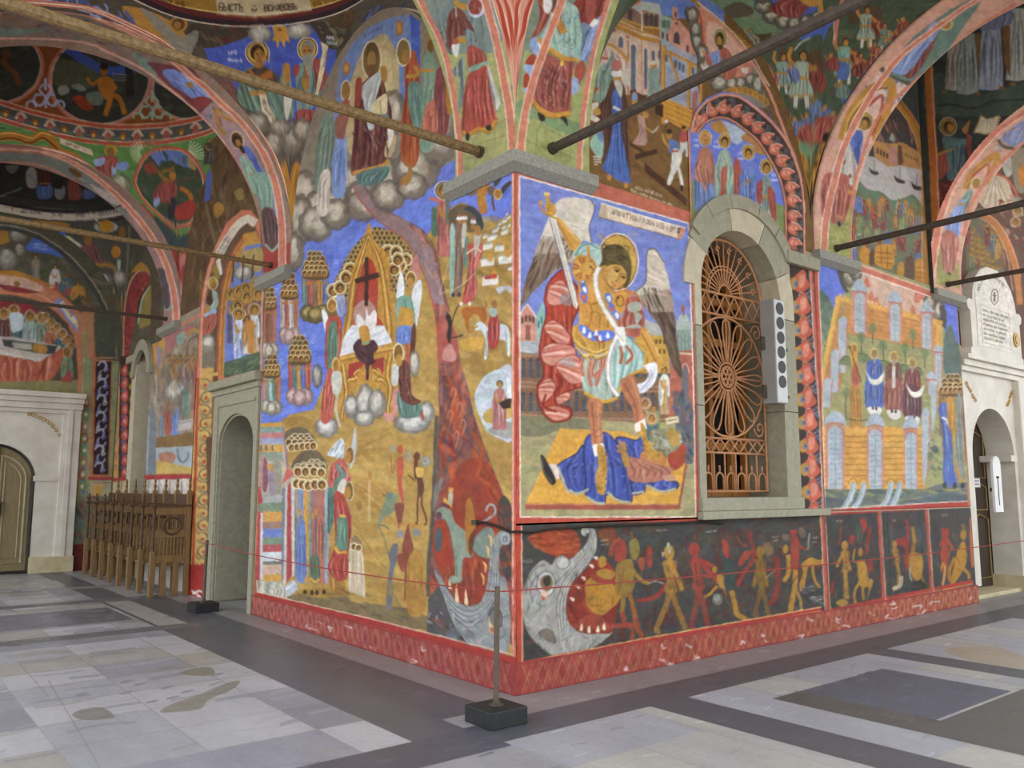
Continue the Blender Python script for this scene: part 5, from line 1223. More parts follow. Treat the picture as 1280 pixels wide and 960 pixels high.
S.line([(458,-130),(478,200),(500,500),(512,830)],12,'c2604a',sm=False);S.line([(452,-130),(472,200),(494,500),(505,830)],3,'e8ccb8',sm=False)
S.line([(372,-130),(380,60),(394,400),(408,830)],3,'d8a078',sm=False)
tag(S.build('painted_strip'),'narrow painted strip of red leaves and dark grapes, right of the grilled window','painted strip')
S=Flat('R','9c9664',4.52,8.32,1.33,4.42)
S.view(1020,320,.17192)
S.speckle([(0,500),(1050,650),(1100,1900),(0,1900)],['a8a06a','8a8a5c','a0945c','b4a870','90906a'],260,20,120,8,20,66,.45,False)
S.poly([(-40,-80),(240,40),(200,300),(140,400),(60,420),(-40,400)],'6474cc');S.poly([(900,330),(1080,330),(1100,700),(960,640),(920,500)],'6474cc')
S.blob([(-30,330),(40,270),(120,360),(130,480),(60,620),(-30,660)],'6c7c68');S.speckle([(-30,300),(120,330),(120,650),(-30,660)],['52624f','84947c'],50,14,50,60,60,67,.6);S.blob([(0,300),(40,250),(80,290),(60,320)],'5a6c58')
S.blob([(930,600),(980,500),(1020,620),(1090,700),(1090,860),(940,860)],'5f6f64')
S.poly([(300,50),(830,240),(850,420),(760,480),(620,440),(500,400),(340,330)],'d2ab94');S.speckle([(330,100),(820,260),(800,440),(380,330)],['dcc0ac','c49078','c8a890'],50,8,140,50,60,68,.5,False)
for a in range(200,345,10): S.line([(555+20*math.cos(math.radians(a)),215-20*math.sin(math.radians(a))),(555+210*math.cos(math.radians(a)),190-170*math.sin(math.radians(a)))],4,'b8a498',.7)
for x,y in ((370,190),(400,290),(440,330),(730,300),(700,390),(770,280)): S.blob([(x-20,y+34),(x-14,y-20),(x+6,y-34),(x+20,y+4),(x+24,y+34)],'c86a50',.8)
for x,y,rx,ry in ((240,150,70,80),(290,120,50,60),(880,400,60,80),(830,340,50,60)): S.cloud(x,y,rx,ry,('6a6054','9c8c7c','c4b4a4'),70)
S.blob([(150,110),(190,90),(205,200),(240,260),(200,250)],'54504a');S.blob([(900,360),(945,400),(945,520),(915,500)],'54504a')
S.poly([(200,320),(860,450),(910,480),(870,690),(240,560)],'c88a4a')
for k in range(7): S.line([(205,350+k*34),(870,505+k*32)],3,'9a5a30',.7,sm=False)
for k in range(34): S.line([(215+k*19,330+k*4.2),(222+k*19,560+k*4)],2,'a0663a',.5,sm=False)
for a,b in (((170,300),(260,340)),((385,350),(530,400)),((625,415),(770,460)),((840,480),(910,500))):
    S.poly([(a[0],a[1]-10),(b[0],b[1]-10),(b[0],b[1]+16),(a[0],a[1]+20)],'d8a04c')
    for k in range(4): x=a[0]+(b[0]-a[0])*k/3.2;y=a[1]+(b[1]-a[1])*k/3.2;S.poly([(x,y-8),(x,y-30),(x+18,y-26),(x+18,y-4)],'d8a04c')
def tower(x,y0,y1,w,slope=.16):
    S.poly([(x-w*.62,y0-2),(x+w*.62,y0+w*slope*1.2),(x+w*.55,y1+w*slope),(x-w*.55,y1)],'c08476')
    S.poly([(x-w*.38,y1),(x-w*.38,y0+w*.5),(x-w*.1,y0+w*.2),(x+w*.25,y0+w*.25),(x+w*.38,y0+w*.55),(x+w*.38,y1+w*slope)],'aab0b4')
    for r in range(int((y1-y0)/38)): S.line([(x-w*.34,y0+w*.6+r*38),(x+w*.34,y0+w*.6+r*38+w*slope)],3,'7f868e',.8,sm=False)
    S.line([(x,y0+w*.4),(x,y1)],3,'7f868e',.8);S.line([(x-w*.36,y0+w*.5),(x-w*.36,y1)],3,'d4d8da',.6)
    S.blob([(x-w*.62,y0),(x-w*.5,y0-w*.45),(x-w*.05,y0-w*.95),(x+w*.45,y0-w*.4),(x+w*.64,y0+w*.12),(x,y0+w*.05)],'a4adb6');S.line([(x-w*.6,y0+6),(x,y0+10),(x+w*.62,y0+w*.2)],9,'b86a60')
    S.speckle([(x-w*.55,y0),(x,y0-w*.9),(x+w*.55,y0)],['c0c8ce','8a949e'],12,5,30,70,40,71,.6)
tower(318,250,555,92);tower(575,330,612,84);tower(805,400,668,76)
for q in ([(150,300),(200,330),(60,960),(20,960)],): S.poly(q,'d09a4a')
S.poly([(180,330),(240,560),(180,960),(50,960)],'b8804c');S.line([(160,290),(100,600),(25,960)],26,'dca850',sm=False)
for x,y,h in ((195,450,400),(140,690,300),(85,900,200)): S.poly([(x-34,y+h),(x-30,y+10),(x,y-16),(x+32,y+10),(x+20,y+h)],'a8aeb4');S.line([(x+34,y),(x+22,y+h)],8,'b87a70')
S.poly([(880,490),(912,480),(920,660),(870,830),(850,830)],'d8a04c')
tower(890,690,960,52);tower(842,890,1010,56)
for x,y in ((330,580),(412,520),(490,640),(648,660),(705,560),(790,700)): S.line([(x,y),(x+2,y+120)],6,'4f5238');S.ell(x,y+10,30,40,'6f8054',.7)
for x,y,rx in ((330,740,70),(490,790,60),(640,820,60),(220,760,50),(740,840,40)): S.blob([(x-rx,y+30),(x-rx*.6,y-20),(x,y-32),(x+rx*.7,y-14),(x+rx,y+30)],'76805a');S.line([(x-rx,y+4),(x-rx*.5,y-22),(x,y-32),(x+rx*.7,y-14)],5,'4f5238')
def patriarch(x,y,robe,leg,r=.9):
    S.cloth([(x-40,y+60),(x+40,y+60),(x+62,y+160),(x+50,y+200),(x-50,y+200),(x-62,y+160)],robe,hx(robe)*.6,hx(robe)*.5+.5,6,9)
    S.cloth([(x-56,y+190),(x+56,y+190),(x+60,y+400),(x-60,y+400)],leg,hx(leg)*.6,hx(leg)*.5+.5,7,10)
    S.ell(x,y+10,32,44,'d8c08a');S.ell(x,y+10,27,38,'b8903c');S.ell(x,y+18,17,28,'a8793c');S.ell(x,y+2,17,14,'8a7a5c');S.blob([(x-14,y+34),(x+14,y+34),(x+4,y+80),(x-4,y+80)],'9c9078')
    S.blob([(x-46,y+400),(x-40,y+440),(x,y+470),(x+46,y+450),(x+44,y+400)],'d8d0c4');S.ell(x-12,y+405,8,14,'3a3436');S.ell(x+14,y+408,8,14,'3a3436')
S.blob([(250,650),(300,650),(305,720),(300,830),(280,900),(260,820)],'c89240');S.ell(278,660,26,36,'c8a45a');S.ell(280,670,16,26,'a07038');S.cloth([(260,820),(312,820),(330,1280),(250,1280)],'b8843f','8a5c28','d8ac68',5,8);S.blob([(265,810),(300,810),(310,930),(262,930)],'b0604c');S.line([(235,650),(250,680),(330,920)],6,'5a3a24');S.line([(228,668),(262,660)],6,'5a3a24')
patriarch(425,700,'4f62a8','5468a8');patriarch(565,722,'7c5048','9c5c50');patriarch(700,768,'8a4c48','6c4448')
for x,y in ((425,850),(720,940)): S.blob([(x-66,y-20),(x-30,y+40),(x+20,y+46),(x+70,y-5),(x+50,y+70),(x,y+90),(x-40,y+60)],'dcd4c8')
S.line([(565,800),(565,960)],24,'c8bcb0')
S.view(1020,480,.16667)
S.line([(225,90),(225,270)],7,'4f5238');S.ell(225,60,26,40,'6f8054',.7);S.line([(230,260),(330,275),(400,265)],6,'4a4c34')
S.poly([(20,335),(800,320),(820,790),(40,790)],'cf9440')
for r in range(10):
    y=395+r*42
    S.line([(25,y),(815,y-6)],5,'94602a',.9,sm=False)
    for k in range(48): S.line([(30+k*17+(r % 2)*8,y+6),(30+k*17+(r % 2)*8,y+36)],2.2,'e8c078',.7,sm=False)
for x0,x1 in ((20,80),(225,390),(510,660),(760,800)):
    S.poly([(x0,340),(x1,335),(x1,375),(x0,380)],'d8a048')
    for k in range(3): x=x0+(x1-x0)*k/2.4;S.poly([(x,345),(x,318),(x+28,318),(x+28,345)],'d8a048')
for x,y0,w in ((145,300,140),(445,318,124),(712,340,106)):
    S.poly([(x-w/2,790),(x-w/2,y0+10),(x+w/2,y0+10),(x+w/2,790)],'bd8478');S.poly([(x-w*.36,790),(x-w*.36,y0+50),(x-w*.2,y0+20),(x+w*.2,y0+20),(x+w*.36,y0+50),(x+w*.36,790)],'a6adb2')
    for r in range(11): S.line([(x-w*.33,y0+70+r*38),(x-w*.04,y0+70+r*38)],4,'7c848e',.9);S.line([(x+w*.04,y0+70+r*38),(x+w*.33,y0+70+r*38)],4,'7c848e',.9)
    S.line([(x,y0+30),(x,790)],5,'7c848e');S.line([(x-w*.36,y0+60),(x-w*.36,790)],5,'d0d4d8',.7)
    S.blob([(x-w*.56,y0),(x-w*.45,y0-50),(x-w*.1,y0-100),(x+w*.35,y0-70),(x+w*.56,y0),(x,y0-14)],'a2abb4');S.speckle([(x-w*.5,y0),(x,y0-90),(x+w*.5,y0)],['c0c8d0','8a949e'],16,6,40,70,40,72,.6);S.line([(x-w*.5,y0+4),(x,y0-8),(x+w*.5,y0+4)],10,'b8685c');S.line([(x-w*.42,y0+40),(x,y0+14),(x+w*.42,y0+40)],8,'c07068')
S.poly([(790,240),(850,230),(860,400),(830,690),(800,780)],'a8aeb2');S.line([(850,230),(850,480),(830,700)],9,'b87a70');S.blob([(790,240),(825,170),(850,240)],'a2abb4')
S.poly([(860,-20),(915,-20),(905,200),(870,390)],'a4acb0');S.line([(915,-20),(905,220)],12,'b88a54')
S.speckle([(840,450),(930,250),(950,650),(830,800)],['6a7a60','9aa070','4f6058'],50,16,60,40,60,73,.6,False);S.blob([(860,480),(900,460),(920,500),(890,520)],'54605c')
for x in (275,357,562,630): S.blob([(x-38,790),(x-36,730),(x,698),(x+36,730),(x+38,790)],'d8a048');S.ring(x,755,34,46,7,'a06a30',a0=180,a1=360)
S.poly([(40,788),(820,786),(1000,730),(1150,740),(1150,960),(40,960)],'6a7068');S.speckle([(40,790),(820,790),(1150,740),(1150,950),(40,950)],['9a9058','565e60','8a8a5c','4a525a','a89a58'],110,20,130,8,16,74,.5,False)
S.blob([(60,850),(200,880),(260,940),(60,960)],'545c64',.8);S.blob([(640,880),(760,860),(850,840),(950,820),(1130,830),(1130,900),(640,940)],'55606a',.8)
for x,y in ((280,740),(358,740),(565,735),(630,735)): S.line([(x,y),(x-6,y+60),(x-36,y+140),(x-90,y+215)],44,'9aa4aa');S.line([(x+6,y+10),(x-2,y+70),(x-30,y+140),(x-80,y+210)],10,'c4cacc',.8)
S.choir(930,1110,-60,60,400,['8a6a4a','b5803c','7c8c80'],24,3,3,seed=9)
S.cloth([(915,180),(985,140),(990,260),(1020,420),(1030,600),(1060,740),(960,745),(955,500),(945,300)],'5668b0','38487f','8c9cd0',8,12);S.line([(945,250),(980,270),(985,300)],14,'d8d4d0')
S.cloth([(985,110),(1040,130),(1050,330),(1035,520),(1110,740),(1060,700),(1020,400),(990,300)],'c08a3c','8f602a','dcb068',6,11);S.cloth([(1060,100),(1090,120),(1110,560),(1120,740),(1050,560)],'8a8c80','5c645c','b4b4a8',5,9);S.cloth([(1095,60),(1120,70),(1135,420),(1120,600)],'a8604c','743c30','cc9880',3,8)
for x in (965,1040,1100): S.ell(x,760,16,24,'3f4444')
S.view(0,0,1)
S.line([(1019,310),(1024,440),(1027.5,641)],5.5,'c0503c',sm=False);S.line([(1022.5,330),(1027,440),(1031,636)],1.1,'e8ccb8',sm=False)
S.line([(1064,331),(1166,368)],6,'cc6f58',sm=False);S.line([(1068,338),(1166,372)],1.2,'ecd8c8',sm=False)
S.line([(1028,641),(1120,635.5),(1216,630)],7,'b03c32',sm=False);S.line([(1028,636.5),(1120,631.5),(1212,626)],1.1,'e8ccb8',sm=False)
S.line([(1208,480),(1211.5,632)],3.4,'b8704c',sm=False)
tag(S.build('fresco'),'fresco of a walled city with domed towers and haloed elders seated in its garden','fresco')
GO,RE = 'ab7a30','9c3e30'
def nude(S,x,y,h,c,lean=0.,stride=.18,arm=None,head=True,wing=None):
    """a striding naked figure, feet at y"""
    hip=(x+lean*.4*h,y-h*.48);sh=(x+lean*h,y-h*.8)
    A_=.66
    if wing: S.blob([(sh[0],sh[1]),(sh[0]-h*.12,sh[1]-h*.12),(sh[0]-h*.2,sh[1]+h*.02),(sh[0]-h*.08,sh[1]+h*.12)],wing,.8);S.blob([(sh[0],sh[1]),(sh[0]+h*.14,sh[1]-h*.13),(sh[0]+h*.2,sh[1]),(sh[0]+h*.06,sh[1]+h*.1)],wing,.8)
    for d in (-1,1): S.line([hip,(x+d*stride*h*.45,y-h*.25),(x+d*stride*h,y-h*.02),(x+d*stride*h+h*.05,y)],h*.062,c,A_)
    S.blob([(sh[0]-h*.08,sh[1]+h*.01),(sh[0]+h*.08,sh[1]),(hip[0]+h*.05,hip[1]-h*.13),(hip[0]+h*.075,hip[1]+h*.03),(hip[0]-h*.065,hip[1]+h*.03),(hip[0]-h*.045,hip[1]-h*.13)],c,A_);S.blob([(sh[0]-h*.05,sh[1]+h*.03),(sh[0]+h*.03,sh[1]+h*.02),(hip[0]+h*.02,hip[1]-h*.1),(hip[0]-h*.03,hip[1]-h*.08)],np.clip(hx(c)*1.25,0,1),.4)
    for a in (arm or [(-.14,.22),(.16,.2)]): S.line([sh,(sh[0]+a[0]*h*.7,sh[1]+a[1]*h*.55),(sh[0]+a[0]*h*1.2,sh[1]+a[1]*h*1.1)],h*.05,c)
    if head: S.ell(sh[0]+lean*h*.1,sh[1]-h*.1,h*.06,h*.085,c);S.line([sh,(sh[0]+lean*h*.06,sh[1]-h*.05)],h*.06,c)
    S.line([(sh[0],sh[1]+h*.04),hip],h*.012,hx(c)*.7,.8)
S=Flat('R','47443f',-.005,4.50,.24,1.315)
S.view(640,640,.2188)
S.speckle([(0,0),(1830,0),(1830,900),(0,900)],['524e48','3c3a38','4a4a4c','5a4238','6a3a2c'],260,26,150,10,40,81,.4,False);S.speckle([(400,100),(1830,60),(1830,700),(560,760)],['6a3026','5c2c24','35393a'],90,34,150,80,40,80,.4,False)
S.blob([(90,150),(200,100),(330,90),(385,150),(380,230),(330,265),(240,250),(180,220)],'9c4428');S.speckle([(90,150),(330,90),(385,220),(240,250)],['c0603a','7c3420','b54c2c'],40,14,110,10,20,82,.6)
S.blob([(490,120),(560,85),(600,130),(540,180)],'8a4028',.8)
GR2 = '9a958c'
head=[(60,480),(80,400),(120,320),(180,275),(225,300),(250,265),(290,248),(330,270),(390,220),(430,170),(440,120),(405,130),(398,105),(430,85),(470,100),(485,160),(470,240),(420,320),(350,400),(315,480),(310,560),(330,640),(400,690),(500,695),(575,680),(520,740),(400,810),(300,840),(200,800),(100,700),(65,600)]
S.poly(head,GR2,sm=True)
S.clip(head,True)
S.speckle(head,['b0aba2','84807a','c0bcb4','75726e','a8a096'],130,9,100,100,50,83,.5)
for r in range(8): S.line([(300+r*4-30,820-r*14),(270+r*7,700-r*4),(255+r*9,560),(280+r*8,430),(350+r*9,330),(420+r*7,240),(440+r*5,150)],6,['6f6a66','bcb6ac'][r % 2],.7)
S.blob([(150,690),(200,665),(240,690),(250,750),(190,730)],'6a5a50',.8);S.ell(290,290,38,36,'b4b0a8');S.ring(290,290,38,36,5,'6a6864')
S.clip()
S.line([(80,470),(90,390),(135,320),(190,300)],10,'6a6a6c',.8);S.line([(120,520),(105,440),(140,370),(200,335)],8,'6a6a6c',.8)
S.ell(195,410,52,70,'bdbcb8');S.ring(195,410,52,72,7,'6a6c70');S.ell(198,405,38,48,'8a6a4a');S.ell(200,395,22,32,'453c36');S.blob([(160,430),(180,460),(220,460),(190,490),(180,505),(165,480)],'cfae8a');S.blob([(165,480),(190,488),(180,508)],'b0553c')
S.ring(418,112,18,22,7,'bcb8b0',a0=60,a1=380)
maw=[(350,400),(420,330),(470,270),(560,300),(620,420),(600,560),(575,680),(500,695),(400,690),(330,640),(310,560),(315,480)]
S.poly(maw,'8a3426',sm=True);S.speckle(maw,['a8472e','642820','9a3a28','743024'],60,16,90,40,40,84,.6)
S.blob([(420,400),(460,370),(520,360),(600,440),(620,490),(560,560),(500,590),(430,540),(420,470)],'b07a2c');S.blob([(440,360),(500,355),(580,380),(560,410),(480,400)],'9a3c2a');S.ell(515,285,24,34,GO);S.blob([(480,340),(540,325),(590,350),(560,385),(500,370)],GO);S.blob([(380,640),(430,590),(500,590),(560,640),(660,630),(720,650),(640,660),(480,670)],'9c4430');S.line([(430,490),(450,530),(520,540)],12,'8a5a20',.7)
for x,y in ((395,660),(440,672),(490,670),(525,655)): S.blob([(x-10,y+14),(x+2,y-24),(x+10,y+16)],'dcc4a8')
for x,y in ((340,500),(370,430),(405,380),(450,310),(475,265)): S.blob([(x-10,y-10),(x+14,y-8),(x+12,y+12)],'d8c8b0')
S.line([(680,640),(690,700),(670,770)],22,'9c4430');S.line([(560,250),(580,180),(620,150)],26,'a04430')
S.blob([(590,200),(640,160),(655,230),(640,280),(590,280)],RE);S.blob([(600,300),(680,270),(700,360),(680,470),(600,480),(590,400)],'8f7030');S.blob([(670,180),(710,150),(730,210),(710,270),(680,260)],'86703a');S.line([(690,150),(680,110)],8,'86703a');S.blob([(770,200),(800,210),(800,310),(770,300)],RE);S.blob([(720,270),(760,260),(750,330),(730,320)],'9a5030')
S.line([(690,330),(740,390),(785,410)],22,'9c7a34');S.line([(785,408),(820,395),(870,410)],6,'a8a49c');S.line([(640,460),(630,560),(640,620)],26,'946a30');S.line([(670,460),(700,580),(715,660),(745,710)],26,'94582c');S.line([(630,570),(640,630)],20,RE);S.line([(710,600),(740,720)],16,RE)
S.blob([(710,500),(800,480),(850,440),(880,400),(870,450),(820,500),(740,515)],'94382a');S.line([(730,610),(800,660),(850,700),(900,690)],16,'5a3a30',.8)
S.view(820,640,.1719)
nude(S,110,870,640,GO,-.02,.17,[(.12,.3)]);S.blob([(80,230),(100,225),(108,290),(90,300)],'a8a290');S.blob([(42,290),(60,300),(50,330)],'a8a290')
nude(S,320,850,640,RE,-.06,.1,[(.22,.25),(.2,.1)],wing='4f4a40');S.line([(290,210),(280,160)],8,RE);S.line([(310,210),(330,190)],8,RE);S.line([(330,460),(410,475)],20,RE)
S.blob([(440,460),(490,460),(495,530),(510,600),(520,640),(490,560),(460,550)],GO);S.line([(445,540),(400,590),(350,620)],22,GO);S.ell(428,420,18,26,GO);S.ell(447,635,38,42,'76746c');S.ell(440,625,24,28,'9a988e',.7);S.line([(550,570),(570,660),(590,740),(690,800)],38,GO)
S.blob([(480,200),(520,220),(530,330),(490,300)],RE);S.blob([(380,220),(420,300),(390,340),(360,300)],'474a48');S.blob([(500,340),(560,360),(580,460),(560,560),(520,560),(500,440)],'3c4a44')
S.line([(680,150),(700,230),(710,340),(640,440),(590,540)],30,'8f3a2c');S.blob([(600,360),(640,290),(700,290),(660,350),(610,395)],RE);S.line([(640,230),(660,260)],16,RE)
nude(S,770,760,520,'8a6428',-.02,.1,[(.08,.35),(-.08,.35)]);S.blob([(780,230),(840,230),(850,300),(800,320)],'7d6440',.8);S.line([(800,480),(870,420)],6,'8a8478');S.line([(880,330),(885,480),(870,600),(820,680)],34,'873628')
S.blob([(920,160),(970,170),(960,210),(925,200)],'6a5a48');S.blob([(1050,110),(1095,150),(1070,190),(1040,160)],'6a5a48');S.line([(1000,130),(1000,170)],50,RE);S.blob([(980,190),(1030,190),(1040,360),(1020,430),(990,420)],RE);S.line([(1030,210),(1060,260),(1100,270)],18,RE);S.line([(1105,270),(1115,150)],10,'8f8c84')
S.ell(942,270,20,32,GO);S.line([(960,310),(965,430),(930,505)],30,GO);S.line([(1015,420),(1010,540),(990,650),(970,760)],40,GO);S.line([(1020,560),(1050,650),(1060,720)],22,'9c7a40');S.blob([(1060,380),(1120,330),(1180,350),(1220,340),(1220,385),(1170,390),(1110,400),(1085,520),(1050,580),(1045,520),(1070,450)],GO);S.line([(1140,390),(1150,480),(1190,550)],20,GO)
for x,y in ((1000,740),(1100,560),(1160,640),(1230,660),(560,820),(600,850)): S.speckle([(x-40,y-20),(x+40,y-30),(x+50,y+20),(x-40,y+30)],['b0aca4','8a8680','6a6660'],14,8,50,20,50,int(x),.6)
for q in ([(0,142),(110,135)],[(360,150),(470,140)],[(845,185),(900,180)],[(850,212),(890,208)],[(1140,190),(1190,188)],[(1145,222),(1170,220)]): S.text('ДИАВОЛИ И ГРЕХИ'[:int((q[1][0]-q[0][0])/7.5)],q,9,2.6,'a8a49a',gap=.1)
S.view(640,640,.2188);S.text('АДЪ',[(66,290),(140,286)],20,3,'9a988e');S.text('ДИАВОЛЪ',[(505,168),(640,155)],9,2.4,'b09a84',gap=.1);S.text('ЗЛИ ДУСИ',[(510,192),(640,182)],9,2.4,'b09a84',gap=.1)
S.view(640,640,.2188);S.speckle([(600,150),(1800,120),(1800,560),(600,640)],[GO,RE,'7c3428','8a6428','5a3026'],150,8,70,75,40,87,.3,False);S.speckle([(55,70),(1830,10),(1830,700),(55,860)],['3f3c3a','4a4642','52504e','4a3a34'],420,7,60,80,60,88,.38,False)
S.view(0,0,1)
S.line([(645,651),(873,649)],6,'b8432f',sm=False);S.line([(645,832),(800,803),(1027,762)],8,'a83a2f',sm=False);S.line([(645,835),(800,806.5),(1027,764)],1.4,'c89a58',sm=False);S.line([(651,829),(800,799),(1027,758.5)],1.3,'d0a868',sm=False)
S.line([(648,651),(650,836)],8,'b8432f',sm=False);S.line([(652,656),(653,832)],1.2,'e4c8b0',sm=False);S.line([(1027.5,640),(1034,766)],4,'b8503c',sm=False);S.line([(1025.5,640),(1031.5,762)],1.,'d8b898',sm=False)
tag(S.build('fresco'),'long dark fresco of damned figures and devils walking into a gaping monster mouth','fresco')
def small(u0,u1,base,seed,label,draw):
    S=Flat('R',base,u0,u1,.24,1.315)
    S.view(1020,620,.16667)
    S.speckle([(40,60),(1170,60),(1170,900),(40,900)],['524e48','3c3a38','54505a','5a3c36','6a3a30'],150,18,130,85,20,seed,.45,False)
    draw(S);S.speckle([(130,250),(1150,220),(1150,640),(130,780)],[GO,RE,'7c3428','8a6428'],130,9,70,80,30,seed+9,.38,False);S.speckle([(40,60),(1170,60),(1170,900),(40,900)],['3f3c3a','4a4642','54504e','4a3a34'],300,8,60,80,60,seed+7,.4,False)
    S.view(0,0,1)
    S.line([(1030,640),(1120,635),(1216,629.5)],8,'ab3a30',sm=False);S.line([(1032,765),(1120,746),(1216,727)],5,'a83c30',sm=False);S.line([(1032,768),(1120,749),(1216,730)],1.2,'c89a58',sm=False)
    for a,b in (((1029,640),(1036,764)),((1098.5,638),(1105,752)),((1158,635),(1165,740))): S.line([a,b],4.,'ab4a3c',sm=False);S.line([(a[0]+2.2,a[1]),(b[0]+2.2,b[1])],.9,'d0b090',sm=False)
    tag(S.build('fresco'),label,'fresco')
def d1(S):
    S.blob([(330,180),(370,170),(380,230),(350,290)],RE);S.line([(410,230),(390,330),(375,430)],22,'85382c');S.blob([(300,210),(350,240),(345,340),(320,370)],'43504a');S.blob([(255,300),(290,300),(280,360),(250,350)],'94382a');S.line([(190,230),(180,330),(165,370)],14,'7d4434')
    nude(S,225,760,430,GO,-.02,.02,[(-.12,.25),(.08,.3)]);S.blob([(150,800),(200,770),(245,800),(200,830)],'a8803a');S.ell(335,420,18,34,GO);S.blob([(310,490),(360,480),(385,560),(390,650),(330,650),(315,560)],GO);S.line([(320,500),(280,480),(290,400)],14,GO);S.blob([(320,640),(400,620),(430,640),(410,700),(380,790),(395,690),(350,690)],GO);S.line([(330,640),(290,720),(300,820)],20,GO);S.line([(350,680),(360,780)],18,GO)
    S.blob([(390,480),(430,500),(410,570),(385,560)],RE,.8);S.line([(125,640),(120,740)],20,'8f3428');S.text('ЗЛИ ДЕЛА',[(150,192),(280,188)],10,3,'a8a49a',gap=.12);S.speckle([(200,830),(300,800),(300,840),(200,850)],['b8b4ac'],14,6,40,10,40,91,.7)
def d2(S):
    S.blob([(600,330),(650,310),(690,350),(690,560),(665,500),(655,380),(610,370)],'94382a');S.line([(680,170),(690,300),(680,460)],26,'8a3a34');nude(S,620,660,330,GO,-.09,.02,[(.05,.3)]);S.line([(640,600),(630,670),(575,700)],30,'b8a080');S.blob([(705,430),(790,440),(800,560),(770,640),(720,600),(695,500)],GO);S.line([(725,230),(735,320),(725,430)],30,'94702f');S.line([(700,530),(705,600),(720,640)],8,'c0b8a8');S.line([(790,600),(820,680),(840,700)],18,'8a7034')
    S.blob([(700,760),(740,650),(800,640),(840,700),(780,740)],'2f2e30',.9);S.text('СУДЪ',[(572,188),(640,184)],10,3,'9a968e',gap=.12)
    for x in (560,760,810): S.line([(x,200),(x+10,420)],16,'4f5a60',.6)
def d3(S):
    nude(S,960,640,400,RE,.03,.1,[(-.14,.2),(.12,.2)]);S.blob([(930,420),(980,380),(1000,460),(960,560)],'a0442e',.8);S.line([(960,500),(920,580),(900,690)],20,GO);S.line([(970,520),(960,620),(945,680)],18,'b08a50');S.blob([(1070,380),(1110,340),(1130,420),(1120,520),(1050,640),(1010,660),(1040,500)],GO);S.ell(1105,290,22,40,'a07430');S.line([(1100,210),(1110,260)],30,'74603c',.8);S.line([(1100,540),(1140,580),(1150,620)],24,GO);S.line([(1040,460),(1000,560),(1010,640)],26,'9c7028');S.line([(950,240),(960,330)],20,'94382a');S.line([(990,240),(985,300)],18,'94382a');S.text('АЩЕ МИ',[(945,150),(1020,144)],11,3,'b0aca4',gap=.12)
    S.blob([(1150,200),(1172,160),(1185,300),(1195,480),(1165,520)],'b0603a')
small(4.50,5.90,'45413d',92,'dark fresco of two naked yellow figures, nearest of three small hell panels',d1)
small(5.90,7.26,'46423e',93,'dark fresco of a kneeling and a bound figure, middle of three small hell panels',d2)
small(7.26,8.31,'46423e',94,'dark fresco of figures tangled with a red devil, farthest of three small hell panels',d3)
for wall,u1,pts in (('R',8.34,[(646,852),(980,791),(1220,740)]),('L',5.32,[(644,846),(480,801),(318,757)])):
    S=Flat(wall,'963c36',-.02 if wall == 'R' else .0,u1,0,.245,off=.02)
    g=random.Random(5)
    n=int(u1/.1)
    P=lambda u,v: project(S.P(np.array([u]),np.array([v])))[0,:2]
    S.view(0,0,1)
    for k in range(n):
        u=k*.21+.05
        if u > u1: break
        for du,w in ((0,1.2),(.035,.8)):
            S.line([P(u+du,.015),P(u+.105,.225-du*1.5),P(u+.21-du,.015)],w,'b07a6c' if wall == 'L' else 'b08450',.85,sm=False);S.line([P(u+du,.225),P(u+.105,.015+du*1.5),P(u+.21-du,.225)],w,'b07a6c' if wall == 'L' else 'b08450',.85,sm=False)
    for k in range(26 if wall == 'R' else 8):
        u=g.uniform(.5,u1-.1);v=g.uniform(0,.2);p=P(u,v)
        S.line([p,(p[0]+g.uniform(-6,8),p[1]+g.uniform(-4,4)),(p[0]+g.uniform(-8,14),p[1]+g.uniform(-5,5))],g.uniform(.8,2.2),'d8c4bc',.75)
    tag(S.build('baseboard_'+{'R': 'right','L': 'left'}[wall],skirt=.02),kind='structure')
S=Flat('L','6a5038',5.28,9.95,3.05,7.0,off=.005)
S.view(180,90,.15625)
S.speckle([(380,400),(900,500),(900,1600),(380,1600)],['7c6448','54402c','8a7456','4a3c30'],140,22,170,82,14,101,.6,False)
S.view(0,220,.25)
S.poly([(1040,-60),(1060,0),(1050,120),(1020,130)],'5068c0');S.blob([(1070,150),(1100,130),(1120,170),(1080,210)],'b08040');S.blob([(1170,80),(1210,60),(1220,110),(1190,120)],'94804a')
S.speckle([(980,350),(1020,330),(1010,720),(920,720)],['8a6a34','6a5030','9a7a44','5a4834'],40,12,120,85,8,102,.7,False)
S.view(140,300,.1875)
arch_o=[(560,960),(575,700),(600,440),(630,250),(680,60),(760,-110),(860,-200),(930,-195),(985,-130),(1000,60),(1000,960)]
S.poly(arch_o,'cc7658',sm=False)
S.poly([(600,900),(612,500),(645,270),(700,90),(800,-90),(880,-160),(940,-130),(990,0),(990,900)],'6f5440')
S.line([(700,120),(760,10),(830,-90),(900,-140),(960,-110)],56,'d8c8b4')
for q in ([(706,100),(760,5),(820,-85)],[(728,110),(780,20),(835,-60)]): S.text('АЗЪ ЕСМЬ ЛОЗА',q,16,3,'6a5a58',gap=.12)
S.blob([(690,150),(720,130),(735,220),(715,230)],'d8cabc');S.blob([(660,190),(690,150),(720,230),(700,260)],'a07c3c')
S.poly([(700,900),(715,480),(740,280),(800,80),(880,-40),(960,-60),(990,0),(980,900)],'c08c40');S.line([(700,900),(716,500),(742,290),(800,90),(870,-20)],14,'b0583c');S.line([(728,900),(742,500),(766,300),(815,110),(880,0)],8,'b0583c')
S.poly([(745,890),(756,500),(780,330),(830,150),(890,40),(1000,20),(1000,780),(760,880)],'6a7cc4')
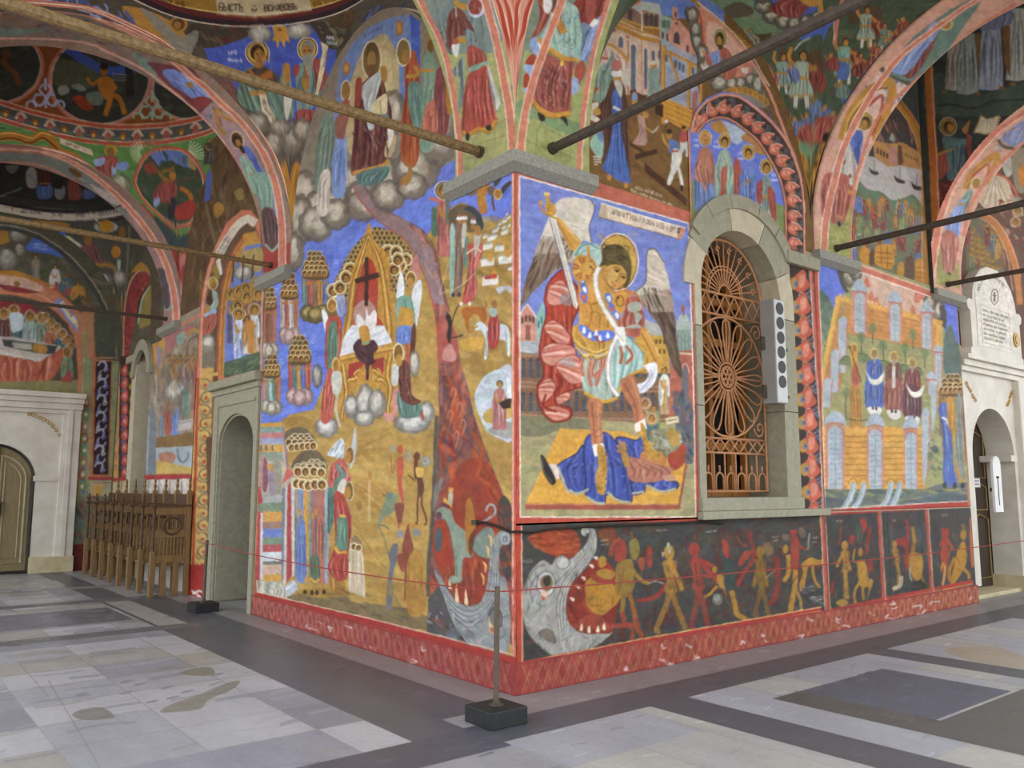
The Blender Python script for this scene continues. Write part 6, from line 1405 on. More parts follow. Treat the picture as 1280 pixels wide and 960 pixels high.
S.blob([(850,100),(920,60),(1000,60),(990,200),(880,210)],'b0965c');S.cloud(880,220,70,50,('8a8278','aca498','c8c0b4'),3)
for x in (800,865,930): S.line([(x,280),(x+8,200),(x+12,100)],12,'4a3c34',.8)
for i,(x,y,c) in enumerate(((800,360,'6f6a90'),(850,340,'b5803c'),(895,320,'7a8f8c'),(965,280,'6a5a7c'),(840,440,'9aa4cc'),(950,430,'8a9a9c'),(900,380,'8f5a4a'),(975,360,'5a4a4c'))): S.figure(x,y+330,360,c,None,w=.17,halo='b08a48',rim='b0904c')
S.figure(845,800,340,'a4b0dc','c8cce0',w=.17,halo='b08a48');S.figure(900,760,260,'d8c8b8','c08a4c',w=.2,halo=None);S.figure(950,770,340,'c4a070','d0d0d0',w=.18,halo='b08a48');S.poly([(905,540),(950,540),(945,760),(905,750)],'c0843c')
S.poly([(745,820),(1000,740),(1000,860),(745,920)],'566650');S.speckle([(745,820),(1000,740),(1000,860),(745,920)],['7c8a68','44523e'],40,12,60,150,30,103,.6,False)
S.ell(672,290,36,46,'d8c090');S.ell(672,290,28,38,'b08a44');S.ell(676,305,18,26,'9a7038')
S.cloth([(650,350),(700,350),(705,440),(660,480),(625,520),(615,470)],'9cb0a0','64786c','c4d0c4',5,9);S.blob([(620,490),(690,460),(690,500),(625,520)],'9ab0d8');S.cloth([(610,530),(690,490),(690,560),(650,630),(605,620)],'b5604e','803a30','d49a88',6,9);S.blob([(630,400),(660,330),(670,420),(640,440)],'5a3a30');S.blob([(615,460),(640,430),(650,470),(620,490)],'c08a4a')
S.cloud(640,690,50,60,('9a9284','bab2a4','d0c8ba'),4);S.blob([(590,720),(680,720),(680,850),(590,870)],'8a8474',.7);S.poly([(580,860),(680,850),(680,920),(575,920)],'c89a54')
S.line([(583,960),(595,500),(628,260),(690,60),(770,-90)],16,'d88468');S.line([(592,960),(604,500),(636,260),(698,70)],3,'ecd0b8')
S.poly([(995,300),(1010,300),(1000,960),(985,960)],'c88a80')
S.poly([(470,545),(600,480),(600,520),(470,575)],'d07a5c')
def keepL2(u,v):
    d=np.abs(u-7.17)/1.9
    return (v < 4.42) | ((d < 1) & (v < Z0+.03+2.28*np.sqrt(np.maximum(1-d*d,0))))
tag(S.build('fresco',keep=keepL2),'fresco of standing haloed saints under an orange painted arch, above the grey stone side door','fresco')
S=Flat('L','c8a058',6.98,7.98,0,3.30)
S.view(0,440,.25)
S.speckle([(985,130),(1060,130),(1060,1300),(960,1300)],['d4b068','bc9048','cca458'],60,8,60,85,10,104,.5,False)
g=random.Random(4)
for k in range(15):
    y=165+k*64;x=1030-k*1.2
    s_=1 if k % 2 else -1
    S.line([(x+s_*26,y-30),(x-s_*10,y-26),(x-s_*26,y),(x-s_*8,y+24),(x+s_*16,y+12),(x+s_*8,y-6)],7,'4c5058',.85,taper=True);S.line([(x+s_*10,y+30),(x+s_*28,y+14),(x+s_*22,y-8)],5,'66706a',.8,taper=True)
    S.line([(x-s_*24,y),(x-s_*34,y+26),(x-s_*18,y+40)],6,'8a4a34',.8);S.ell(x+s_*2,y+2,8,9,'b0482f')
    for q in range(2): a=g.uniform(0,6.3);S.line([(x+20*math.cos(a),y+24*math.sin(a)),(x+34*math.cos(a),y+40*math.sin(a))],6,['5a6050','a8502f','49505e'][g.randrange(3)],.8,taper=True)
S.line([(990,120),(982,400),(968,960),(960,1240)],14,'b5482f',sm=False);S.line([(1062,130),(1058,600),(1045,1200)],6,'c8683c',sm=False);S.poly([(1064,120),(1100,120),(1090,1200),(1046,1200)],'6a4a30')
S.poly([(940,1060),(1120,1068),(1110,1260),(940,1240)],'a83428');S.speckle([(940,1180),(1100,1180),(1100,1240),(940,1240)],['e0d8d0'],12,7,24,30,60,105,.8,False);S.speckle([(1030,1085),(1110,1080),(1110,1110),(1030,1110)],['e4dcd4'],16,8,26,30,60,106,.9,False)
S.view(80,560,.22907);S.poly([(690,640),(830,630),(830,800),(690,800)],'a3332a');S.speckle([(780,660),(830,655),(830,690),(780,700)],['e4dcd4'],10,9,26,30,60,107,.9,False);S.speckle([(690,775),(830,775),(830,800),(690,800)],['e4dcd4'],10,9,26,10,40,108,.9,False);S.poly([(775,-60),(832,-60),(828,640),(790,640)],'6f4a34')
tag(S.build('painted_strip'),'tall yellow strip painted with leafy scrolls, between choir stalls and side door','painted strip')
S=Flat('L','9a8a74',7.95,10.58,0,4.45)
S.view(140,300,.1875)
S.speckle([(230,600),(600,540),(600,1300),(230,1300)],['b0a08a','80705c','94806a','a88a70','6f6456'],200,14,150,88,10,109,.55,False)
S.line([(255,668),(350,622),(590,500)],16,'cc7a5c');S.blob([(270,700),(340,640),(350,720),(320,900),(290,880)],'c89048');S.blob([(300,720),(330,720),(325,840),(305,840)],'8f88a0')
S.blob([(360,640),(430,600),(540,570),(540,620),(430,700),(370,760)],'b07070');S.blob([(430,640),(480,610),(490,660),(440,700)],'8fa49a');S.line([(490,640),(540,600),(580,610)],26,'b5884c');S.line([(500,900),(505,700),(540,650),(575,640)],8,'6a5a4c')
for i in range(16): S.figure(380+i*13,960+(i % 3)*30,200,['a07a6a','7c7a80','94704c','8a6a5c'][i % 4],None,w=.13,halo=None,hair='6a4c34')
S.view(0,440,.25)
S.cloud(880,200,60,60,('a09a90','c4bcb2','dcd4ca'),12)
S.cloth([(860,300),(890,280),(895,420),(850,410)],'7486c0','4a5a90','a4b0dc',4,8);S.cloth([(825,280),(850,250),(855,400),(820,400)],'b5644c','80402f','d49a84',3,8);S.cloth([(800,330),(820,330),(815,420),(795,420)],'7d8a94','545e68','a8b4bc',3,6);S.cloth([(905,200),(940,190),(945,300),(910,320)],'6f8a7c','4a6054','9cb4a4',3,7)
S.poly([(890,345),(960,335),(955,385),(885,395)],'b8b0ac');S.line([(890,355),(958,345)],6,'8a8488')
S.poly([(780,430),(965,400),(965,470),(780,480)],'8a6a44');S.poly([(780,480),(965,470),(960,610),(780,612)],'a4acb0');S.blob([(800,510),(850,500),(880,520),(860,560),(820,590),(800,560)],'b87050',.8);S.ring(915,500,28,50,12,'76808a',a0=0,a1=200);S.poly([(775,540),(965,580),(962,612),(775,614)],'c8a85c')
S.poly([(732,300),(780,260),(780,612),(725,612)],'78808a');S.line([(745,320),(735,610)],8,'a8a49c');S.speckle([(735,60),(960,60),(960,300),(740,330)],['8a7a70','6a6260','b0a496','94785c'],70,12,110,88,8,110,.5,False)
S.poly([(700,614),(975,610),(975,634),(700,640)],'a83c3c');S.poly([(700,640),(975,634),(975,1300),(700,1300)],'c8bcb0');S.speckle([(720,640),(975,634),(975,760),(720,760)],['b0a094','d8d0c8','a08c84'],50,10,50,85,20,111,.6,False)
S.line([(975,60),(970,640)],12,'b0584a',sm=False)
tag(S.build('fresco'),'faded greyish fresco of a crowd and blue-robed figure, above the choir stalls','fresco')
S=Flat('L','5c5444',9.93,12.82,.0,7.0,off=.007)
S.view(140,300,.1875)
S.speckle([(-20,60),(330,60),(330,500),(-20,500)],['6a6450','4a4436','7c6c4c','56605a'],80,14,110,80,30,112,.6,False)
S.poly([(80,780),(85,480),(110,330),(160,230),(215,210),(250,240),(250,300),(200,360),(170,480),(130,640),(110,790)],'8f3a38');S.speckle([(80,780),(90,450),(160,230),(240,220),(240,300),(170,480),(110,790)],['b0504a','5a3450','a04440','7c2c34'],80,12,40,60,60,113,.8,False)
S.line([(76,780),(82,480),(108,320),(158,225),(215,200),(255,235)],8,'d09070');S.blob([(130,220),(160,170),(200,150),(240,190),(250,220),(200,200)],'b07c34');S.poly([(190,480),(215,360),(262,300),(264,560),(180,590)],'8a7840');S.line([(175,560),(200,400),(250,310)],10,'8fae98');S.line([(165,520),(190,390),(240,300)],6,'2e2c2a')
S.poly([(0,330),(75,330),(60,520),(0,520)],'b57c2c');S.poly([(20,520),(70,520),(45,720),(0,640)],'8fb09c');S.poly([(265,240),(320,300),(330,620),(255,640)],'5a4c3c')
S.view(0,440,.25)
S.poly([(560,20),(690,20),(690,660),(540,660)],'4a3428');S.poly([(565,70),(598,60),(590,640),(545,630)],'b5804a');S.line([(598,60),(588,640)],5,'d09878');S.line([(562,60),(545,640)],7,'b5603c')
for k in range(9):
    y=90+k*64;S.blob([(606,y),(630,y-30),(640,y),(632,y+30),(612,y+26)],'b85048');S.blob([(615,y),(628,y-12),(630,y+14)],'d08a78');S.ell(615,y+40,10,12,'4f5a80');S.ell(655,y+20,10,16,'a07c2c');S.ell(575,y+10,9,18,'c89a50')
S.poly([(450,640),(720,625),(720,1300),(450,1300)],'b8a884')
S.line([(545,640),(700,628)],18,'a83c3c',sm=False)
def keepL3(u,v):
    d=np.abs(u-11.4)/1.5
    return ((v < 4.4) & (((u > 11.37) | (v > 4.1) | (v < 1.5)) & (u > 10.56))) | ((v > 4.2) & (d < 1) & (v < Z0+.03+2.3*np.sqrt(np.maximum(1-d*d,0))))
tag(S.build('fresco',keep=keepL3),'painted wall with dark red rose arch over a small stone window, beyond the stalls','fresco')
S=Flat('B','5f5a48',-4.4,.0,3.42,7.0,at=12.85,off=.006)
S.view(0,220,.25)
S.speckle([(0,260),(580,480),(580,900),(380,900),(0,500)],['6f6a50','4c4a3c','7c7456','57604c'],120,14,90,15,40,121,.6,False)
S.poly([(0,230),(100,255),(300,340),(320,400),(0,420)],'5a5648');S.poly([(120,370),(160,310),(230,320),(330,380),(330,410),(240,390)],'4f68c0');S.blob([(0,280),(40,280),(60,320),(0,340)],'b07c34')
for x,y,rx,ry in ((90,300,50,40),(40,420,60,70),(100,370,30,40)): S.cloud(x,y,rx,ry,('6a6458','8f887c','aea69a'),30)
for q in ([(170,345),(235,352)],[(170,360),(260,376)]): S.text('СВЯТЫЙ ЕЛЕНИ',q,9,2.5,'a8b4e0',gap=.1)
S.figure(178,520,130,'8a8474',None,w=.3,halo=None);S.figure(275,590,150,'a8504c','c8c4bc',w=.32,halo=None);S.figure(330,600,110,'8a5048','506a70',w=.5,halo=None);S.figure(390,640,110,'54503c','b57c38',w=.6,halo=None);S.figure(430,690,100,'6a5a40',None,w=.5,halo=None)
S.line([(-20,255),(80,268),(200,310),(330,400),(440,520),(520,660),(560,800),(575,920)],22,'4c4a46');S.line([(-20,243),(90,258),(210,300),(345,395),(455,520),(535,660),(572,800),(586,920)],6,'a89c88')
icon=[(-20,560),(60,562),(180,590),(280,650),(360,740),(400,840),(415,960)]
S.poly(icon+[(480,980),(470,860),(440,760),(380,670),(290,590),(180,530),(60,500),(-20,495)],'c07c5c')
S.line([(-20,500),(60,502),(180,528),(290,590),(380,670),(440,760),(468,860),(478,980)],14,'c8724c');S.line([(-20,575),(60,578),(180,604),(280,660),(360,750),(395,850),(405,980)],34,'cc7a58');S.line([(-20,560),(60,562),(190,592),(285,650),(368,745),(408,850)],4,'e0b890')
S.blob([(-20,505),(40,490),(100,495),(150,520),(220,560),(180,580),(80,555),(-20,560)],'cfa48c');S.blob([(-20,540),(60,550),(160,570),(190,585),(60,580)],'8f3a3c');S.ell(85,540,18,12,'8a6830');S.blob([(-20,490),(40,470),(130,490),(250,540),(280,560),(150,515),(60,500)],'b57c30');S.poly([(270,630),(300,610),(400,730),(420,800),(395,800)],'7c8ccc');S.line([(305,630),(350,700),(400,760)],26,'d8c8ac');S.text('ДЕИСУСЪ',[(310,640),(390,755)],14,3,'5a504c');S.poly([(430,780),(460,790),(470,960),(430,960)],'8a8c64');S.ell(440,810,16,24,'b0803c')
S.poly([(-20,600),(100,610),(250,660),(340,740),(380,860),(390,960),(390,1300),(-20,1300)],'5c4c40')
S.blob([(-20,630),(80,630),(160,650),(180,700),(-20,760)],'8f3438')
for x,y,c,w in ((70,640,'54707c',70),(20,660,'6f4440',30),(210,680,'7f8c74',40),(260,720,'a86a4c',30),(310,760,'4c6670',34),(335,850,'7c8c70',24),(150,670,'a4b0a8',26)):
    S.cloth([(x-w,y+60),(x+w,y+60),(x+w*1.1,y+170),(x-w*1.1,y+170)],c,hx(c)*.6,hx(c)*.5+.45,5,9);S.head(x,y+30,17,'a8743c','5a4028','b08c48')
S.blob([(50,690),(110,690),(115,760),(60,780)],'c0ccd0')
for i in range(10): S.head(230+i*14,700+i*14+(i % 2)*26,11,'a8743c','5a4028','b08440')
S.poly([(-20,800),(60,805),(200,830),(310,850),(280,920),(200,930),(-20,890)],'b8aea2');S.poly([(10,815),(170,835),(290,850),(270,890),(180,885),(20,850)],'4a4c48');S.poly([(60,830),(160,840),(160,870),(70,860)],'b0a898');S.blob([(170,840),(230,850),(230,885),(170,880)],'b5803c')
S.view(0,440,.25)
S.poly([(-20,10),(60,30),(200,50),(310,-20),(320,60),(240,160),(150,150),(-20,150)],'b05540');S.cloth([(-20,10),(200,50),(310,-10),(300,80),(230,160),(-20,150)],'b5604a','8a3c30','d89a80',12,14,sm=False);S.line([(-20,-5),(60,15),(200,40)],12,'c8c0b4');S.poly([(-20,150),(390,140),(390,220),(-20,200)],'8a8454');S.figure(335,150,150,'a84a40','6f8c70',w=.34,halo=None)
S.poly([(388,-200),(470,-200),(466,210),(392,210)],'b57c58');S.poly([(412,-100),(440,-100),(440,190),(412,190)],'9a8a60');S.line([(392,-100),(392,210)],8,'c87a54');S.line([(466,-100),(462,200)],6,'c87a54');S.poly([(415,60),(440,60),(440,170),(415,170)],'a8553f')
S.line([(470,30),(580,30)],7,'c8845c',sm=False);S.poly([(480,-200),(580,-200),(580,24),(480,24)],'54584a')
def keepB(u,v):
    d=np.abs(u+2.2)/2.25
    return (v < 4.4) | ((d < 1) & (v < Z0+.03+2.28*np.sqrt(np.maximum(1-d*d,0))))
tag(S.build('fresco',keep=keepB),'arched fresco of a red-clothed table among haloed figures, over the left white portal','fresco')
S=Flat('B','8a9068',-.66,-.005,.0,4.16,at=12.85,off=.010)
S.view(0,440,.25)
S.poly([(390,215),(468,210),(468,700),(380,700)],'8f9468');S.line([(402,215),(384,700)],8,'b5603c',sm=False);S.line([(465,210),(452,700)],7,'c08050',sm=False)
for k in range(8):
    y=250+k*60;x=432-k*3;c=['a8503f','5f9060','b0705c'][k % 3]
    S.ring(x,y,16,24,9,c,a0=30+180*(k % 2),a1=300+180*(k % 2));S.ell(x,y+2,7,9,'d8c8b0');S.ell(x+6,y+34,8,10,'5a78a8')
S.poly([(462,35),(562,35),(548,625),(450,625)],'b5704c');S.poly([(480,48),(556,48),(540,612),(465,612)],'38262a')
for k in range(13):
    y=70+k*42;x=516-k*1.4;s_=1 if k % 2 else -1
    S.ring(x+s_*4,y,20,22,9,['a8b0c4','8a94b4'][k % 2],a0=0 if s_ > 0 else 180,a1=250 if s_ > 0 else 430);S.line([(x-s_*6,y),(x-s_*24,y+18),(x-s_*6,y+30)],7,['7484c0','c0c0c4','6a78b0'][k % 3],.9)
S.line([(440,632),(580,632)],15,'a83c3c',sm=False);S.poly([(450,645),(560,645),(550,720),(440,720)],'b0a07c');S.line([(470,655),(560,655)],4,'5c4434');S.poly([(470,665),(510,665),(505,720),(468,720)],'c89a48')
S.poly([(370,720),(580,720),(580,960),(360,960)],'6f7466');S.speckle([(370,720),(580,720),(580,960),(360,960)],['a08a50','5a7c74','4c4038','8a4a3c'],60,14,50,85,30,122,.7,False);S.poly([(350,960),(580,960),(580,1200),(350,1200)],'6f3028')
tag(S.build('painted_strip'),'painted pilaster strip with white and blue scrolls on black, beside the left white portal','painted strip')
EDGE1L=[(605,-6),(620,50),(632,110),(638,150),(641,192)]
EDGE1F=[(519,-12),(527,10),(545,44),(557,80),(566,130),(571,170),(573,230)]
EDGE4L=[(705,-6),(684,50),(667,100),(656,145),(650,192)]
EDGE4F=[(766,-8),(752,40),(742,80),(733,140),(728,190),(727,220)]
PK,PKL = 'd07c64','ecd2c0'
def band(S,pts,w,side=1,col=PK):
    S.view(0,0,1);S.line(pts,w,col);S.line([(x+side*w*.55,y) for x,y in pts],1.1,PKL);S.line([(x-side*w*.55,y) for x,y in pts],1.1,PKL)
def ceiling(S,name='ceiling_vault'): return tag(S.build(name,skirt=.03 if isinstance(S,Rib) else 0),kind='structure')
def king(S,mirror=0):
    pass
S=Rib('x','a7a46a',0,.87)
S.view(480,0,.15625)
S.poly([(200,-300),(900,-300),(960,300),(880,420),(560,430),(400,200)],'7f8a84')
S.speckle([(500,600),(1000,400),(1000,1500),(500,1500)],['b5ae70','949a5c','86905c','aaa466'],90,16,90,20,30,131,.5,False)
for a,b in (((900,560),(985,700)),((940,640),(930,800)),((905,800),(1000,860)),((620,1100),(980,950)),((560,900),(600,1000)),((600,1200),(980,1080)),((700,1100),(720,1200)),((880,1000),(890,1120))): S.line([a,b],5,'7a7a4c',.8)
S.blob([(880,380),(905,370),(960,600),(940,640),(890,480)],'6f8a5c',.8)
S.cloth([(400,-80),(620,-100),(760,60),(820,480),(900,780),(900,900),(860,860),(800,500),(700,180),(620,60),(560,200),(560,420),(480,380),(430,150)],'75837f','4a5854','b4bcb4',14,18)
S.cloth([(420,-60),(540,-60),(520,260),(480,400),(500,600),(620,460),(640,480),(640,760),(600,900),(590,860),(610,620),(560,600),(500,440)],'7c8a86','505e5c','b8c0ba',10,14)
S.cloth([(520,120),(600,60),(700,200),(740,330),(680,330),(650,290),(590,300),(560,400),(500,330)],'7c463f','4c2825','a87068',9,14);S.blob([(545,360),(600,350),(585,450),(560,440)],'d8d4d0');S.line([(570,40),(580,140)],7,'d8d4cc')
S.line([(575,325),(690,322)],44,'c08a34');S.blob([(555,320),(585,310),(590,345),(560,355)],'b05a44');S.line([(560,10),(620,50),(680,55)],40,'c48f38')
S.ell(735,60,70,80,'c8c4e0');S.ell(728,52,56,64,'94483c');S.speckle([(690,0),(780,0),(780,110),(690,110)],['c08a7c','6a2c28'],20,5,40,60,40,132,.7)
S.cloth([(660,230),(730,270),(720,360),(680,380),(655,300)],'7d9090','546466','a8b8b8',4,10);S.cloth([(670,370),(780,400),(820,490),(740,540),(680,560)],'a85044','74302a','cc8a7c',5,12)
S.cloth([(680,540),(825,490),(830,530),(745,570),(680,585)],'8fa894','64786a','b4c8b8',4,8)
S.cloth([(690,580),(745,560),(820,530),(850,700),(900,930),(910,960),(840,1030),(790,1020),(660,1070),(620,1060),(640,760),(660,640)],'b04f42','7c2f2a','d88a7c',11,14)
S.cloth([(825,540),(850,560),(925,800),(900,880),(880,760)],'c8c4bc','94908c','e4e0dc',3,8)
S.line([(628,1050),(670,1080),(760,1030),(840,1050),(900,960)],32,'c88f38');S.line([(628,1066),(670,1095),(760,1046),(842,1066),(905,980)],5,'8a5a22')
S.ell(668,1095,17,34,'3c3430');S.ell(838,1022,26,22,'3c3430')
band(S,EDGE1L,9);S.view(0,0,1);S.line([(x+2.5,y) for x,y in EDGE1F],7,PK);S.line([(x-1,y) for x,y in EDGE1F],1.2,PKL)
ceiling(S,'ceiling_rib')
S=Rib('y','a2a465',0,.85)
S.view(640,0,.15625)
S.speckle([(60,600),(600,300),(620,1500),(60,1500)],['8a9a5c','b0ac6c','6f8a54','98a060'],90,18,100,160,30,133,.5,False)
S.blob([(60,800),(300,900),(560,1000),(580,1100),(400,1060),(200,960),(60,940)],'6f9068',.7);S.poly([(0,-300),(800,-300),(700,300),(560,700),(580,560),(100,400),(60,760)],'76867c',.8)
for a,b in (((70,1000),(140,1150)),((200,1020),(190,1250)),((300,1040),(480,1130)),((380,1060),(390,1250)),((120,1130),(560,1290)),((470,1120),(465,1300)),((520,1150),(590,1180))): S.line([a,b],5,'75784a',.8)
S.cloth([(200,-100),(330,100),(160,320),(140,330),(220,140)],'a84c3c','743028','d08a78',6,14);S.cloth([(140,330),(215,300),(220,420),(190,490)],'8fa0cc','6478b0','bcc8e4',4,9);S.blob([(105,510),(170,425),(205,510)],'a8442f');S.blob([(100,520),(205,530),(215,570),(190,640),(150,710),(110,740),(90,710),(140,690),(150,640),(110,570)],'94a8d0');S.blob([(95,610),(130,590),(145,650),(120,700),(95,690)],'a8442f')
S.cloth([(480,40),(600,-60),(740,-40),(720,100),(640,200),(540,180),(520,215),(465,120)],'8f3a30','5c2420','b86a5c',9,16);S.cloth([(560,180),(640,200),(720,120),(640,440),(540,490),(545,300)],'7488a0','4c5a6c','a8b8cc',7,14);S.cloth([(640,210),(720,130),(690,300),(600,440),(540,500)],'94a4d4','6a7cb4','c0cae8',6,12);S.blob([(500,560),(560,480),(590,560),(560,640),(520,700)],'a8503c');S.blob([(470,760),(490,620),(530,640),(530,720)],'94a4cc')
tun=[(260,240),(330,60),(400,10),(520,60),(545,200),(560,300),(535,490),(420,480),(260,390),(205,320)]
S.cloth(tun,'9cb8ac','6f8c84','c4d8cc',9,14)
for k in range(70): x,y=S.rng.uniform(240,540),S.rng.uniform(70,460);S.clip(tun,True);S.ell(x,y,6,7,['4a6a9c','5a7aa0','4c7c74','b0705c'][k % 4],.8)
S.clip()
S.line([(205,310),(290,385),(400,460),(420,470),(530,482)],38,'c98f38');S.line([(205,330),(290,405),(405,482),(530,500)],5,'8a5a22')
S.blob([(300,20),(400,-20),(410,60),(380,180),(345,140),(310,80)],'6a443c');S.line([(345,60),(370,170),(410,260)],56,'8a503c');S.line([(365,150),(412,265)],44,'c48a34')
for t in range(5): S.line([(350+t*14,165+t*24),(390+t*14,150+t*24)],5,'8a5a20')
S.blob([(260,-60),(300,-80),(320,40),(290,110),(250,60)],'d8d0cc');S.ell(265,425,30,28,'c9903a');S.blob([(205,330),(250,390),(280,450),(240,440)],'dcd4cc')
skirt=[(260,430),(400,490),(500,500),(480,620),(465,900),(440,920),(320,940),(220,880),(130,760),(210,640)]
S.cloth(skirt,'a4564a','6f332e','cc8474',13,14);S.speckle([(220,480),(430,500),(420,860),(220,860)],['5c3430','7c4a44','c89a90','4c2c2a'],110,8,46,75,40,134,.7)
S.line([(400,470),(400,520)],30,'c98f38');S.ell(400,510,16,18,'d8a850')
S.line([(135,770),(215,870),(310,920),(390,920),(465,905)],44,'c98f38');S.line([(130,790),(212,892),(310,942),(465,928)],6,'8a5a22');S.blob([(205,900),(255,920),(260,960),(225,965)],'3a322c');S.blob([(380,940),(430,935),(445,1010),(400,960)],'3a322c')
S.line([(640,180),(630,30),(700,-60)],60,'9c5044',.9);S.blob([(620,200),(660,150),(690,170),(650,220)],'d8d0c8')
band(S,EDGE4L,9);S.view(0,0,1);S.line([(x-3,y) for x,y in EDGE4F],7,PK);S.line(EDGE4F,1.2,PKL)
ceiling(S,'ceiling_rib')
S=Vault(-2.2,-2.2,2.2,2.2,'b85a44',-.6,PI/2+.6)
S.view(480,0,.15625)
S.poly([(820,-100),(1260,-100),(1130,400),(1030,720),(930,400)],'d08c74')
for q in ([(880,-50),(930,60),(960,200),(1000,380),(985,440)],[(950,-50),(1000,100),(1020,260),(1024,380)],[(1200,-50),(1140,100),(1110,260),(1050,400)],[(1110,-40),(1060,60),(1060,200),(1040,380)]): S.line(q,34,'b03a26',.9,taper=True);S.line([(x+24,y) for x,y in q],14,'e4b49c',.8,taper=True)
for y in (410,450,490): S.line([(975,y),(1028,y-40),(1075,y)],16,['a8301f','e8c4b0','b03c2a'][(y-410)//40],sm=False)
S.poly([(985,500),(1030,460),(1070,500),(1030,700)],'d89c84')
band(S,[(x+4,y) for x,y in EDGE1L],9);band(S,[(x-4,y) for x,y in EDGE4L],9,-1)
S.line([(645,112),(645.5,140),(645.5,200)],12,PK)
ceiling(S)
S=Vault(-2.2,-2.2,2.2,2.2,'8a5a48',PI/2+.6,2*PI-.6,step=6);ceiling(S);S=Dome(-2.2,-2.2,2.2,2.2,'4a5a9c',step=6);ceiling(S,'ceiling_dome')
EDGE5=[(1026,330),(1029,280),(1038,235),(1050,190),(1063,160),(1082,125),(1100,98),(1125,68),(1160,40),(1205,8),(1240,-12)]
S=Vault(2.675,-2.2,1.825,2.2,'4f5a44',-.9,PI-.9)
S.view(860,0,.25)
S.speckle([(0,-100),(1600,-100),(1100,500),(700,900),(500,700)],['44503c','5f6c50','3c4438','6a5a44'],160,22,100,20,40,141,.6,False)
S.poly([(300,-40),(500,-40),(760,100),(600,200),(480,180),(350,80)],'4c62b4');S.poly([(-40,-60),(300,-60),(350,60),(500,170),(420,240),(240,200),(60,20)],'6a8060');S.blob([(180,40),(260,10),(330,50),(300,80),(200,90)],'5a5040')
for i,(x,y) in enumerate(((420,100),(480,130),(540,140),(600,130),(660,110),(720,90),(380,50),(370,0),(800,60),(860,10))): S.cloud(x,y-20,50,40,('5f5a4c','8f8672','b4aa94'),80+i)
S.cloth([(410,40),(480,-10),(620,-20),(600,40),(540,90),(440,70)],'8f4440','5c2828','b8746c',7,12);S.line([(660,10),(670,80),(680,110)],26,'b8843c');S.blob([(560,-20),(680,-20),(640,30),(580,20)],'c08a40')
S.poly([(330,170),(420,160),(400,250),(280,260)],'54452f')
for i in range(17):
    t=i/16;x,y=60+t*500,5+t*690+60*math.sin(t*3)
    if i < 13: S.blob([(x-20,y-14),(x+14,y-30),(x+40,y),(x+16,y+24)],'b57e2e');S.ring(x+12,y-2,11,12,6,'5f4220',n=9)
def warrior(x,y,h,tunic,cloak,skin='b8823c',wing=None):
    if wing: S.blob([(x,y-h*.75),(x-h*.3,y-h*1.0),(x-h*.4,y-h*.6),(x-h*.15,y-h*.55)],wing);S.blob([(x,y-h*.75),(x+h*.3,y-h*.98),(x+h*.36,y-h*.55),(x+h*.12,y-h*.55)],wing)
    S.cloth([(x-h*.1,y-h*.7),(x+h*.2,y-h*.72),(x+h*.42,y-h*.5),(x+h*.36,y-h*.25),(x+h*.15,y-h*.35),(x-h*.05,y-h*.4)],cloak,hx(cloak)*.6,hx(cloak)*.6+.35,6,7)
    S.cloth([(x-h*.13,y-h*.75),(x+h*.13,y-h*.75),(x+h*.12,y-h*.5),(x+h*.2,y-h*.2),(x-h*.2,y-h*.2),(x-h*.12,y-h*.5)],tunic,hx(tunic)*.6,hx(tunic)*.5+.5,6,7);S.line([(x-h*.14,y-h*.5),(x+h*.13,y-h*.5)],h*.05,'b8802f');S.line([(x-h*.2,y-h*.2),(x+h*.2,y-h*.2)],h*.03,'b8802f')
    for d in (-.08,.09): S.line([(x+d*h,y-h*.2),(x+d*h*1.2,y)],h*.07,'c8c0b0')
    S.line([(x-h*.12,y-h*.7),(x-h*.2,y-h*.85),(x-h*.16,y-h*1.02)],h*.07,skin);S.line([(x+h*.12,y-h*.7),(x+h*.25,y-h*.6)],h*.07,skin);S.head(x+h*.04,y-h*.87,h*.085,skin,'4a3320',None)
warrior(565,540,300,'9cac98','8f4438',wing='5c4630');S.line([(530,250),(570,210),(610,190)],7,'c4c4bc');warrior(470,470,210,'7f9a8c','6a78a8');warrior(780,420,240,'7fa494','7c3a38');S.blob([(745,310),(800,320),(800,390),(750,395)],'5468a4');warrior(890,240,220,'94a48c','8a3c34',wing='5a4a34');warrior(980,260,150,'6f8478','8a8a7c');warrior(930,350,150,'9c5044','a8584a');warrior(860,390,130,'a05a44','8a4438');warrior(310,260,120,'6f7c78','8a8474')
for x,y,c in ((450,520,'a05a44'),(640,520,'5c78a8'),(690,560,'54669c'),(730,590,'a05648'),(600,600,'4f6aa0'),(540,620,'6a7cb0'),(800,470,'4c60a4'),(770,440,'6f8478'),(480,560,'8a4c40'),(420,380,'a8604c'),(380,330,'8a5040'),(1050,180,'8a3c38'),(1080,120,'94483c'),(1010,220,'6a7468'),(720,300,'8f443c'),(850,330,'7c3a34'),(640,360,'8a4038'),(580,660,'a04a3c'),(660,640,'944438')):
    S.cloth([(x-34,y+40),(x-20,y-10),(x+20,y-14),(x+38,y+30),(x+20,y+56)],c,hx(c)*.6,hx(c)*.6+.35,4,8);S.ell(x-6,y-22,11,14,'b07c3c');S.line([(x-20,y),(x-36,y-24)],9,'b07c3c')
S.cloth([(560,650),(680,580),(720,620),(680,720),(600,700)],'a84f40','743028','d08a78',8,12);S.blob([(530,700),(600,720),(640,740),(590,790),(545,750)],'6f9068')
fl=[(520,700),(540,760),(600,800),(650,770),(690,680),(780,560),(830,480),(850,500),(760,640),(700,780),(680,960),(690,1400),(540,1400),(570,960),(530,800)]
S.poly(fl,'b57c2a',sm=False)
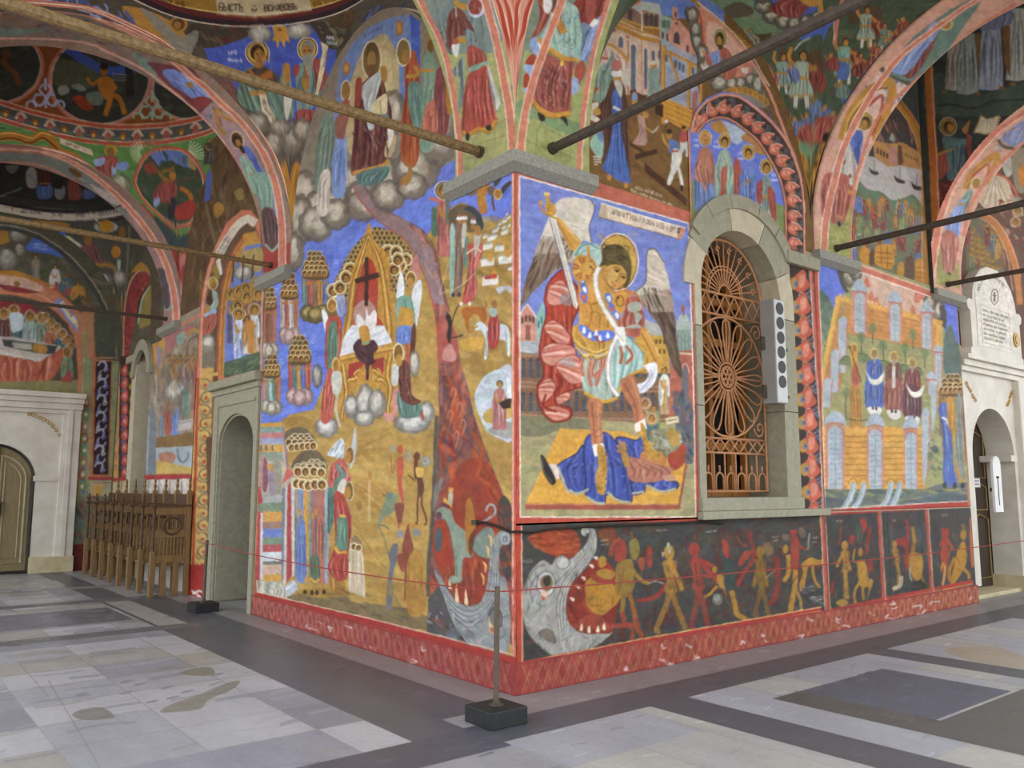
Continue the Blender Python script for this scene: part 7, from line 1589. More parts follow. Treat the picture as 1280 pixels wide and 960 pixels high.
for x,y in ((560,800),(640,820),(600,880),(560,920),(640,930),(600,980),(580,1060),(620,1120),(590,1200),(530,720),(720,680),(780,600),(550,870),(660,870),(680,760)): S.ring(x,y,22,26,9,'8a5a1e',n=12);S.ell(x,y,9,10,'3c2c1c');S.ring(x,y,30,34,4,'dcac58',.7,n=14)
for x,y in ((535,850),(545,960),(690,690),(670,990),(555,1150),(650,1200)): S.ell(x,y,18,26,'2f2822')
S.line([(x+8,y) for x,y in EDGE4F],18,PK);S.line([(690+45,60),(729,120),(733,200)],4,PKL)
band(S,[(x-3,y) for x,y in EDGE5],7,-1);S.line([(872,3),(902,27),(935,63),(964,110),(986,168),(1003,225),(1008,330)],4,PK);S.line([(1010,225),(1016,330)],9,'2c2622')
ceiling(S)
S=Vault(2.675,-2.2,1.825,2.2,'5a6450',PI-.9,2*PI-.9,step=6);ceiling(S);S=Dome(2.675,-2.2,1.825,2.2,'4a5a9c',step=4);ceiling(S,'ceiling_dome')
def saints_rib(w0,w1,e,o,k,edge,seed):
    S=Rib('y','c89078',w0,w1)
    S.view(*o,k)
    return S
S=Rib('y','cf9a84',4.55,5.40)
S.view(860,0,.25)
S.poly([(960,400),(1000,330),(1130,180),(1290,60),(1400,0),(1500,-40),(1300,250),(1120,420)],'6a8478')
S.cloth([(1000,360),(1060,290),(1140,220),(1200,160),(1260,140),(1200,280),(1120,390),(1060,370)],'84443f','54282a','b0706a',6,12);S.cloth([(1010,350),(1090,280),(1150,200),(1230,110),(1260,150),(1180,260),(1090,370)],'8498cc','5468a4','b8c4e4',7,10);S.ell(1290,120,34,30,'dcc8a0');S.ell(1290,120,28,25,'9c7a3c');S.ell(1282,126,18,18,'a87438')
S.line([(965,340),(1000,380),(1060,410),(1110,415)],26,'5c5448');S.poly([(900,430),(960,360),(1100,430),(1070,500),(1000,620)],'d8b8ac');S.speckle([(880,460),(960,370),(1080,430),(1040,520)],['5c74a8','7488b4','4c6098'],60,9,24,60,80,151,.8)
S.line([(770,700),(800,600),(860,500),(940,430),(1010,410),(1020,470),(990,560),(960,640),(930,700)],44,'bd8634');S.line([(790,690),(815,600),(880,510),(950,450),(1000,440)],8,'8a5a20');S.line([(780,690),(805,590),(870,500),(945,435)],6,'e0b468')
S.poly([(730,900),(770,760),(830,640),(900,520),(980,470),(960,560),(930,660),(890,800),(860,960)],'d8b0a0');S.line([(900,530),(970,480),(960,580),(920,680)],14,'a8382c',.8)
S.ell(882,605,46,52,'dcc89c');S.ell(882,605,40,46,'6a4c24');S.ell(882,605,36,42,'b8923c');S.ell(886,612,24,30,'4a3420');S.ell(882,622,17,24,'b8843c')
S.cloth([(770,720),(820,660),(870,660),(870,740),(840,840),(790,780)],'5064b4','34447c','8a9ad0',6,10);S.cloth([(760,760),(800,700),(830,780),(850,860),(810,960),(700,930)],'c4bcb0','8f857c','e4ddd4',7,10)
for x,y in ((780,810),(760,870),(810,880),(800,930),(740,910)): S.ell(x,y,9,13,'8a5a4a')
S.cloth([(690,960),(720,900),(840,950),(800,1100),(760,1140),(680,1090)],'b05f50','7c382f','d49a88',8,11);S.line([(700,925),(830,965)],18,'c08436');S.line([(725,960),(740,990)],10,'8a5a22')
S.view(960,220,.25)
S.poly([(245,380),(270,240),(380,240),(420,120),(420,420),(245,400)],'a2a25c');S.cloth([(280,0),(400,0),(390,120),(370,245),(340,240),(270,200)],'b06052','7c382f','d49a88',8,10);S.speckle([(250,230),(420,200),(420,420),(250,400)],['b5b06c','8a9450','788a4c'],24,12,50,20,30,152,.6);S.line([(420,120),(418,420)],6,'d88a70');S.ell(295,215,8,14,'3c322a');S.ell(355,240,8,14,'3c322a')
band(S,[(x+3,y) for x,y in EDGE5],8);S.view(0,0,1);S.line([(1065,340),(1066,250),(1075,205),(1096,150),(1122,120),(1165,85),(1215,40),(1270,5)],4,PK)
ceiling(S,'ceiling_rib')
S=Rib('y','cf9a84',7.5,8.5)
S.view(1060,140,.171875)
E6=[(600,1200),(640,950),(670,780),(720,620),(800,470),(880,370),(1000,230),(1100,130),(1300,0)]
S.poly([(1100,200),(1280,60),(1400,20),(1400,130),(1200,260)],'7c86a0');S.cloth([(1120,180),(1280,60),(1300,130),(1200,240)],'8090c0','8a4c48','b8c0dc',5,10);S.line([(1090,200),(1130,250),(1210,270)],22,'5c5448');S.speckle([(960,330),(1090,210),(1190,290),(1080,420)],['6a7890','54627c','a8a8b0'],40,9,26,50,80,153,.8)
S.line([(850,560),(900,450),(980,380),(1070,310),(1090,340),(1040,440),(1000,520)],44,'c08a3a');S.line([(870,560),(920,460),(1000,390)],8,'8a5a20');S.line([(900,470),(1020,380),(1000,500),(960,560)],12,'b04434',.8)
S.ell(932,520,38,46,'dcc89c');S.ell(932,520,31,38,'a07c38');S.ell(928,535,19,28,'a8743c');S.cloth([(780,700),(860,580),(910,570),(900,680),(840,760),(760,760)],'7a968c','50685f','a8c0b4',7,11);S.cloth([(740,760),(800,660),(850,640),(830,760),(800,940),(760,950),(710,860)],'8a9cd4','5c70ac','c0cce8',8,12);S.line([(800,680),(850,660)],16,'c08a3c')
S.cloth([(640,1000),(720,860),(800,920),(790,1040),(740,1180),(660,1150)],'b5705c','84443a','d8a894',8,12);S.line([(870,800),(900,640),(960,560)],24,'cf9a84')
S.view(960,220,.25);S.poly([(840,540),(860,300),(880,470),(930,480),(955,420),(960,560)],'9a9458');S.speckle([(840,480),(950,440),(960,560),(850,550)],['8a8a4c','b0a868'],16,10,40,30,30,154,.6);S.cloth([(860,290),(950,300),(945,390),(930,480),(880,470),(865,380)],'b87464','84483c','dcb09c',7,11);S.line([(900,485),(915,495)],9,'3c342c')
S.view(1060,140,.171875);S.line(E6,44,PK);S.line([(x+26,y) for x,y in E6],7,PKL);S.line([(840,900),(880,700),(960,560),(1060,420),(1200,290),(1300,220)],24,PK)
ceiling(S,'ceiling_rib')
S=Flat('R','6a6a60',5.36,7.50,4.36,8.55,off=.004)
S.view(1060,140,.171875)
S.poly([(-60,-500),(640,-500),(640,1300),(-60,1300)],'3f423c');S.poly([(-60,-60),(360,-60),(470,60),(540,200),(560,420),(560,700),(-60,700)],'b0a8a4');S.poly([(60,-80),(360,-80),(480,100),(540,250),(540,400),(60,300)],'4a4240')
S.speckle([(160,-80),(400,-80),(520,200),(520,260),(180,200)],['a05a48','6a4444','8a4c3c','b5786a','54444a'],70,14,90,80,25,161,.7,False)
S.poly([(180,200),(300,230),(400,220),(530,300),(535,420),(380,390),(290,400),(190,320)],'b5824a');windows(S,[(x,300+(x-210)*.5) for x in range(215,300,24)],'4c3c30',13,44);windows(S,[(x,300+(x-300)*.4) for x in range(310,380,20)],'5a443c',9,24);S.poly([(300,250),(350,250),(360,380),(300,370)],'b07c70');S.poly([(360,240),(390,240),(400,380),(365,390)],'6a4c3c');S.blob([(300,200),(320,150),(340,210)],'8f9c8c');windows(S,[(x,320+(x-420)*.5) for x in range(420,520,20)],'5a443c',9,22)
for x,y,s_ in ((190,440,34),(375,500,38),(500,550,40)): S.blob([(x-s_,y-s_*1.1),(x-s_*.4,y-s_*.5),(x+s_,y),(x+s_*.7,y+s_*.5),(x-s_*.6,y+s_*.2)],'4c3634');S.line([(x,y),(x+2,y-s_*2.6)],4,'5a504c')
S.blob([(60,500),(140,560),(240,580),(320,640),(420,620),(470,600),(540,680),(540,760),(60,760)],'64785e')
S.poly([(20,640),(560,720),(560,1300),(-40,1300)],'6f7058')
g=random.Random(8)
for i in range(62):
    x,y=g.uniform(30,540),g.uniform(640,1020);c=['a8503f','5c6fa8','b5a890','7f8a5c','8a4038','b57c3c','6f5c50'][g.randrange(7)]
    if y > 640+x*.08: S.figure(x,y+60,g.uniform(100,150),c,None,w=.3,halo=None,hair='5a4028')
for x in range(430,540,22): S.line([(x,640+g.uniform(-20,30)),(x,830)],8,'a87c3c',.8)
S.view(960,220,.25)
S.poly([(400,420),(800,560),(800,600),(400,470)],'6a8474');S.blob([(455,380),(480,350),(510,380),(505,460),(470,440)],'bd8430');S.blob([(535,360),(560,345),(620,350),(625,460),(535,440)],'c28830');S.blob([(510,380),(530,370),(530,440),(505,440)],'6a4a34');S.blob([(650,440),(680,440),(670,540),(650,520)],'bd8430');S.blob([(735,430),(775,420),(795,560),(740,560)],'b57c2e');S.blob([(690,420),(715,400),(735,460),(720,540),(685,520)],'6a4c3c')
for y in (380,405,430): S.line([(540,y),(620,y+8)],4,'7a4c1c')
for x in (565,595): S.line([(x,350),(x+3,455)],3,'7a4c1c')
for y in (455,480,505,530): S.line([(738,y),(788,y+6)],4,'7a4c1c')
S.view(1060,0,.171875)
S.line([(345,735),(440,850),(500,960),(540,1100),(560,1250),(575,1700),(590,2100)],50,'b0742c');S.line([(345,760),(420,860),(475,970),(510,1100),(530,1250),(545,2100)],6,'d89878');S.line([(375,715),(470,840),(535,960),(570,1100),(590,1300),(610,2100)],8,'c8704c');S.line([(360,725),(455,850),(515,960),(555,1100),(575,1250),(590,2100)],5,'7a4a20')
S.line([(560,480),(572,800),(590,1150),(620,2000)],34,'c06a4c',sm=False);S.line([(543,480),(556,800),(573,1150),(603,2000)],4,'e0b090',sm=False)
tag(S.build('fresco'),'fresco of a burning waterside city with small boats, inside an orange arch','fresco')
S=Flat('S','3c3f3a',-4.4,.0,4.3,8.55,at=7.5,off=.004)
S.view(1060,0,.171875)
S.speckle([(590,100),(1300,-50),(1300,900),(600,1300)],['343832','474c46','40463e','2e322e'],120,30,160,5,25,171,.6,False)
S.blob([(590,560),(700,540),(800,640),(1000,680),(1300,600),(1300,820),(600,820)],'4c5a4c',.8);S.line([(600,780),(760,760),(900,790),(1060,740),(1290,720)],16,'33392f',.8)
for x0,x1,y0,y1,c in ((715,830,300,660,'a89a8a'),(800,940,240,690,'8f958e'),(960,1120,130,660,'9298a8'),(1160,1320,60,590,'a4a49a')): S.cloth([(x0+20,y0),(x1-20,y0),(x1,(y0+y1)/2),(x1+10,y1-20),((x0+x1)/2,y1),(x0-10,y1-10),(x0,(y0+y1)/2)],c,hx(c)*.55,hx(c)*.6+.35,10,13,sm=False)
S.cloth([(960,100),(1180,60),(1180,180),(970,220)],'767a90','4c5068','a0a4b8',6,12);S.poly([(920,240),(965,240),(960,520),(940,420)],'7c5a34');S.poly([(1120,190),(1180,190),(1180,560),(1140,480)],'7a5434');S.speckle([(800,260),(940,260),(940,660),(820,660)],['6a7a70','b0b0a4'],40,6,20,60,70,172,.7)
for x,y in ((700,670),(940,680),(1120,640),(1200,610)): S.ell(x,y,24,12,'8a5a30')
S.view(1060,140,.171875)
S.ell(728,105,64,70,'c8b48c');S.ell(728,105,57,63,'3c2c20');S.ell(728,105,52,58,'8f7034');S.ell(730,110,38,44,'4a3420');S.ell(745,118,26,32,'9a6a34')
S.cloth([(690,180),(800,190),(880,210),(850,260),(840,420),(780,500),(720,470),(700,300)],'566a6c','38484c','8498a0',9,14);S.line([(740,230),(860,210),(890,170)],34,'5c7278');S.blob([(830,130),(860,90),(890,60),(880,110),(860,160)],'a0703a');S.cloth([(640,330),(700,280),(730,400),(690,480),(640,470)],'96483a','5f2c26','c0806c',6,11);S.line([(650,310),(760,270)],18,'a8743c');S.cloth([(860,170),(890,180),(900,300),(930,320),(880,340)],'9a4438','642a26','c07c6c',3,9)
S.poly([(915,150),(965,25),(1015,45),(1095,25),(1115,35),(1070,165),(990,165)],'b08a4c');S.poly([(930,145),(972,35),(1012,55),(1000,155)],'d4c8ac');S.poly([(1005,155),(1020,55),(1098,32),(1060,155)],'d4c8ac')
for k in range(5): S.line([(958-k*5,55+k*20),(1002-k*2,66+k*19)],5,'8a7c6c',.8);S.line([(1026-k*3,66+k*18),(1086-k*7,50+k*20)],5,'8a7c6c',.8)
S.blob([(640,560),(700,490),(760,520),(740,620),(700,760),(650,780)],'5c2c28');S.speckle([(640,520),(760,520),(700,760),(640,790)],['7c3c34','4a2422','8f4a3c'],30,12,50,60,50,173,.7)
S.view(1060,0,.171875);S.line([(585,480),(600,800),(620,1150),(655,2000)],62,'b0662f',sm=False);S.line([(608,480),(622,800),(645,1150),(680,2000)],8,'dc9c7c',sm=False)
def keepS(u,v):
    d=-u
    return v > np.where((d > .05) & (d < 4.35),Z0+np.sqrt(np.maximum(2.2**2-(d-2.2)**2,0)),4.3)-.06
tag(S.build('fresco',keep=keepS),'dark fresco of white-robed figures above a saint beside an open book','fresco')
S=Flat('R','6a4a3c',8.42,13.2,3.5,8.5,off=.004,at=.14)
S.view(1060,140,.171875)
S.blob([(940,600),(1000,500),(1080,450),(1160,500),(1200,620),(1180,700),(1000,700)],'c0a890');
for k in range(9): S.line([(1070-k*0,460),(960+k*28,690)],6,['8a7460','d8c8b4'][k % 2],.7)
S.line([(1060,450),(1150,480),(1220,580),(1250,660)],14,'c8604a');S.blob([(1120,360),(1180,320),(1200,440),(1150,470)],'a8a498');S.blob([(1190,300),(1250,260),(1300,300),(1300,560),(1220,560)],'8a7c68');S.blob([(1240,420),(1300,380),(1300,540),(1250,520)],'c07a34');S.speckle([(1080,640),(1300,560),(1300,1000),(1150,900)],['a04438','8f9c90','b0705c','7c3832'],60,20,60,50,60,181,.7,False)
for x,y in ((1220,800),(1235,720)): S.head(x,y,22,'a06c34','5a3c24','a8843c')
S.poly([(860,700),(1000,700),(1140,900),(1140,1400),(860,1400)],'6f6450')
for i in range(30): S.figure(870+(i*37) % 260,960+(i*53) % 330,160,['7c3a34','5c6c70','a8843c','8a5a40','6f7c54'][i % 5],None,w=.26,halo='a8843c',rim='a08450')
S.line([(970,740),(1060,800),(1130,900),(1190,1040),(1230,1200),(1250,1400)],44,'b8743c');S.line([(990,730),(1085,795),(1155,900),(1215,1040),(1255,1200)],8,'d8937a');S.line([(960,770),(1040,820),(1105,915),(1160,1050),(1200,1300)],7,'d8937a')
S.view(0,0,1);S.poly([(1190,428),(1300,470),(1300,800),(1190,800)],'d2c8ba')
tag(S.build('fresco'),'fresco with a painted shell and crowd, partly behind the white memorial plaque','fresco')
EDGE2=[(-8,4),(30,5),(62,7),(109,13),(156,32),(200,55),(240,90),(258,104),(279,125),(301,145),(319,167),(335,192),(344,214),(351,240),(356,280),(357,340)]
EDGE2F=[(-8,48),(62,49),(109,54),(140,67),(180,87),(211,110),(247,141),(274,169),(292,197),(313,239),(322,290),(326,350)]
EDGE3=[(-8,184),(40,186),(75,193),(110,211),(140,234),(165,259),(187,286),(205,316),(216,346),(222,376),(224,412)]
EDGE3F=[(-8,203),(40,205),(70,214),(100,232),(128,254),(150,276),(168,300),(182,330),(196,365),(203,420)]
def prophets(S):
    S.view(260,0,.25)
    S.poly([(-1100,-300),(900,-300),(900,900),(300,1400),(-200,900),(-1100,300)],'5c5248')
    S.speckle([(0,560),(500,500),(520,960),(200,960)],['8a7a68','6f6254','a09080','7c6c5c'],90,20,90,60,50,201,.5,False)
    S.blob([(0,190),(200,130),(460,120),(560,150),(640,220),(560,500),(480,640),(300,560),(60,380),(0,300)],'4a5cc0');S.poly([(400,130),(640,180),(640,330),(520,460),(430,620),(340,540)],'4a5cc0');S.speckle([(0,190),(200,140),(640,220),(440,620)],['5a6cd0','3f50b0'],60,16,110,20,40,202,.4,False)
    S.blob([(-80,120),(160,110),(210,170),(100,220),(0,240),(-100,200)],'4f4438');S.blob([(520,110),(700,130),(700,230),(600,240),(540,160)],'4c4238');S.speckle([(-80,120),(200,120),(60,230)],['703034','6a5c48'],20,14,60,20,40,203,.7);S.speckle([(540,110),(690,140),(640,240)],['703034','56685a','8a8060'],20,14,60,40,40,204,.7)
    S.cloud(260,170,60,45,('9a9488','b8b2a8','d0cac0'),5);S.cloud(450,155,70,40,('9a9488','b8b2a8','d0cac0'),6)
    S.blob([(325,130),(385,130),(400,180),(410,210),(390,205),(380,235),(362,205),(345,240),(340,205),(318,200),(330,175)],'d09a40');S.ell(360,150,10,7,'8a5a24')
    S.cloth([(170,370),(230,330),(300,340),(360,400),(420,470),(430,560),(400,600),(230,560),(150,500)],'6f8a78','4a6054','9cb4a4',9,14);S.cloth([(180,370),(230,340),(300,340),(360,400),(300,450),(200,430)],'54423c','3a2c2a','7c6a60',6,12);S.blob([(205,340),(250,380),(310,350),(320,390),(260,410),(215,385)],'b06a2c')
    S.ell(247,265,62,62,'efe0c8');S.ell(247,265,57,57,'5a3020');S.ell(247,265,52,52,'d0a848');S.ell(247,262,36,42,'3c2a1c');S.ell(254,278,25,36,'b07c3a');S.blob([(240,300),(270,300),(275,335),(235,335)],'a8743a')
    for x in (246,268): S.line([(x-7,272),(x,268),(x+7,272)],4,'2f1e12')
    S.line([(258,276),(254,292),(262,294)],3.5,'7a4a1e');S.line([(250,306),(266,306)],4,'8f4430')
    S.cloth([(360,400),(400,340),(420,440),(430,480),(380,560)],'7c9486','546a5c','a8bcb0',5,11);S.blob([(375,330),(405,320),(410,400),(380,420)],'b8823c');S.blob([(380,470),(425,440),(410,560),(390,600)],'d4ccc0')
    S.line([(210,470),(240,465),(290,470)],24,'c08a3c');S.poly([(255,470),(292,472),(300,520),(330,580),(400,650),(380,685),(310,620),(268,550)],'dccca8');S.text('ЗВЕЗДА ОТ ІАКОВА',[(268,500),(290,560),(330,610),(385,660)],16,3.5,'6a5c48',gap=.12)
    S.text('ПРО',[(105,275),(150,270)],18,4,'d4d8f0');S.text('ВАЛАМЪ',[(100,305),(175,312)],16,4,'d4d8f0',gap=.16)
    S.cloth([(440,340),(480,310),(540,300),(580,360),(560,480),(500,560),(450,560),(440,440)],'7c948c','54686a','a4b8ac',8,13);S.cloth([(520,300),(560,300),(600,400),(540,470),(535,380)],'a8504a','743430','cc8a7c',5,10);S.blob([(425,335),(460,325),(445,380),(430,370)],'a84a44');S.blob([(480,330),(500,320),(510,370),(490,400)],'b06a2c');S.blob([(470,390),(500,400),(505,440),(480,450)],'b8823c')
    S.ell(497,245,53,60,'efe0c8');S.ell(497,245,48,55,'5a3020');S.ell(497,245,43,50,'d0a848');S.ell(500,242,34,42,'8f8c80');S.ell(496,258,24,34,'b07c3a');S.blob([(472,280),(524,275),(520,350),(500,375),(485,330)],'9a988c')
    for x in (484,508): S.line([(x-7,256),(x,252),(x+7,256)],4,'2f1e12')
    S.poly([(562,205),(602,230),(580,360),(548,490),(534,485),(555,360),(572,260)],'dccca8');S.text('ПРОРИЦА',[(590,250),(545,480)],15,3,'6a5c48');S.text('ПРО',[(595,195),(640,200)],15,4,'d4d8f0');S.text('ИЛИА',[(595,220),(645,225)],15,4,'d4d8f0')
    S.cloth([(450,550),(520,550),(545,570),(480,640),(440,600)],'a8504c','743434','cc8a80',5,10)
    S.blob([(0,340),(120,400),(160,560),(260,700),(300,760),(200,700),(60,500)],'7f5c50',.8);S.ring(95,450,26,36,10,'8f4440')
    for i,(x,y,rx,ry) in enumerate(((410,690,90,90),(330,720,60,60),(240,620,70,60),(470,650,50,60),(360,640,60,40),(290,800,60,60))): S.cloud(x,y,rx,ry,('7c7062','9c9080','b8ac9c'),90+i)
    S.poly([(320,860),(340,800),(370,830),(390,800),(440,810),(500,840),(520,960),(460,1060),(340,960)],'bd7c30');S.speckle([(330,820),(500,830),(470,1060),(340,960)],['d09a48','94601f','c88a34'],40,12,110,95,12,205,.7,False)
    S.poly([(300,960),(380,1000),(410,1330),(330,1330)],'7c6c5c');S.speckle([(330,960),(420,1000),(410,1330),(340,1330)],['5c5048','948474','a8987c'],40,12,110,88,10,206,.6,False)
    S.poly([(480,960),(500,800),(560,560),(620,620),(520,980)],'7d6044',.5)
    S.view(0,0,.25)
    yel=[(560,-120),(700,-20),(900,70),(1090,115),(1290,125),(1480,108),(1640,70),(1760,20),(1880,-70),(1700,-200),(1200,-260)]
    for k in range(14): x,y=130+k*58,-10+k*k*2.4;S.ring(x,y-20,26,24,11,['7c8ccc','5060b0'][k % 2],n=10);S.line([(x-30,y-4),(x+6,y+6),(x+34,y+14)],10,'a4b0dc',.8)
    S.blob([(620,30),(760,60),(900,140),(960,260),(900,290),(760,180),(640,90)],'c08a3c');S.poly([(560,-60),(700,20),(900,90),(1290,140),(1280,-300),(560,-300)],'b8863a',.9)
    S.speckle([(100,-20),(560,0),(720,120),(900,280),(760,200),(520,60),(100,20)],['6a7cc0','5464b0','8a9ad0','4c5a94'],70,18,80,35,40,207,.9,False)
    S.blob([(700,40),(800,90),(900,180),(980,150),(990,190),(950,270),(900,260),(820,190)],'8c8a82',.9);S.ell(895,120,44,40,'b8863a');S.ell(892,122,33,30,'6a4a2c');S.ell(886,128,20,20,'a8743a')
    S.ell(1740,80,24,30,'b8863a');S.ell(1738,84,16,22,'8a5a2c');S.blob([(1640,110),(1720,60),(1780,60),(1740,150)],'5c4630',.8)
    S.speckle([(1790,130),(1850,40),(2060,0),(2060,60),(1900,100)],['6a7cc0','5464b0','3c4468'],30,16,60,150,30,208,.9,False)
    base=np.array([(600,-60),(760,20),(900,70),(1090,104),(1290,112),(1480,96),(1640,62),(1760,12),(1900,-80)],float)
    for dy,w,c in ((-130,200,'b58a3c'),(-20,36,'6a2c30'),(4,26,'3c2a30'),(20,6,'d8c8b8'),(-42,8,'d8b860')): S.line(base+np.array([0,dy]),w,c)
    S.poly([(1075,-20),(1540,-20),(1560,50),(1300,84),(1090,70)],'d4c4a0');S.line([(1080,72),(1300,86),(1560,52)],8,'9a5a34')
    S.text('БЫСТЪ',[(1095,52),(1230,56)],34,6,'4a3c3c',gap=.12);S.text('Ѿ',[(1262,56),(1320,56)],30,6,'4a3c3c');S.text('ВОЛХВОВЪ',[(1325,56),(1530,44)],30,6,'4a3c3c',gap=.1);S.text('ПОРАГАНЪ',[(790,0),(990,52)],26,5,'6a4c28',gap=.1);S.text('РАГЪТЪВА',[(1575,38),(1760,-30)],26,5,'6a4c28',gap=.1)
    band(S,[(x+3,y-2) for x,y in EDGE2],7,-1);S.view(260,0,.25);S.line([(490,960),(520,760),(560,600),(600,470),(640,350),(690,240),(760,140),(850,70),(940,45),(1040,55),(1120,120)],9,'c8b49c');S.line([(503,960),(533,760),(573,600),(613,475),(655,360),(705,250),(770,158),(860,88),(940,62)],7,'5a4a44')
S=Vault(-2.2,2.685,2.2,1.825,'5c5248',-.9,PI-.4);prophets(S);ceiling(S)
S=Vault(-2.2,2.685,2.2,1.825,'6a5c4c',PI-.4,2*PI-.9,step=5);ceiling(S)
S=Dome(-2.2,2.685,2.2,1.825,'b58a3c');prophets(S);ceiling(S,'ceiling_dome')
S=Rib('x','9a7c6c',4.5,5.4)
S.view(0,0,.15625)
S.poly([(-60,30),(700,60),(1300,380),(1300,700),(700,350),(-60,310)],'8a7468');S.speckle([(0,60),(700,90),(1300,420),(1200,560),(600,330),(0,300)],['8f5c3c','5c6478','a8703c','6f7c74','5a4440','a89080'],90,16,90,25,25,211,.7,False);S.blob([(0,240),(300,230),(400,240),(100,290),(0,290)],'6f9088',.8);S.blob([(1060,420),(1200,500),(1290,600),(1240,610),(1120,520)],'6f9a90',.8)
S.view(180,90,.15625)
S.poly([(20,-80),(380,-40),(560,180),(540,260),(440,320),(250,190)],'7c3f44');S.cloth([(150,0),(240,-20),(400,80),(530,200),(440,230),(260,130)],'7488cc','4c60a8','acbae4',8,14);S.cloth([(300,20),(360,0),(520,180),(500,200)],'94a4d8','6478bc','c4cef0',4,10);S.blob([(330,90),(380,85),(400,120),(360,125)],'a8733a');S.blob([(390,215),(470,195),(530,220),(500,270),(410,260)],'8f3f40');S.line([(560,160),(560,240),(500,300),(440,320)],22,'5c5048')
S.poly([(450,330),(570,220),(700,340),(820,500),(960,820),(860,940),(720,700)],'a8888c');S.speckle([(470,330),(580,220),(620,300),(560,380)],['54688c','748498','4a5c7c'],30,10,30,60,70,212,.8)
S.line([(560,300),(600,310),(660,370),(740,390),(770,430)],26,'b07a34');S.line([(570,320),(590,400),(600,440),(650,500)],26,'b07a34');S.line([(575,305),(650,350),(735,395)],6,'e0b878');S.line([(600,350),(620,430)],8,'8a3a34')
S.ell(745,545,52,72,'dcd0a0',rot=-20);S.ell(745,545,45,65,'6a4c28',rot=-20);S.ell(742,555,38,56,'3c2a1c',rot=-20);S.ell(752,572,22,36,'a8783a',rot=-20);S.blob([(755,600),(790,590),(815,640),(790,650)],'3c2a20')
S.cloth([(770,680),(830,690),(900,800),(930,960),(860,960),(800,840)],'8fac9c','5f7c70','bcd0c4',7,12);S.cloth([(800,610),(850,620),(960,790),(990,850),(930,840),(860,720)],'5a70c4','3c4e94','94a6e0',5,11);S.line([(840,830),(900,810)],24,'b57a44')
S.view(280,220,.25)
S.cloth([(130,0),(200,-20),(240,0),(245,120),(230,170),(190,175),(165,100)],'86a494','5c7a6c','b4ccbe',6,9);S.cloth([(240,30),(290,100),(300,200),(275,260),(250,160)],'8a9ac0','5c6c98','b8c4e0',4,8);S.line([(185,175),(235,165)],10,'c08436');S.cloth([(190,175),(240,165),(275,240),(280,330),(245,370),(205,340)],'6a4c4c','4a3236','948080',7,8);S.line([(208,340),(240,372),(282,330)],10,'8fb0a0');S.poly([(180,340),(200,345),(240,385),(290,340),(330,330),(330,480),(180,480)],'a8463a');S.poly([(290,200),(310,240),(310,340),(295,320)],'c88474')
band(S,[(x-4,y+3) for x,y in EDGE2],8);S.view(0,0,1);S.line(EDGE2F,3.4,'c08070');S.line([(x-1,y) for x,y in EDGE2F],1,PKL)
ceiling(S,'ceiling_rib')
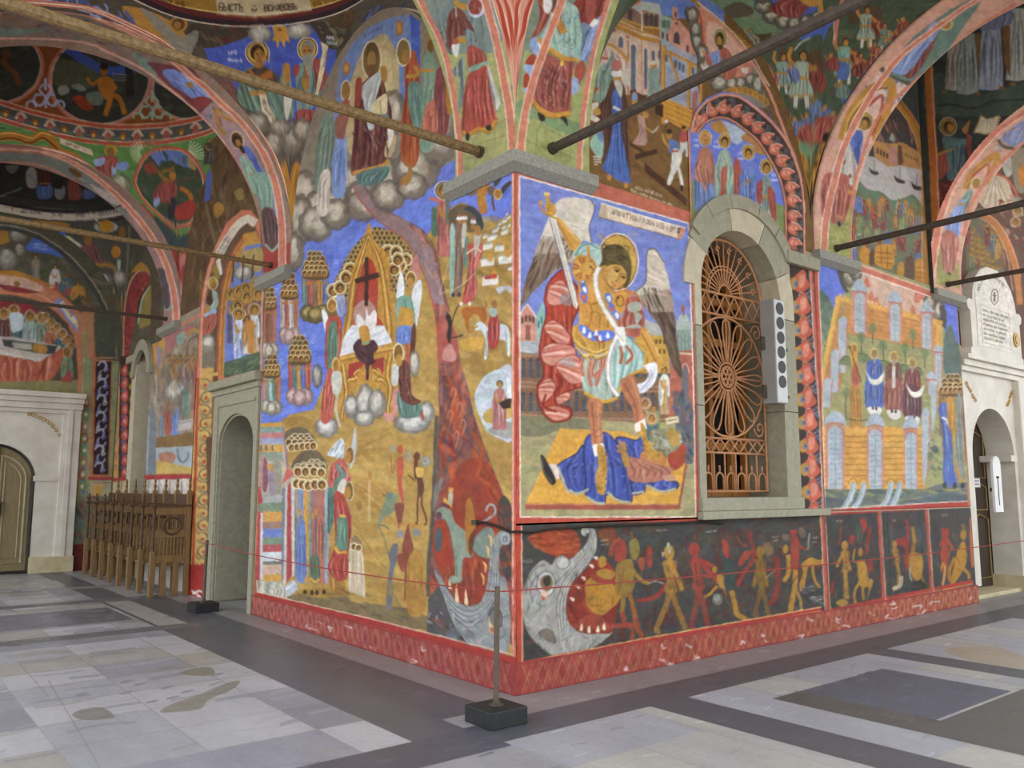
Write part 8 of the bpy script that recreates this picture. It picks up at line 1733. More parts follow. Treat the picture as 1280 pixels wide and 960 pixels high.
def eden(S):
    S.view(0,0,.25)
    S.poly([(-100,100),(1200,100),(1200,560),(1060,660),(-100,660)],'8a4c20')
    for cx,cy,rx,ry in ((-20,330,220,180),(500,400,240,215),(940,440,170,150)):
        S.ell(cx,cy,rx+22,ry+20,'c07058',n=40);S.ell(cx,cy,rx+8,ry+8,'b8968a',n=40);S.ell(cx,cy,rx,ry,'3a3a34',n=40)
        S.speckle([(cx-rx*.8,cy-ry*.7),(cx+rx*.8,cy-ry*.7),(cx+rx*.8,cy+ry*.7),(cx-rx*.8,cy+ry*.7)],['3f4638','44443c','4c5444','32302c'],50,22,70,20,50,int(cx+60),.6)
    S.clip([(500+238*math.cos(a),400+213*math.sin(a)) for a in np.linspace(0,6.2,36)])
    S.line([(310,220),(420,300),(520,350),(620,350),(720,330)],46,'3c50a0');S.blob([(240,300),(420,320),(520,420),(300,440)],'5c5c44',.7);S.line([(640,250),(650,480)],40,'2c2424')
    SK = 'b06a20'
    S.ell(520,350,20,32,'9a5c1e');S.ell(520,332,22,18,'2f2018');S.blob([(490,395),(550,385),(570,430),(565,470),(530,500),(500,470)],SK);S.line([(495,400),(460,420),(435,385)],16,SK);S.line([(555,400),(575,440),(550,470)],14,SK);S.line([(530,480),(550,500),(525,580)],26,SK);S.line([(550,475),(595,490),(625,570)],26,SK)
    S.blob([(290,440),(330,425),(345,460),(300,475)],'8a8c84');S.blob([(360,425),(400,420),(430,450),(380,450)],'7c8078');S.blob([(360,490),(420,480),(470,540),(420,550)],'9a3c20');S.blob([(430,470),(500,460),(510,520),(450,520)],'6a7468')
    for k in range(3): S.line([(560,370+k*14),(635,376+k*14)],5,'8a8c94',.8)
    S.clip()
    S.line([(15,290),(40,340),(70,360),(100,430)],30,'7a4a1e',.8);S.ell(30,270,22,30,'6a4220',.8)
    for x,y,c in ((228,480,'a8aed8'),(760,540,'94b09c')):
        S.line([(x,y-90),(x,y+60)],12,c)
        for d in (-1,1): S.ring(x+d*34,y+20,26,28,11,c,a0=0,a1=300);S.ring(x+d*70,y+44,24,18,10,c,a0=150,a1=400);S.line([(x,y),(x+d*30,y-30),(x+d*10,y-60)],9,c)
        S.ell(x,y-18,9,12,'8a3a30')
    lo=np.array([(-60,572),(0,596),(120,634),(280,676),(440,706),(600,720),(760,716),(900,698),(1010,672),(1090,640)],float)
    S.line(lo+np.array([0,-44]),100,'5a5a58');S.line(lo+np.array([0,-86]),22,'b8543c');S.line(lo+np.array([0,-98]),5,'d8b098');S.line(lo+np.array([0,-74]),5,'d8b098');S.line(lo,24,'b8543c');S.line(lo+np.array([0,-12]),5,'d8b098');S.line(lo+np.array([0,12]),5,'d8b098')
    for k,x in enumerate(range(30,1060,73)):
        y=np.interp(x,lo[:,0],lo[:,1])-38
        if k % 2: S.blob([(x-30,y),(x-14,y-26),(x,y-32),(x+14,y-26),(x+32,y),(x+16,y+6),(x+12,y+28),(x-12,y+28),(x-16,y+6)],'c8a898');S.blob([(x-16,y+4),(x,y-18),(x+16,y+4),(x+12,y+24),(x-12,y+24)],'a8564c')
        else: S.blob([(x-16,y+2),(x,y-20),(x+16,y+2),(x,y+18)],'a86424');S.ell(x,y+6,6,9,'dca850')
    S.poly(np.vstack([lo+np.array([0,12]),[(1200,640),(1200,1500),(-100,1500)]]),'5f8c4c');S.speckle([(-60,620),(1080,700),(1000,900),(400,860)],['6f9c5a','547c44'],60,16,90,10,20,221,.5,False)
    S.poly([(1060,700),(1130,640),(1300,1200),(1200,1500),(1000,1500)],'6a5238');S.speckle([(1070,720),(1150,720),(1160,1000),(1060,1000)],['7c6244','54402c','8a7450'],40,18,110,80,14,222,.6,False);S.poly([(1045,900),(1070,840),(1060,1000),(1030,1080)],'5068c0')
    S.line([(-40,690),(60,680),(150,700),(200,680),(250,690),(300,760),(360,780),(420,830),(480,870)],44,'b0742a');S.line([(-40,705),(60,690),(150,716),(210,690),(260,720),(320,780),(400,840)],8,'6a4018');S.line([(-40,672),(60,666),(160,690),(210,664),(260,680)],6,'e0a850')
    S.poly([(300,690),(460,750),(465,780),(300,718)],'d4c0a4');S.text('СВЯТ СВЯТ',[(325,720),(450,765)],12,3,'7a6854',gap=.2);S.text('ПРОР',[(0,645),(70,655)],10,3,'34503c')
    S.ell(553,752,34,28,'b8902c');S.ell(553,760,20,24,'8a6434');S.cloth([(475,800),(530,780),(590,790),(570,870),(500,880)],'a05048','6c302c','c88478',5,10);S.blob([(470,800),(520,790),(520,820),(480,830)],'94a0d0');S.blob([(580,820),(640,810),(630,850),(590,850)],'7c90c8');S.blob([(560,840),(580,840),(580,885),(560,885)],'8fa4cc');S.cloud(600,930,60,60,('7c7864','9c9880','b8b49c'),3)
    for a in range(110,250,14): S.line([(720+20*math.cos(math.radians(a)),760-20*math.sin(math.radians(a))),(720+70*math.cos(math.radians(a)),760-60*math.sin(math.radians(a)))],8,'d4d8b4',.6)
    for a in range(-20,90,14): S.line([(940+10*math.cos(math.radians(a)),770-10*math.sin(math.radians(a))),(940+80*math.cos(math.radians(a)),770-70*math.sin(math.radians(a)))],8,'d4d8b4',.6)
    S.figure(1045,820,130,'4f4844',None,w=.4,halo=None)
    rd=[(665,900),(690,820),(740,755),(830,730),(920,745),(985,800),(1025,880),(1030,960),(1005,1050),(970,1110),(930,1140),(860,1130),(780,1070),(710,1000),(675,940)]
    S.poly(rd,'c05a40',sm=True);S.poly([(847+(x-847)*.93,935+(y-935)*.93) for x,y in rd],'d0a088',sm=True);q=[(847+(x-847)*.9,935+(y-935)*.9) for x,y in rd];S.poly(q,'44503c',sm=True)
    S.clip(q,True);S.poly([(720,720),(960,720),(960,840),(860,800),(760,790)],'6078b8');S.speckle(q,['3c4a38','566448','704034','4c5a44'],70,16,60,30,50,223,.6);S.blob([(940,760),(970,800),(980,850),(945,830)],'b08450');S.blob([(720,830),(760,810),(790,860),(740,870)],'94483a')
    S.cloth([(770,960),(830,900),(880,920),(870,1000),(780,1010)],'9a4a44','6a2e2c','b8746c',5,10);S.ell(862,880,18,24,'b0702c');S.line([(850,910),(800,870),(870,840)],14,'9a6a2c');S.blob([(880,1040),(960,1000),(985,1060),(930,1100),(880,1090)],'a83c34');S.line([(900,940),(940,960),(960,1000)],22,'b06a24');S.blob([(770,1000),(800,990),(790,1030),(770,1030)],'8f9cc8');S.blob([(850,1000),(880,1000),(870,1080),(840,1090)],'34343c');S.clip()
    S.poly([(700,1010),(760,1070),(860,1140),(960,1140),(980,1130),(960,1500),(800,1500)],'a84034');S.blob([(770,1080),(850,1140),(920,1180),(980,1140),(970,1230),(880,1250),(800,1190)],'3f4c4c');S.ell(915,1300,26,30,'c4786c');S.ell(915,1440,24,26,'c4786c');S.line([(890,1250),(885,1450)],10,'7c2c28');S.line([(970,1130),(955,1300),(930,1500),(920,1620)],9,'d08a70');S.line([(1050,980),(1000,1180),(960,1400),(930,1600)],7,'c8927c')
    band(S,[(x+3,y-1) for x,y in EDGE3],6,-1)
S=Vault(-2.2,7.175,2.2,1.775,'5f6c48',-1.3,PI+.3);eden(S);ceiling(S)
S=Dome(-2.2,7.175,2.2,1.775,'7a4820',h=1.6);eden(S);ceiling(S,'ceiling_dome')
S=Rib('x','94746a',8.95,9.9)
S.view(0,130,.15625)
S.poly([(-60,340),(300,340),(700,500),(1150,900),(1000,900),(600,600),(200,460),(-60,460)],'7c8480');S.speckle([(0,350),(300,350),(700,520),(1100,900),(900,800),(500,560),(0,450)],['a0603c','8f9c98','6f8c84','b08478','94504a','54606c'],110,14,90,32,20,231,.7,False);S.ell(600,550,60,26,'6a4a20',.9,30);S.blob([(720,640),(860,700),(960,770),(940,810),(820,750)],'b8a8a4');S.line([(970,750),(980,800),(920,830)],18,'5a4440')
S.view(0,220,.25);S.poly([(600,130),(660,160),(800,400),(880,640),(880,760),(800,760),(780,500),(700,300)],'a8807c');S.speckle([(610,150),(670,180),(860,640),(800,640),(720,340)],['a85c3c','8a7c8c','b89488','6a5a64','b5744c'],70,12,60,68,20,232,.8,False);S.blob([(780,480),(830,480),(850,640),(810,650)],'4c4a50',.8);S.ring(836,640,20,28,8,'8fa49c',a0=0,a1=180)
band(S,[(x-3,y+2) for x,y in EDGE3],7);S.view(0,0,1);S.line(EDGE3F,3.,'c08878')
ceiling(S,'ceiling_rib')
def far(S):
    S.view(0,130,.15625)
    S.poly([(-100,380),(200,440),(600,600),(920,800),(920,860),(-100,800)],'33302e');S.blob([(210,540),(260,500),(300,560),(290,660),(220,660)],'8c8a84');S.cloth([(300,630),(400,630),(410,750),(300,750)],'4c5c94','343f68','8492bc',5,10);S.cloth([(305,490),(390,490),(400,640),(305,640)],'4a2a28','301c1c','6a4440',4,9);S.ell(480,700,46,66,'7c7c80');S.ell(470,640,40,40,'2c2422');S.cloth([(550,600),(630,640),(650,750),(550,760)],'84403a','58282a','a86c5c',4,9);S.cloth([(670,680),(750,710),(760,750),(670,760)],'4c5c8c','343f64','8492b4',4,9);S.blob([(40,500),(150,490),(100,560)],'6a6864');S.line([(0,740),(180,670)],14,'5c645c');S.line([(310,635),(400,635)],10,'a07030')
    lo=np.array([(-80,860),(0,876),(150,906),(350,938),(560,950),(750,940),(950,910),(1050,885)],float)
    for dy,w,c in ((-80,40,'2a2628'),(-36,66,'b8ab9c'),(-72,5,'a8988a'),(0,30,'2a2628'),(-4,4,'8a7c70')): S.line(lo+np.array([0,dy]),w,c)
    for t,q in (('ДОСТОИНО',[(165,866),(330,886)]),('ЕСТЬ',[(420,896),(510,902)]),('ЯКО',[(610,900),(700,898)]),('ВОИСТИНУ',[(790,892),(940,874)])): S.text(t,q,34,5.5,'54484c',gap=.05)
    S.text('+',[(90,852),(130,856)],34,7,'94443c')
    S.view(0,220,.25)
    S.poly([(-40,210),(620,230),(660,300),(640,700),(560,960),(480,700),(300,400),(-40,260)],'4c4840');S.blob([(-40,215),(300,230),(330,260),(100,270)],'a8762c',.9);S.ell(530,255,60,28,'94938c');S.ell(532,250,36,30,'b07c24');S.ell(610,280,20,26,'7c5a28');S.line([(300,260),(330,340)],30,'4860b4');S.poly([(320,300),(345,300),(440,370),(420,390)],'b0a48c');S.cloth([(380,370),(470,340),(500,400),(540,440),(480,450),(400,420)],'6f4444','4a2c30','947070',5,9);S.ell(440,320,22,28,'8a5c2c');S.line([(440,445),(540,445),(580,460)],14,'a8762c');S.ell(580,380,24,30,'b0742c');S.poly([(585,420),(605,420),(600,500),(588,490)],'94a89c');S.cloud(520,520,50,36,('6c6458','8c8478','a89c90'),7);S.cloud(600,510,40,40,('6c6458','8c8478','a89c90'),8);S.poly([(500,560),(610,570),(600,700),(540,690)],'b07a24');S.speckle([(505,570),(605,575),(600,690),(545,690)],['d09a3c','8a5a18'],14,8,60,85,20,241,.7);S.poly([(540,710),(610,690),(590,900),(575,900)],'7c9484');S.line([(650,240),(625,600),(600,900)],10,'6a6054')
S=Vault(-2.2,11.375,2.2,1.475,'4c4840',-1.3,PI+.3);far(S);ceiling(S)
S=Dome(-2.2,11.375,2.2,1.475,'33302e');far(S);ceiling(S,'ceiling_dome')
M_FLOOR=painted('marble_floor',rough=.38,spec=.5,wear=.13,marble=True)
S=Flat('G','a3a0a2',-9,14,-8,13.2,0,0.)
def G(*pts): return [tuple(project(np.array([CX+x,CY+y,0.]))[:2]) for x,y in pts]
S.view(0,0,1)
g=random.Random(3)
for i in range(-9,4):                        # light slabs of the left aisle,uneven in tone
    for j in range(-2,22):
        x0=i*.72-.88-.72;y0=-.5+j*.62
        if x0 > -1.0: continue
        if y0 < -.6 or x0 < -4.2: continue
        c=hx(['a8a6ab','8e8d95','b8b5b8','9997a0','a8a19a'][g.randrange(5)])
        S.poly(G((x0,y0),(x0+.72,y0),(x0+.72,y0+.62),(x0,y0+.62)),c)
        for k in range(3): a,b=g.uniform(x0,x0+.6),g.uniform(y0,y0+.6);S.line(G((a,b),(a+.2,b+g.uniform(-.06,.06)),(a+.42,b+g.uniform(-.1,.1))),g.uniform(1,5),['868890','aeacae','98928a'][g.randrange(3)],.5)
        S.line(G((x0,y0),(x0,y0+.62)),1,'8c8884',.7,sm=False);S.line(G((x0,y0),(x0+.72,y0)),.8,'96928e',.6,sm=False)
DK = '5b5b61'
def slab(x0,x1,y0,y1,c=DK,n=10):
    S.poly(G((x0,y0),(x1,y0),(x1,y1),(x0,y1)),c)
    for k in range(n): a,b=g.uniform(x0,x1),g.uniform(y0,y1);S.line(G((a,b),(min(a+.12,x1),b+g.uniform(-.04,.04))),g.uniform(.8,2.5),np.clip(hx(c)*g.choice([.78,1.14,1.28]),0,1),.5)
slab(-.36,.05,-.5,13,'928d8c',40);slab(-.4,13,-.47,.2,'928d8c',60)
for k in range(9): S.line(G((-.36,k*1.1),(0,k*1.1)),.8,'8a8480',.7,sm=False);S.line(G((.2+k*1.0,-.47),(.2+k*1.0,0)),.8,'8a8480',.7,sm=False)
for i in range(24):
    for j in range(10): x0,y0=-.8+i*.6,-1.5-j*.62;slab(x0,x0+.6,y0,min(y0+.63,-.87),['b3b0ac','a9a8ae','b8b4ac','adacb2'][g.randrange(4)],3);S.line(G((x0,y0),(x0,min(y0+.62,-.87))),.7,'94918e',.6,sm=False)
S.blob([(1180,812),(1240,808),(1280,822),(1280,835),(1215,826)],'b09a80',.7)
slab(-.88,-.36,-.2,8.1,DK,90);slab(-.9,9,-.87,-.46,DK,120);slab(9,13,-.87,-.46,DK,10)
slab(.57,1.0,-8,-.87,DK,40);slab(3.7,4.08,-8,-.85,DK,40);slab(1.47,3.15,-2.35,-1.3,'5c606e',90);slab(1.47,1.85,-2.42,-1.3,'5c5a58',40);slab(1.47,3.6,-3.6,-2.38,'5f5d5a',50);slab(7.2,7.6,-8,-.85,DK,20)
slab(-4.4,-.8,-.95,-.5,'585862',60);slab(-1.25,-.82,-8,-.5,'605f66',30);slab(-4.4,-.8,4.8,5.12,'6c6a6c',40);slab(-4.4,-.5,7.75,8.1,'6c6a6c',40);slab(-4.4,-1.3,5.82,7.15,'74727a',50);slab(-1.9,-1.3,5.82,7.1,'68666c',30);slab(-1.2,-.88,5.12,7.7,'a9a29c',20)
slab(-4.4,-.5,9.6,9.9,'8a8684',20);slab(-4.4,-1.2,10.4,11.2,'aaa49c',20)
S.blob([(90,893),(105,886),(125,884),(138,890),(142,897),(120,900),(100,899)],'7c766c',.7);S.blob([(200,890),(215,880),(250,868),(280,855),(300,851),(290,862),(262,874),(250,886),(220,890)],'807a6c',.7);S.blob([(225,842),(240,836),(262,834),(268,842),(250,845)],'8a8478')
for x,y in ((158,852),(176,855),(212,834),(210,859),(235,864),(190,877),(102,868),(158,866),(272,843),(216,872)): S.line([(x-9,y+2),(x,y),(x+9,y-2)],3,'8a868c',.8,taper=True)
for q in ([(60,850),(90,900),(125,960)],[(25,830),(60,870)]): S.line(q,1.2,'85817e',.8)
S.col *= .93
tag(S.build('floor',M_FLOOR,skirt=0),kind='structure')
def capital(plan,label):
    bm=bmesh.new();loops=[]
    for z,o in ((4.225,.02),(4.275,.105),(4.376,.105)): loops.append([bm.verts.new(W(x,y,z)) for x,y in plan(o)])
    n=len(loops[0])
    for A,B in zip(loops,loops[1:]):
        for i in range(n): bm.faces.new((A[i],A[(i+1) % n],B[(i+1) % n],B[i]))
    bm.faces.new(loops[0][::-1]);bm.faces.new(loops[-1])
    tag(obj('stone_capital',bm,M_STONE_CAP),label,'capital','grey stone capitals under the ribs')
capital(lambda o: [(-o,.93),(-o,-o),(.88,-o),(.88,.012),(.012,.012),(.012,.93)],'grey stone capital wrapped around the painted wall corner')
for a,b,l in ((4.47,5.46,'grey stone capital at the far upper edge of the blue choirs of saints'),(8.9,9.95,'small grey stone capital farthest to the left, above the choir stalls')):
    capital(lambda o,a=a,b=b: [(-o,b),(-o,a),(.012,a),(.012,b)],l)
for a,b,l in ((4.5,5.44,'grey stone capital above the red leaf garland right of the window'),(7.5,8.42,'grey stone capital beside the white memorial plaque')):
    capital(lambda o,a=a,b=b: [(a,-o),(b,-o),(b,.012),(a,.012)],l)
def rod(px,py,wall,r,m,label):
    p=(wall_l if wall == 'L' else wall_r)(px,py)
    e=Vector((-4.7,0,0)) if wall == 'L' else Vector((0,-4.7,0))
    q=Vector(p);bm=bmesh.new()
    k=[q+e*(i/12) for i in range(13)];tube(bm,k,[r*(1+.06*math.sin(i*2.3)) for i in range(13)],10)
    root=obj('tie_rod',bm,m);tag(root,label,'tie rod','iron tie rods across the vaults')
    bm=bmesh.new();tube(bm,[q+e*.004,q+e*.012],r*1.25,10);obj('end_collar',bm,M_IRON,root)
rod(603,191,'L',.042,M_GILT,'thick worn gilded tie rod running from the corner capital to the upper left')
rod(341,332,'L',.032,M_GILT,'long tie rod running left from the capital beside the blue choirs')
rod(210,399,'L',.03,M_IRON,'thin dark tie rod lowest at far left, under the rose arch')
rod(688,187,'R',.042,M_IRON,'thick dark tie rod rising right from the corner capital over the window')
rod(1043,311,'R',.036,M_IRON,'dark tie rod crossing in front of the burning city fresco')
rod(1182,356,'R',.034,M_IRON,'short dark tie rod in front of the white memorial plaque')
bm=bmesh.new()
for x in (2.42,2.78,3.12,3.48,3.72): box(bm,W(x-.035,.46,1.5),W(x+.035,.52,4.28))
for z in (1.54,2.05,2.62,3.2,3.66): box(bm,W(2.38,.465,z-.04),W(3.76,.515,z+.04))
win=tag(obj('window_1',bm,M_SASH),kind='structure')
bm=bmesh.new();box(bm,W(2.36,.54,1.48),W(3.78,.55,4.33));obj('glass_pane',bm,M_GLASS,win)
FR=lambda y: (W(0,y,0),(1,0,0),(0,0,1),(0,1,0))
def wedge(bm,cx,cz,r0,r1,a0,a1,y,d,n=7):
    A=[math.radians(a0+(a1-a0)*i/n) for i in range(n+1)]
    prism(bm,[(cx+r0*math.cos(a),cz+r0*math.sin(a)) for a in A]+[(cx+r1*math.cos(a),cz+r1*math.sin(a)) for a in A[::-1]],d,FR(y))
bm=bmesh.new()
for a0,a1 in ((24,62),(102,150)): wedge(bm,3.07,3.62,.69,.99,a0+.4,a1-.4,-.03,.4)
box(bm,W(2.28,-.03,1.5),W(2.38,.45,2.4));box(bm,W(3.755,-.03,1.5),W(4.02,.45,2.42));box(bm,W(3.76,-.03,2.43),W(4.02,.45,3.45));box(bm,W(2.28,-.03,2.41),W(2.38,.45,3.2));box(bm,W(2.28,-.028,3.95),W(2.5,-.002,4.22))
box(bm,W(3.9,-.07,4.12),W(4.56,-.002,4.27),.01)
fr=obj('stone_surround',bm,M_STONE,win)
bm=bmesh.new()
wedge(bm,3.07,3.62,.69,.99,62.4,101.6,-.03,.4);wedge(bm,3.07,3.62,.69,.95,150.4,180,-.03,.4);wedge(bm,3.07,3.62,.69,.95,0,23.6,-.03,.4);box(bm,W(2.28,-.03,3.21),W(2.38,.45,3.62));box(bm,W(3.76,-.03,3.46),W(4.02,.45,3.62))
obj('pale_stone',bm,M_STONE_PALE,win)['label'] = 'pale sandstone blocks'
bm=bmesh.new()
for a0,a1 in ((31,52),(52.6,74),(74.6,104),(104.6,128),(128.6,148)): wedge(bm,3.13,3.66,.9,1.05,a0,a1,-.055,.05)
obj('hood_mould',bm,M_STONE,win)
bm=bmesh.new();box(bm,W(2.27,-.06,1.37),W(4.03,.44,1.5),.012);box(bm,W(2.24,-.09,1.29),W(4.5,-.01,1.37),.015);obj('window_sill',bm,M_STONE,win)
gr=empty('window_grille',W(3.07,.2,1.54),'rust-brown iron grille with a large flower wheel, filling the arched window','grille')
def bars(name,paths,r=.011,closed=False,par=None):
    bm=bmesh.new()
    for p in paths: tube(bm,[(x-3.07,0,z-1.54) for x,z in p],r,6,closed)
    return obj(name,bm,M_RUST,par or gr,True)
def circ(cx,cz,r,a0=0,a1=360,n=28): return [(cx+r*math.cos(math.radians(a0+(a1-a0)*i/n)),cz+r*math.sin(math.radians(a0+(a1-a0)*i/n))) for i in range(n+1)]
fo=[(2.42,1.56),(2.42,3.62)]+circ(3.07,3.62,.65,180,0)[1:]+[(3.72,1.56),(2.42,1.56)]
bars('outer_frame',[fo],.018)
for z in (1.96,2.11,3.43,3.66): bars('cross_rail',[[(2.42,z),(3.72,z)]],.014)
bars('spear_rail',[[(2.42+.1857*i,1.57),(2.42+.1857*i,1.96)] for i in range(1,7)]+[[(2.45+.1857*i,1.57),(2.45+.1857*i,1.68)]+circ(2.515+.1857*i,1.69,.062,180,0,8)+[(2.577+.1857*i,1.57)] for i in range(7)]+[[(2.515+.1857*i,1.75),(2.515+.1857*i,1.83)] for i in range(7)],.011)
for z0,z1 in ((1.96,2.11),(3.43,3.66)):
    bars('lattice_band',[[(2.42+.1625*i,z0),(2.42+.1625*(i+1),z1)] for i in range(8)]+[[(2.42+.1625*i,z1),(2.42+.1625*(i+1),z0)] for i in range(8)],.01)
C_=(3.07,2.77)
rim=bars('wheel_rim',[circ(*C_,.645)],.014)
for k in range(16):
    a=2*PI*k/16;ca,sa=math.cos(a),math.sin(a)
    pet=[[(C_[0]+r*ca-w*sa,C_[1]+r*sa+w*ca) for r,w in ((.15,.012),(.25,.02),(.38,.045),(.5,.062),(.59,.05),(.635,0),(.59,-.05),(.5,-.062),(.38,-.045),(.25,-.02),(.15,-.012))]]
    if k % 4 == 0: pet.append([(C_[0]+r*ca,C_[1]+r*sa) for r in (.13,.4,.64)])
    bars('wheel_petal',pet,.0105,par=rim)
bars('wheel_hub',[circ(*C_,.15),circ(*C_,.11)]+[circ(C_[0]+.06*math.cos(k*PI/3),C_[1]+.06*math.sin(k*PI/3),.035,n=10) for k in range(6)],.012,par=rim)
fan=[]
for k in range(17):
    a=PI*k/16;fan.append([(3.07+r*math.cos(a),3.67+r*math.sin(a)*.96) for r in (.1,.3,.62)])
    if k % 2: fan.append(circ(3.07+.52*math.cos(a),3.67+.5*math.sin(a),.03,0,300,9))
bars('fan_light',fan+[circ(3.07,3.67,r,0,180,16) for r in (.1,.27,.31)],.0095)
spi=lambda cx,cz,s,t: [(cx+s*(.1-.09*i/18)*math.cos(i*.5),cz+t*(.1-.09*i/18)*math.sin(i*.5)) for i in range(19)]
for a in ((2.53,3.3,1,1),(3.61,3.3,-1,1),(2.53,2.24,1,-1),(3.61,2.24,-1,-1)): bars('corner_scroll',[spi(*a)],.01)
sp_=empty('column_loudspeaker',W(3.47,-.11,2.48),'tall grey column loudspeaker with six round drivers, on the window jamb','loudspeaker')
bm=bmesh.new();box(bm,(-.1,-.085,0),(.1,.085,1.12),.006);obj('cabinet',bm,M_GREY,sp_)
bm=bmesh.new();box(bm,(-.092,-.093,.01),(.092,-.0855,1.11),.003);fb=obj('front_baffle',bm,M_GREY_PALE,sp_)
for k in range(6):
    bm=bmesh.new()
    tube(bm,[(0,-.094,.23+k*.158),(0,-.1,.23+k*.158)],.066,24);obj('driver_cone',bm,M_MESH,fb)
for z in (.08,.6):
    bm=bmesh.new();box(bm,(.09,.02,z),(.3,.05,z+.03));obj('wall_bracket',bm,M_IRON,sp_)
    bm=bmesh.new();box(bm,(-.16,.03,z-.02),(-.1,.05,z+.12));obj('side_clamp',bm,M_IRON,sp_)
st=[]
for (x,y),l in (((-.57,-.49),'rusty barrier post on a black block, in front of the painted corner'),((-.41,5.97),'rusty barrier post on a black block, beside the grey stone side door'),((9.25,-.52),'black barrier post base at the right edge of the floor')):
    r=empty('barrier_post',W(x,y,0),l,'barrier post','barrier posts of the red rope')
    bm=bmesh.new();box(bm,(-.155,-.155,0),(.155,.155,.115),.008);obj('base_block',bm,M_BLACK,r)
    bm=bmesh.new();tube(bm,[(0,0,.1),(.006,.003,.5),(.012,.006,.91)],.0205,10);obj('pole',bm,M_IRON if x > 5 else solid('rusty_pole','54463a','66564a',18,.7),r)
    bm=bmesh.new();lathe(bm,[(.05,.112),(.05,.122),(.028,.128),(.026,.15)],12);obj('collar',bm,M_IRON,r)
for (a,b,l) in (((-.57,-.46),(-.41,5.97),'thin red rope strung across the left wall to the far post'),((-.55,-.49),(9.25,-.52),'thin red rope strung along the right wall under the window')):
    bm=bmesh.new();A,B=Vector(W(*a,.875)),Vector(W(*b,.875))
    tube(bm,[A.lerp(B,t/24)-Vector((0,0,.05*4*(t/24)*(1-t/24))) for t in range(25)],.0055,6)
    tag(obj('red_rope',bm,M_CORD),l,'rope')
bm=bmesh.new()
pts=[wall_l(*p,off=.03) for p in ((594,653),(606,653),(622,658),(638,665))]+[np.array(W(-.03,-.03,1.255))]+[wall_r(*p,off=.03) for p in ((668,665),(692,661),(750,657.5),(820,655),(872,652),(905,654))]
tube(bm,pts,.011,6);c=tag(obj('black_cable',bm,M_CABLE),'black cable bent around the wall corner under the archangel fresco','cable')
bm=bmesh.new();box(bm,pts[0]-np.array([.02,.03,.02]),pts[0]+np.array([.02,.03,.02]),.004);obj('wall_clip',bm,M_IRON,c)
PW,PH=.61,1.44
def stall_parts(root):
    bm=bmesh.new();box(bm,(-.6,-.036,0),(-.53,.036,.66),.006);obj('post_foot',bm,M_WOOD_PALE,root)
    bm=bmesh.new();lathe(bm,[(.03,.66),(.022,.7),(.03,.74),(.018,.78),(.026,.86),(.02,.95),(.028,.97),(.02,1.0),(.025,1.15),(.018,1.28),(.03,1.3),(.03,1.34),(.018,1.36),(.03,1.41),(.012,1.44),(.02,1.47),(.004,1.5)],10,(-.565,0,0));obj('turned_post',bm,M_WOOD,root)
    bm=bmesh.new();box(bm,(-.1,-.035,0),(-.035,.035,1.55),.006);lathe(bm,[(.03,1.55),(.016,1.58),(.03,1.63),(.014,1.67),(.024,1.71),(.004,1.76)],10,(-.067,0,0));obj('back_post',bm,M_WOOD_PALE,root)
    bm=bmesh.new();box(bm,(-.62,-.04,1.31),(-.04,.04,1.345),.008);obj('arm_rail',bm,M_WOOD,root)
    bm=bmesh.new();box(bm,(-.55,-.018,1.2),(-.08,.018,1.3));box(bm,(-.55,-.018,.86),(-.08,.018,.97));box(bm,(-.55,-.022,.5),(-.08,.022,.6))
    for i in range(9): lathe(bm,[(.009,.6),(.015,.66),(.008,.72),(.015,.79),(.009,.86)],6,(-.51+i*.05,0,0))
    for i in range(4): lathe(bm,[(.009,.97),(.014,1.05),(.014,1.12),(.009,1.2)],6,(-.5+i*.13,0,0))
    sp=obj('side_panel',bm,M_WOOD_PALE,root)
    bm=bmesh.new();tube(bm,[(-.31+.125*math.cos(a),-.01,1.03+.125*math.sin(a)) for a in np.linspace(0,2*PI,20,endpoint=False)],.022,6,True);obj('round_medallion',bm,M_WOOD,sp)
    bm=bmesh.new();box(bm,(-.5,.03,.43),(-.08,PW-.05,.465),.006);obj('seat',bm,M_WOOD_PALE,root)
    bm=bmesh.new();box(bm,(-.085,.03,.5),(-.055,PW-.05,1.36));box(bm,(-.1,.03,1.32),(-.04,PW-.05,1.5),.006);obj('backrest',bm,M_WOOD,root)
    for x in (-.4,-.22): bm=bmesh.new();box(bm,(x-.04,-.03,0),(x+.04,.03,.5),.01);obj('leg',bm,M_WOOD_PALE,root)
ordn=['nearest to the yellow scroll strip, side panel in full view','second from the yellow scroll strip','third from the yellow scroll strip','fourth from the yellow scroll strip','fifth from the yellow scroll strip','sixth from the yellow scroll strip','seventh from the yellow scroll strip','farthest in the corner beside the scroll pilasters']
proto=empty('choir_stall',W(0,7.82,0),'brown carved wooden choir stall, '+ordn[0],'choir stall','wooden choir stalls along the left wall')
stall_parts(proto)
for k in range(1,8):
    r=proto.copy();COL.objects.link(r);r.location=W(0,7.82+k*PW,0);r['label'] = 'brown carved wooden choir stall, '+ordn[k]
    for ch in list(proto.children):
        c=ch.copy();COL.objects.link(c);c.parent=r
        for gc in list(ch.children): d=gc.copy();COL.objects.link(d);d.parent=c
LF=lambda x: (W(x,0,0),(0,1,0),(0,0,1),(1,0,0))
da=[(6.1+.65*math.cos(PI*k/16),2.2+.42*math.sin(PI*k/16)) for k in range(17)]
bm=bmesh.new()
prism(bm,[(6.75,0),(7.02,0),(7.02,2.92),(5.33,2.92),(5.33,0),(5.45,0)]+da[::-1]+[(6.75,0)][:0],.03,LF(-.035))
prism(bm,[(6.78,0),(6.9,0),(6.9,2.8),(5.4,2.8),(5.4,2.75),(6.78,2.75)],.02,LF(-.055))
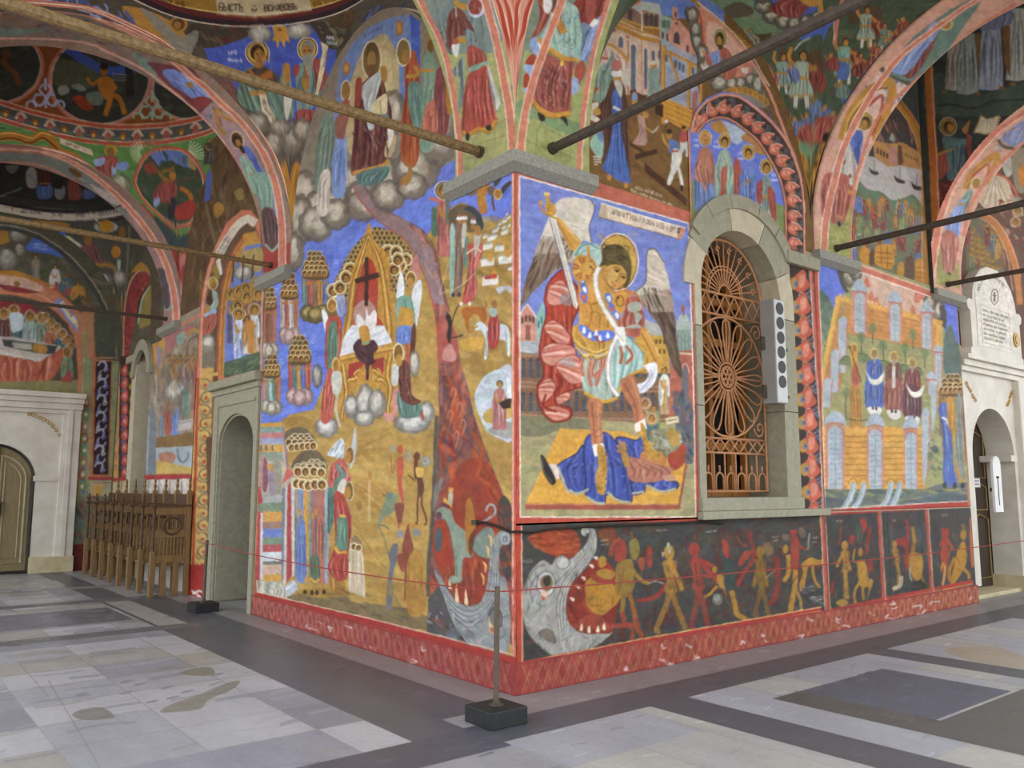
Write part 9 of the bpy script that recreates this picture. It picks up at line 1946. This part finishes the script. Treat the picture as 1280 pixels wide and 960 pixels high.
prism(bm,da+[(5.45,.02),(5.48,.02)]+[(6.1+.62*math.cos(PI*k/16),2.19+.4*math.sin(PI*k/16)) for k in range(16,-1,-1)]+[(6.72,.02),(6.75,.02)],.7,LF(0))
d2=tag(obj('door_2',bm,M_STONE),kind='structure')
bm=bmesh.new();box(bm,W(-.06,5.3,2.92),W(.0,7.05,3.0),.01);box(bm,W(-.13,5.28,3.0),W(.0,7.08,3.13),.03);obj('stone_cornice',bm,M_STONE,d2)
bm=bmesh.new();box(bm,W(.72,5.3,0),W(.78,6.9,2.8));obj('door_leaf',bm,M_DOORDARK,d2)
bm=bmesh.new();prism(bm,[(10.97+.62*math.cos(a),3.72+.62*math.sin(a)) for a in np.linspace(-.1,PI+.1,20)]+[(10.97+.42*math.cos(a),3.72+.42*math.sin(a)) for a in np.linspace(PI+.1,-.1,20)],.08,LF(-.09))
box(bm,W(-.1,11.36,3.98),W(-.005,11.95,4.12),.01)
w2=tag(obj('window_2',bm,M_STONE),kind='structure')
bm=bmesh.new();box(bm,W(-.05,11.34,1.5),W(.6,11.62,3.98));box(bm,W(-.04,10.5,1.4),W(.5,11.6,1.5));obj('stone_jamb',bm,M_STONE_PALE,w2)
bm=bmesh.new();box(bm,W(.5,10.6,1.5),W(.52,11.36,4.2));obj('glass_pane',bm,M_GLASS,w2)
pa=[(-2.1+.74*math.cos(PI*k/18),1.74+.68*math.sin(PI*k/18)) for k in range(19)]
BF=lambda y: FR(12.85+y)
bm=bmesh.new()
prism(bm,[(-1.36,.28),(-.86,.28),(-.86,3.1),(-3.34,3.1),(-3.34,.28),(-2.84,.28)]+pa[::-1],.26,BF(-.06))
p1=tag(obj('trim_1',bm,M_MARBLE),kind='structure')
bm=bmesh.new()
for x0,x1,d in ((-.98,-.9,.1),(-.9,-.8,.14),(-.8,-.66,.11)):
    box(bm,W(x0,12.85-d,.28),W(x1,12.86,3.2),.012);box(bm,W(-4.2-x1,12.85-d,.28),W(-4.2-x0,12.86,3.2),.012)
for z0,z1,d in ((3.02,3.1,.12),(3.1,3.22,.16),(3.22,3.32,.2),(3.32,3.42,.26)): box(bm,W(-3.56-d*.3,12.85-d,z0),W(-.64+d*.3-.05,12.86,z1),.015)
box(bm,W(-1.4,12.76,1.72),W(-.98,12.86,1.82),.012);box(bm,W(-3.22,12.76,1.72),W(-2.8,12.86,1.82),.012)
obj('marble_moulding',bm,M_MARBLE,p1)
bm=bmesh.new();box(bm,W(-1.38,12.7,0),W(-.64,12.9,.3),.015);box(bm,W(-3.56,12.7,0),W(-2.82,12.9,.3),.015);obj('marble_plinth',bm,M_MARBLE_BASE,p1)['label'] = 'yellowed marble base blocks'
bm=bmesh.new();g=random.Random(2)
for k in range(11):
    t=k/10;x,z=-1.55+.6*t,2.98-.02*t-.42*t*t
    tube(bm,[(CX+x+.045*(1-i/12)*math.cos(i*.7+k),CY+12.783,z+.045*(1-i/12)*math.sin(i*.7+k)) for i in range(11)],.008,5)
obj('gilt_scroll',bm,M_GOLD,p1)
bm=bmesh.new();prism(bm,[(-1.38,.02),(-2.82,.02)]+[(-2.1+.72*math.cos(PI*k/18),1.74+.66*math.sin(PI*k/18)) for k in range(18,-1,-1)],.06,BF(.1))
d1=tag(obj('door_1',bm,M_DOORWOOD),kind='structure')
def strip(bm,pts,r,y): tube(bm,[(CX+x,CY+y,z) for x,z in pts],r,6,True)
bm=bmesh.new()
strip(bm,[(-1.5,.2),(-1.5,1.72)]+[(-2.0+.5*math.cos(a),1.74+.46*math.sin(a)) for a in np.linspace(0,PI/2-.2,8)]+[(-1.92,2.2),(-1.92,.2)],.022,12.945);strip(bm,[(-1.58,.3),(-1.58,1.7)]+[(-2.0+.42*math.cos(a),1.72+.38*math.sin(a)) for a in np.linspace(0,PI/2-.35,6)]+[(-1.85,.3)],.014,12.945);strip(bm,[(-2.24,.2),(-2.24,2.2),(-2.7,1.7),(-2.7,.2)],.022,12.945)
obj('door_moulding',bm,M_DOORTRIM,d1)
bm=bmesh.new();strip(bm,[(-1.385,.03),(-1.385,1.74)]+pa[1:-1]+[(-2.815,1.74),(-2.815,.03)],.05,12.93);box(bm,W(-2.06,12.9,.05),W(-1.97,12.96,2.35));obj('door_frame',bm,M_DOORDARK,d1)
bm=bmesh.new();lathe(bm,[(.03,-.12),(.045,0),(.03,.12)],10,W(-1.93,12.87,1.2));tube(bm,[W(-1.93,12.9,1.32),W(-1.93,12.84,1.34),W(-1.86,12.84,1.3)],.022,8);obj('door_handle',bm,M_IRON,d1)
pb=[(9.42+.76*math.cos(PI*k/18),2.08+.72*math.sin(PI*k/18)) for k in range(19)]
bm=bmesh.new()
prism(bm,[(10.18,.2),(10.75,.2),(10.75,3.3),(8.34,3.3),(8.34,.2),(8.66,.2)]+pb[::-1],.42,FR(.06))
p3=tag(obj('trim_2',bm,M_MARBLE),kind='structure')
bm=bmesh.new();
for z0,z1,d in ((3.3,3.38,.06),(3.38,3.47,.1),(3.47,3.54,.16)): box(bm,W(8.36,.06-d,z0),W(11.0,.13,z1),.012)
box(bm,W(10.3,-.04,.25),W(10.75,.08,3.3),.02);box(bm,W(9.98,.03,2.0),W(10.2,.6,2.1),.01)
obj('marble_moulding',bm,M_MARBLE,p3)
bm=bmesh.new();box(bm,W(10.16,.0,0),W(10.9,.6,.24),.012);box(bm,W(8.6,.1,0),W(10.3,.7,.06),.01);obj('marble_plinth',bm,M_MARBLE_BASE,p3)
bm=bmesh.new()
for x0,s in ((8.9,1),(10.0,-1)):
    for k in range(7): tube(bm,[(CX+x0-s*.3+s*(.045*k)+.04*(1-i/10)*math.cos(i*.8+k),CY+.055,3.12-.03*k*(1 if k < 4 else 1.3)+.04*(1-i/10)*math.sin(i*.8+k)) for i in range(9)],.008,5)
obj('gilt_scroll',bm,M_GOLD,p3)
bm=bmesh.new();box(bm,W(8.5,.5,0),W(10.3,.56,2.85));d3=tag(obj('door_3',bm,solid('brown_door','3a2e26','4a3c30',6,.6)),kind='structure')
bm=bmesh.new()
for z0,z1 in ((.2,1.1),(1.25,1.6),(1.75,2.4)):
    for x0,x1 in ((8.75,9.35),(9.5,10.1)): tube(bm,[W(x0,0.485,z0),W(x1,0.485,z0),W(x1,0.485,z1),W((x0+x1)/2,0.485,z1+.08),W(x0,0.485,z1)],.014,6,True)
obj('door_moulding',bm,solid('ochre_door_moulding','86683c','9a7c4c',8,.6),d3)
bm=bmesh.new();q=hit(1219,604,1,.47);box(bm,q+np.array([-.19,-.004,-.065]),q+np.array([.17,.004,.075]))
t=tag(obj('paper_notice',bm,M_WHITE),'small white paper notice on the dark door at right','notice')
bm=bmesh.new()
for k in range(2): box(bm,q+np.array([-.13,-.006,.03-k*.05]),q+np.array([.12,-.0035,.012+.03-k*.05]))
obj('printed_line',bm,M_INK,t)
bm=bmesh.new();q=hit(1250,640,1,-.02);n=10
prism(bm,[(-.14,0),(.14,0),(.14,.7)]+[(.14*math.cos(PI*k/n),.7+.13*math.sin(PI*k/n)) for k in range(1,n)]+[(-.14,.7)],.035,(q,(1,0,0),(0,0,1),(0,1,0)))
t=tag(obj('sign_board',bm,M_WHITE),'white round-topped board with a dark mark, at the marble door opening on the right','sign')
bm=bmesh.new();box(bm,q+np.array([-.012,-.004,.1]),q+np.array([.012,.0,.52]));box(bm,q+np.array([-.05,-.004,.5]),q+np.array([.05,.0,.53]));obj('dark_mark',bm,M_INK,t)
bm=bmesh.new();box(bm,q+np.array([.08,.035,.3]),q+np.array([.16,.15,.36]));obj('wall_bracket',bm,M_IRON,t)
hw=[(.98,3.545),(.98,3.66),(.92,3.68),(.92,4.22),(1.0,4.26),(1.02,4.36),(.94,4.41),(.82,4.4),(.79,4.55),(.68,4.76),(.46,4.93),(.2,5.01)]
bm=bmesh.new();xc=9.62
prism(bm,[(xc+a,z) for a,z in hw]+[(xc-a,z) for a,z in hw[::-1]],.16,FR(-.03));
pl=tag(obj('memorial_plaque',bm,M_MARBLE),'white marble memorial plaque with round top and inscription, above the right-hand door','plaque')
S=Flat('R','d4cbbe',xc-.72,xc+.72,3.72,4.96,off=.034,step=.7)
S.view(0,0,1);P=lambda u,v: tuple(project(S.P(np.array([xc+u]),np.array([v])))[0,:2])
S.line([P(-.56,3.78),P(.5,3.78),P(.5,4.36),P(-.56,4.36)],1.2,'b0a594',closed=True,sm=False)
for k,tx in enumerate(('ТУКА ПОЧИВА ПРАХЪ','НА БЛАГОДЕТЕЛЯ','НЕОФИТЪ РИЛСКИИ','РОДЕНЪ ВЪ БАНСКО','УЧИТЕЛЬ И ОТЕЦЪ','НА НАРОДА СВОИ','ПАМЕТЪ ВЕЧНА')):
    S.text(tx,[P(-.5,4.27-k*.072),P(.5,4.27-k*.072)],2.6,.7,'6a6258',.9,gap=.22)
S.text('ВЪ СЛАВА И ПАМЕТЬ',[P(.62*math.cos(a),4.36+.5*math.sin(a)) for a in np.linspace(2.7,.6,9)],3.2,.8,'6a6258',.9,gap=.3)
c_=P(0,4.56);S.ring(*c_,4.4,9.5,1.2,'7c746a');S.line([(c_[0],c_[1]-6),(c_[0],c_[1]+6)],2.2,'6a6258');S.line([(c_[0]-2.5,c_[1]-2),(c_[0]+2.5,c_[1]-1)],1.4,'6a6258')
def keepP(u,v):
    z=[h[1] for h in hw[8:]];return np.abs(u-xc) < np.where(v < 4.4,.73,np.interp(v,z,[h[0]-.06 for h in hw[8:]]))
S.build('inscription',None,pl,keep=keepP)
bm=bmesh.new();q=hit(1270,425,1,-.036);tube(bm,[q,q-np.array([0,.02,0])],.12,20);tube(bm,[q-np.array([0,.02,0]),q-np.array([0,.03,0])],.075,20);obj('gilt_medallion',bm,M_GOLD,pl)
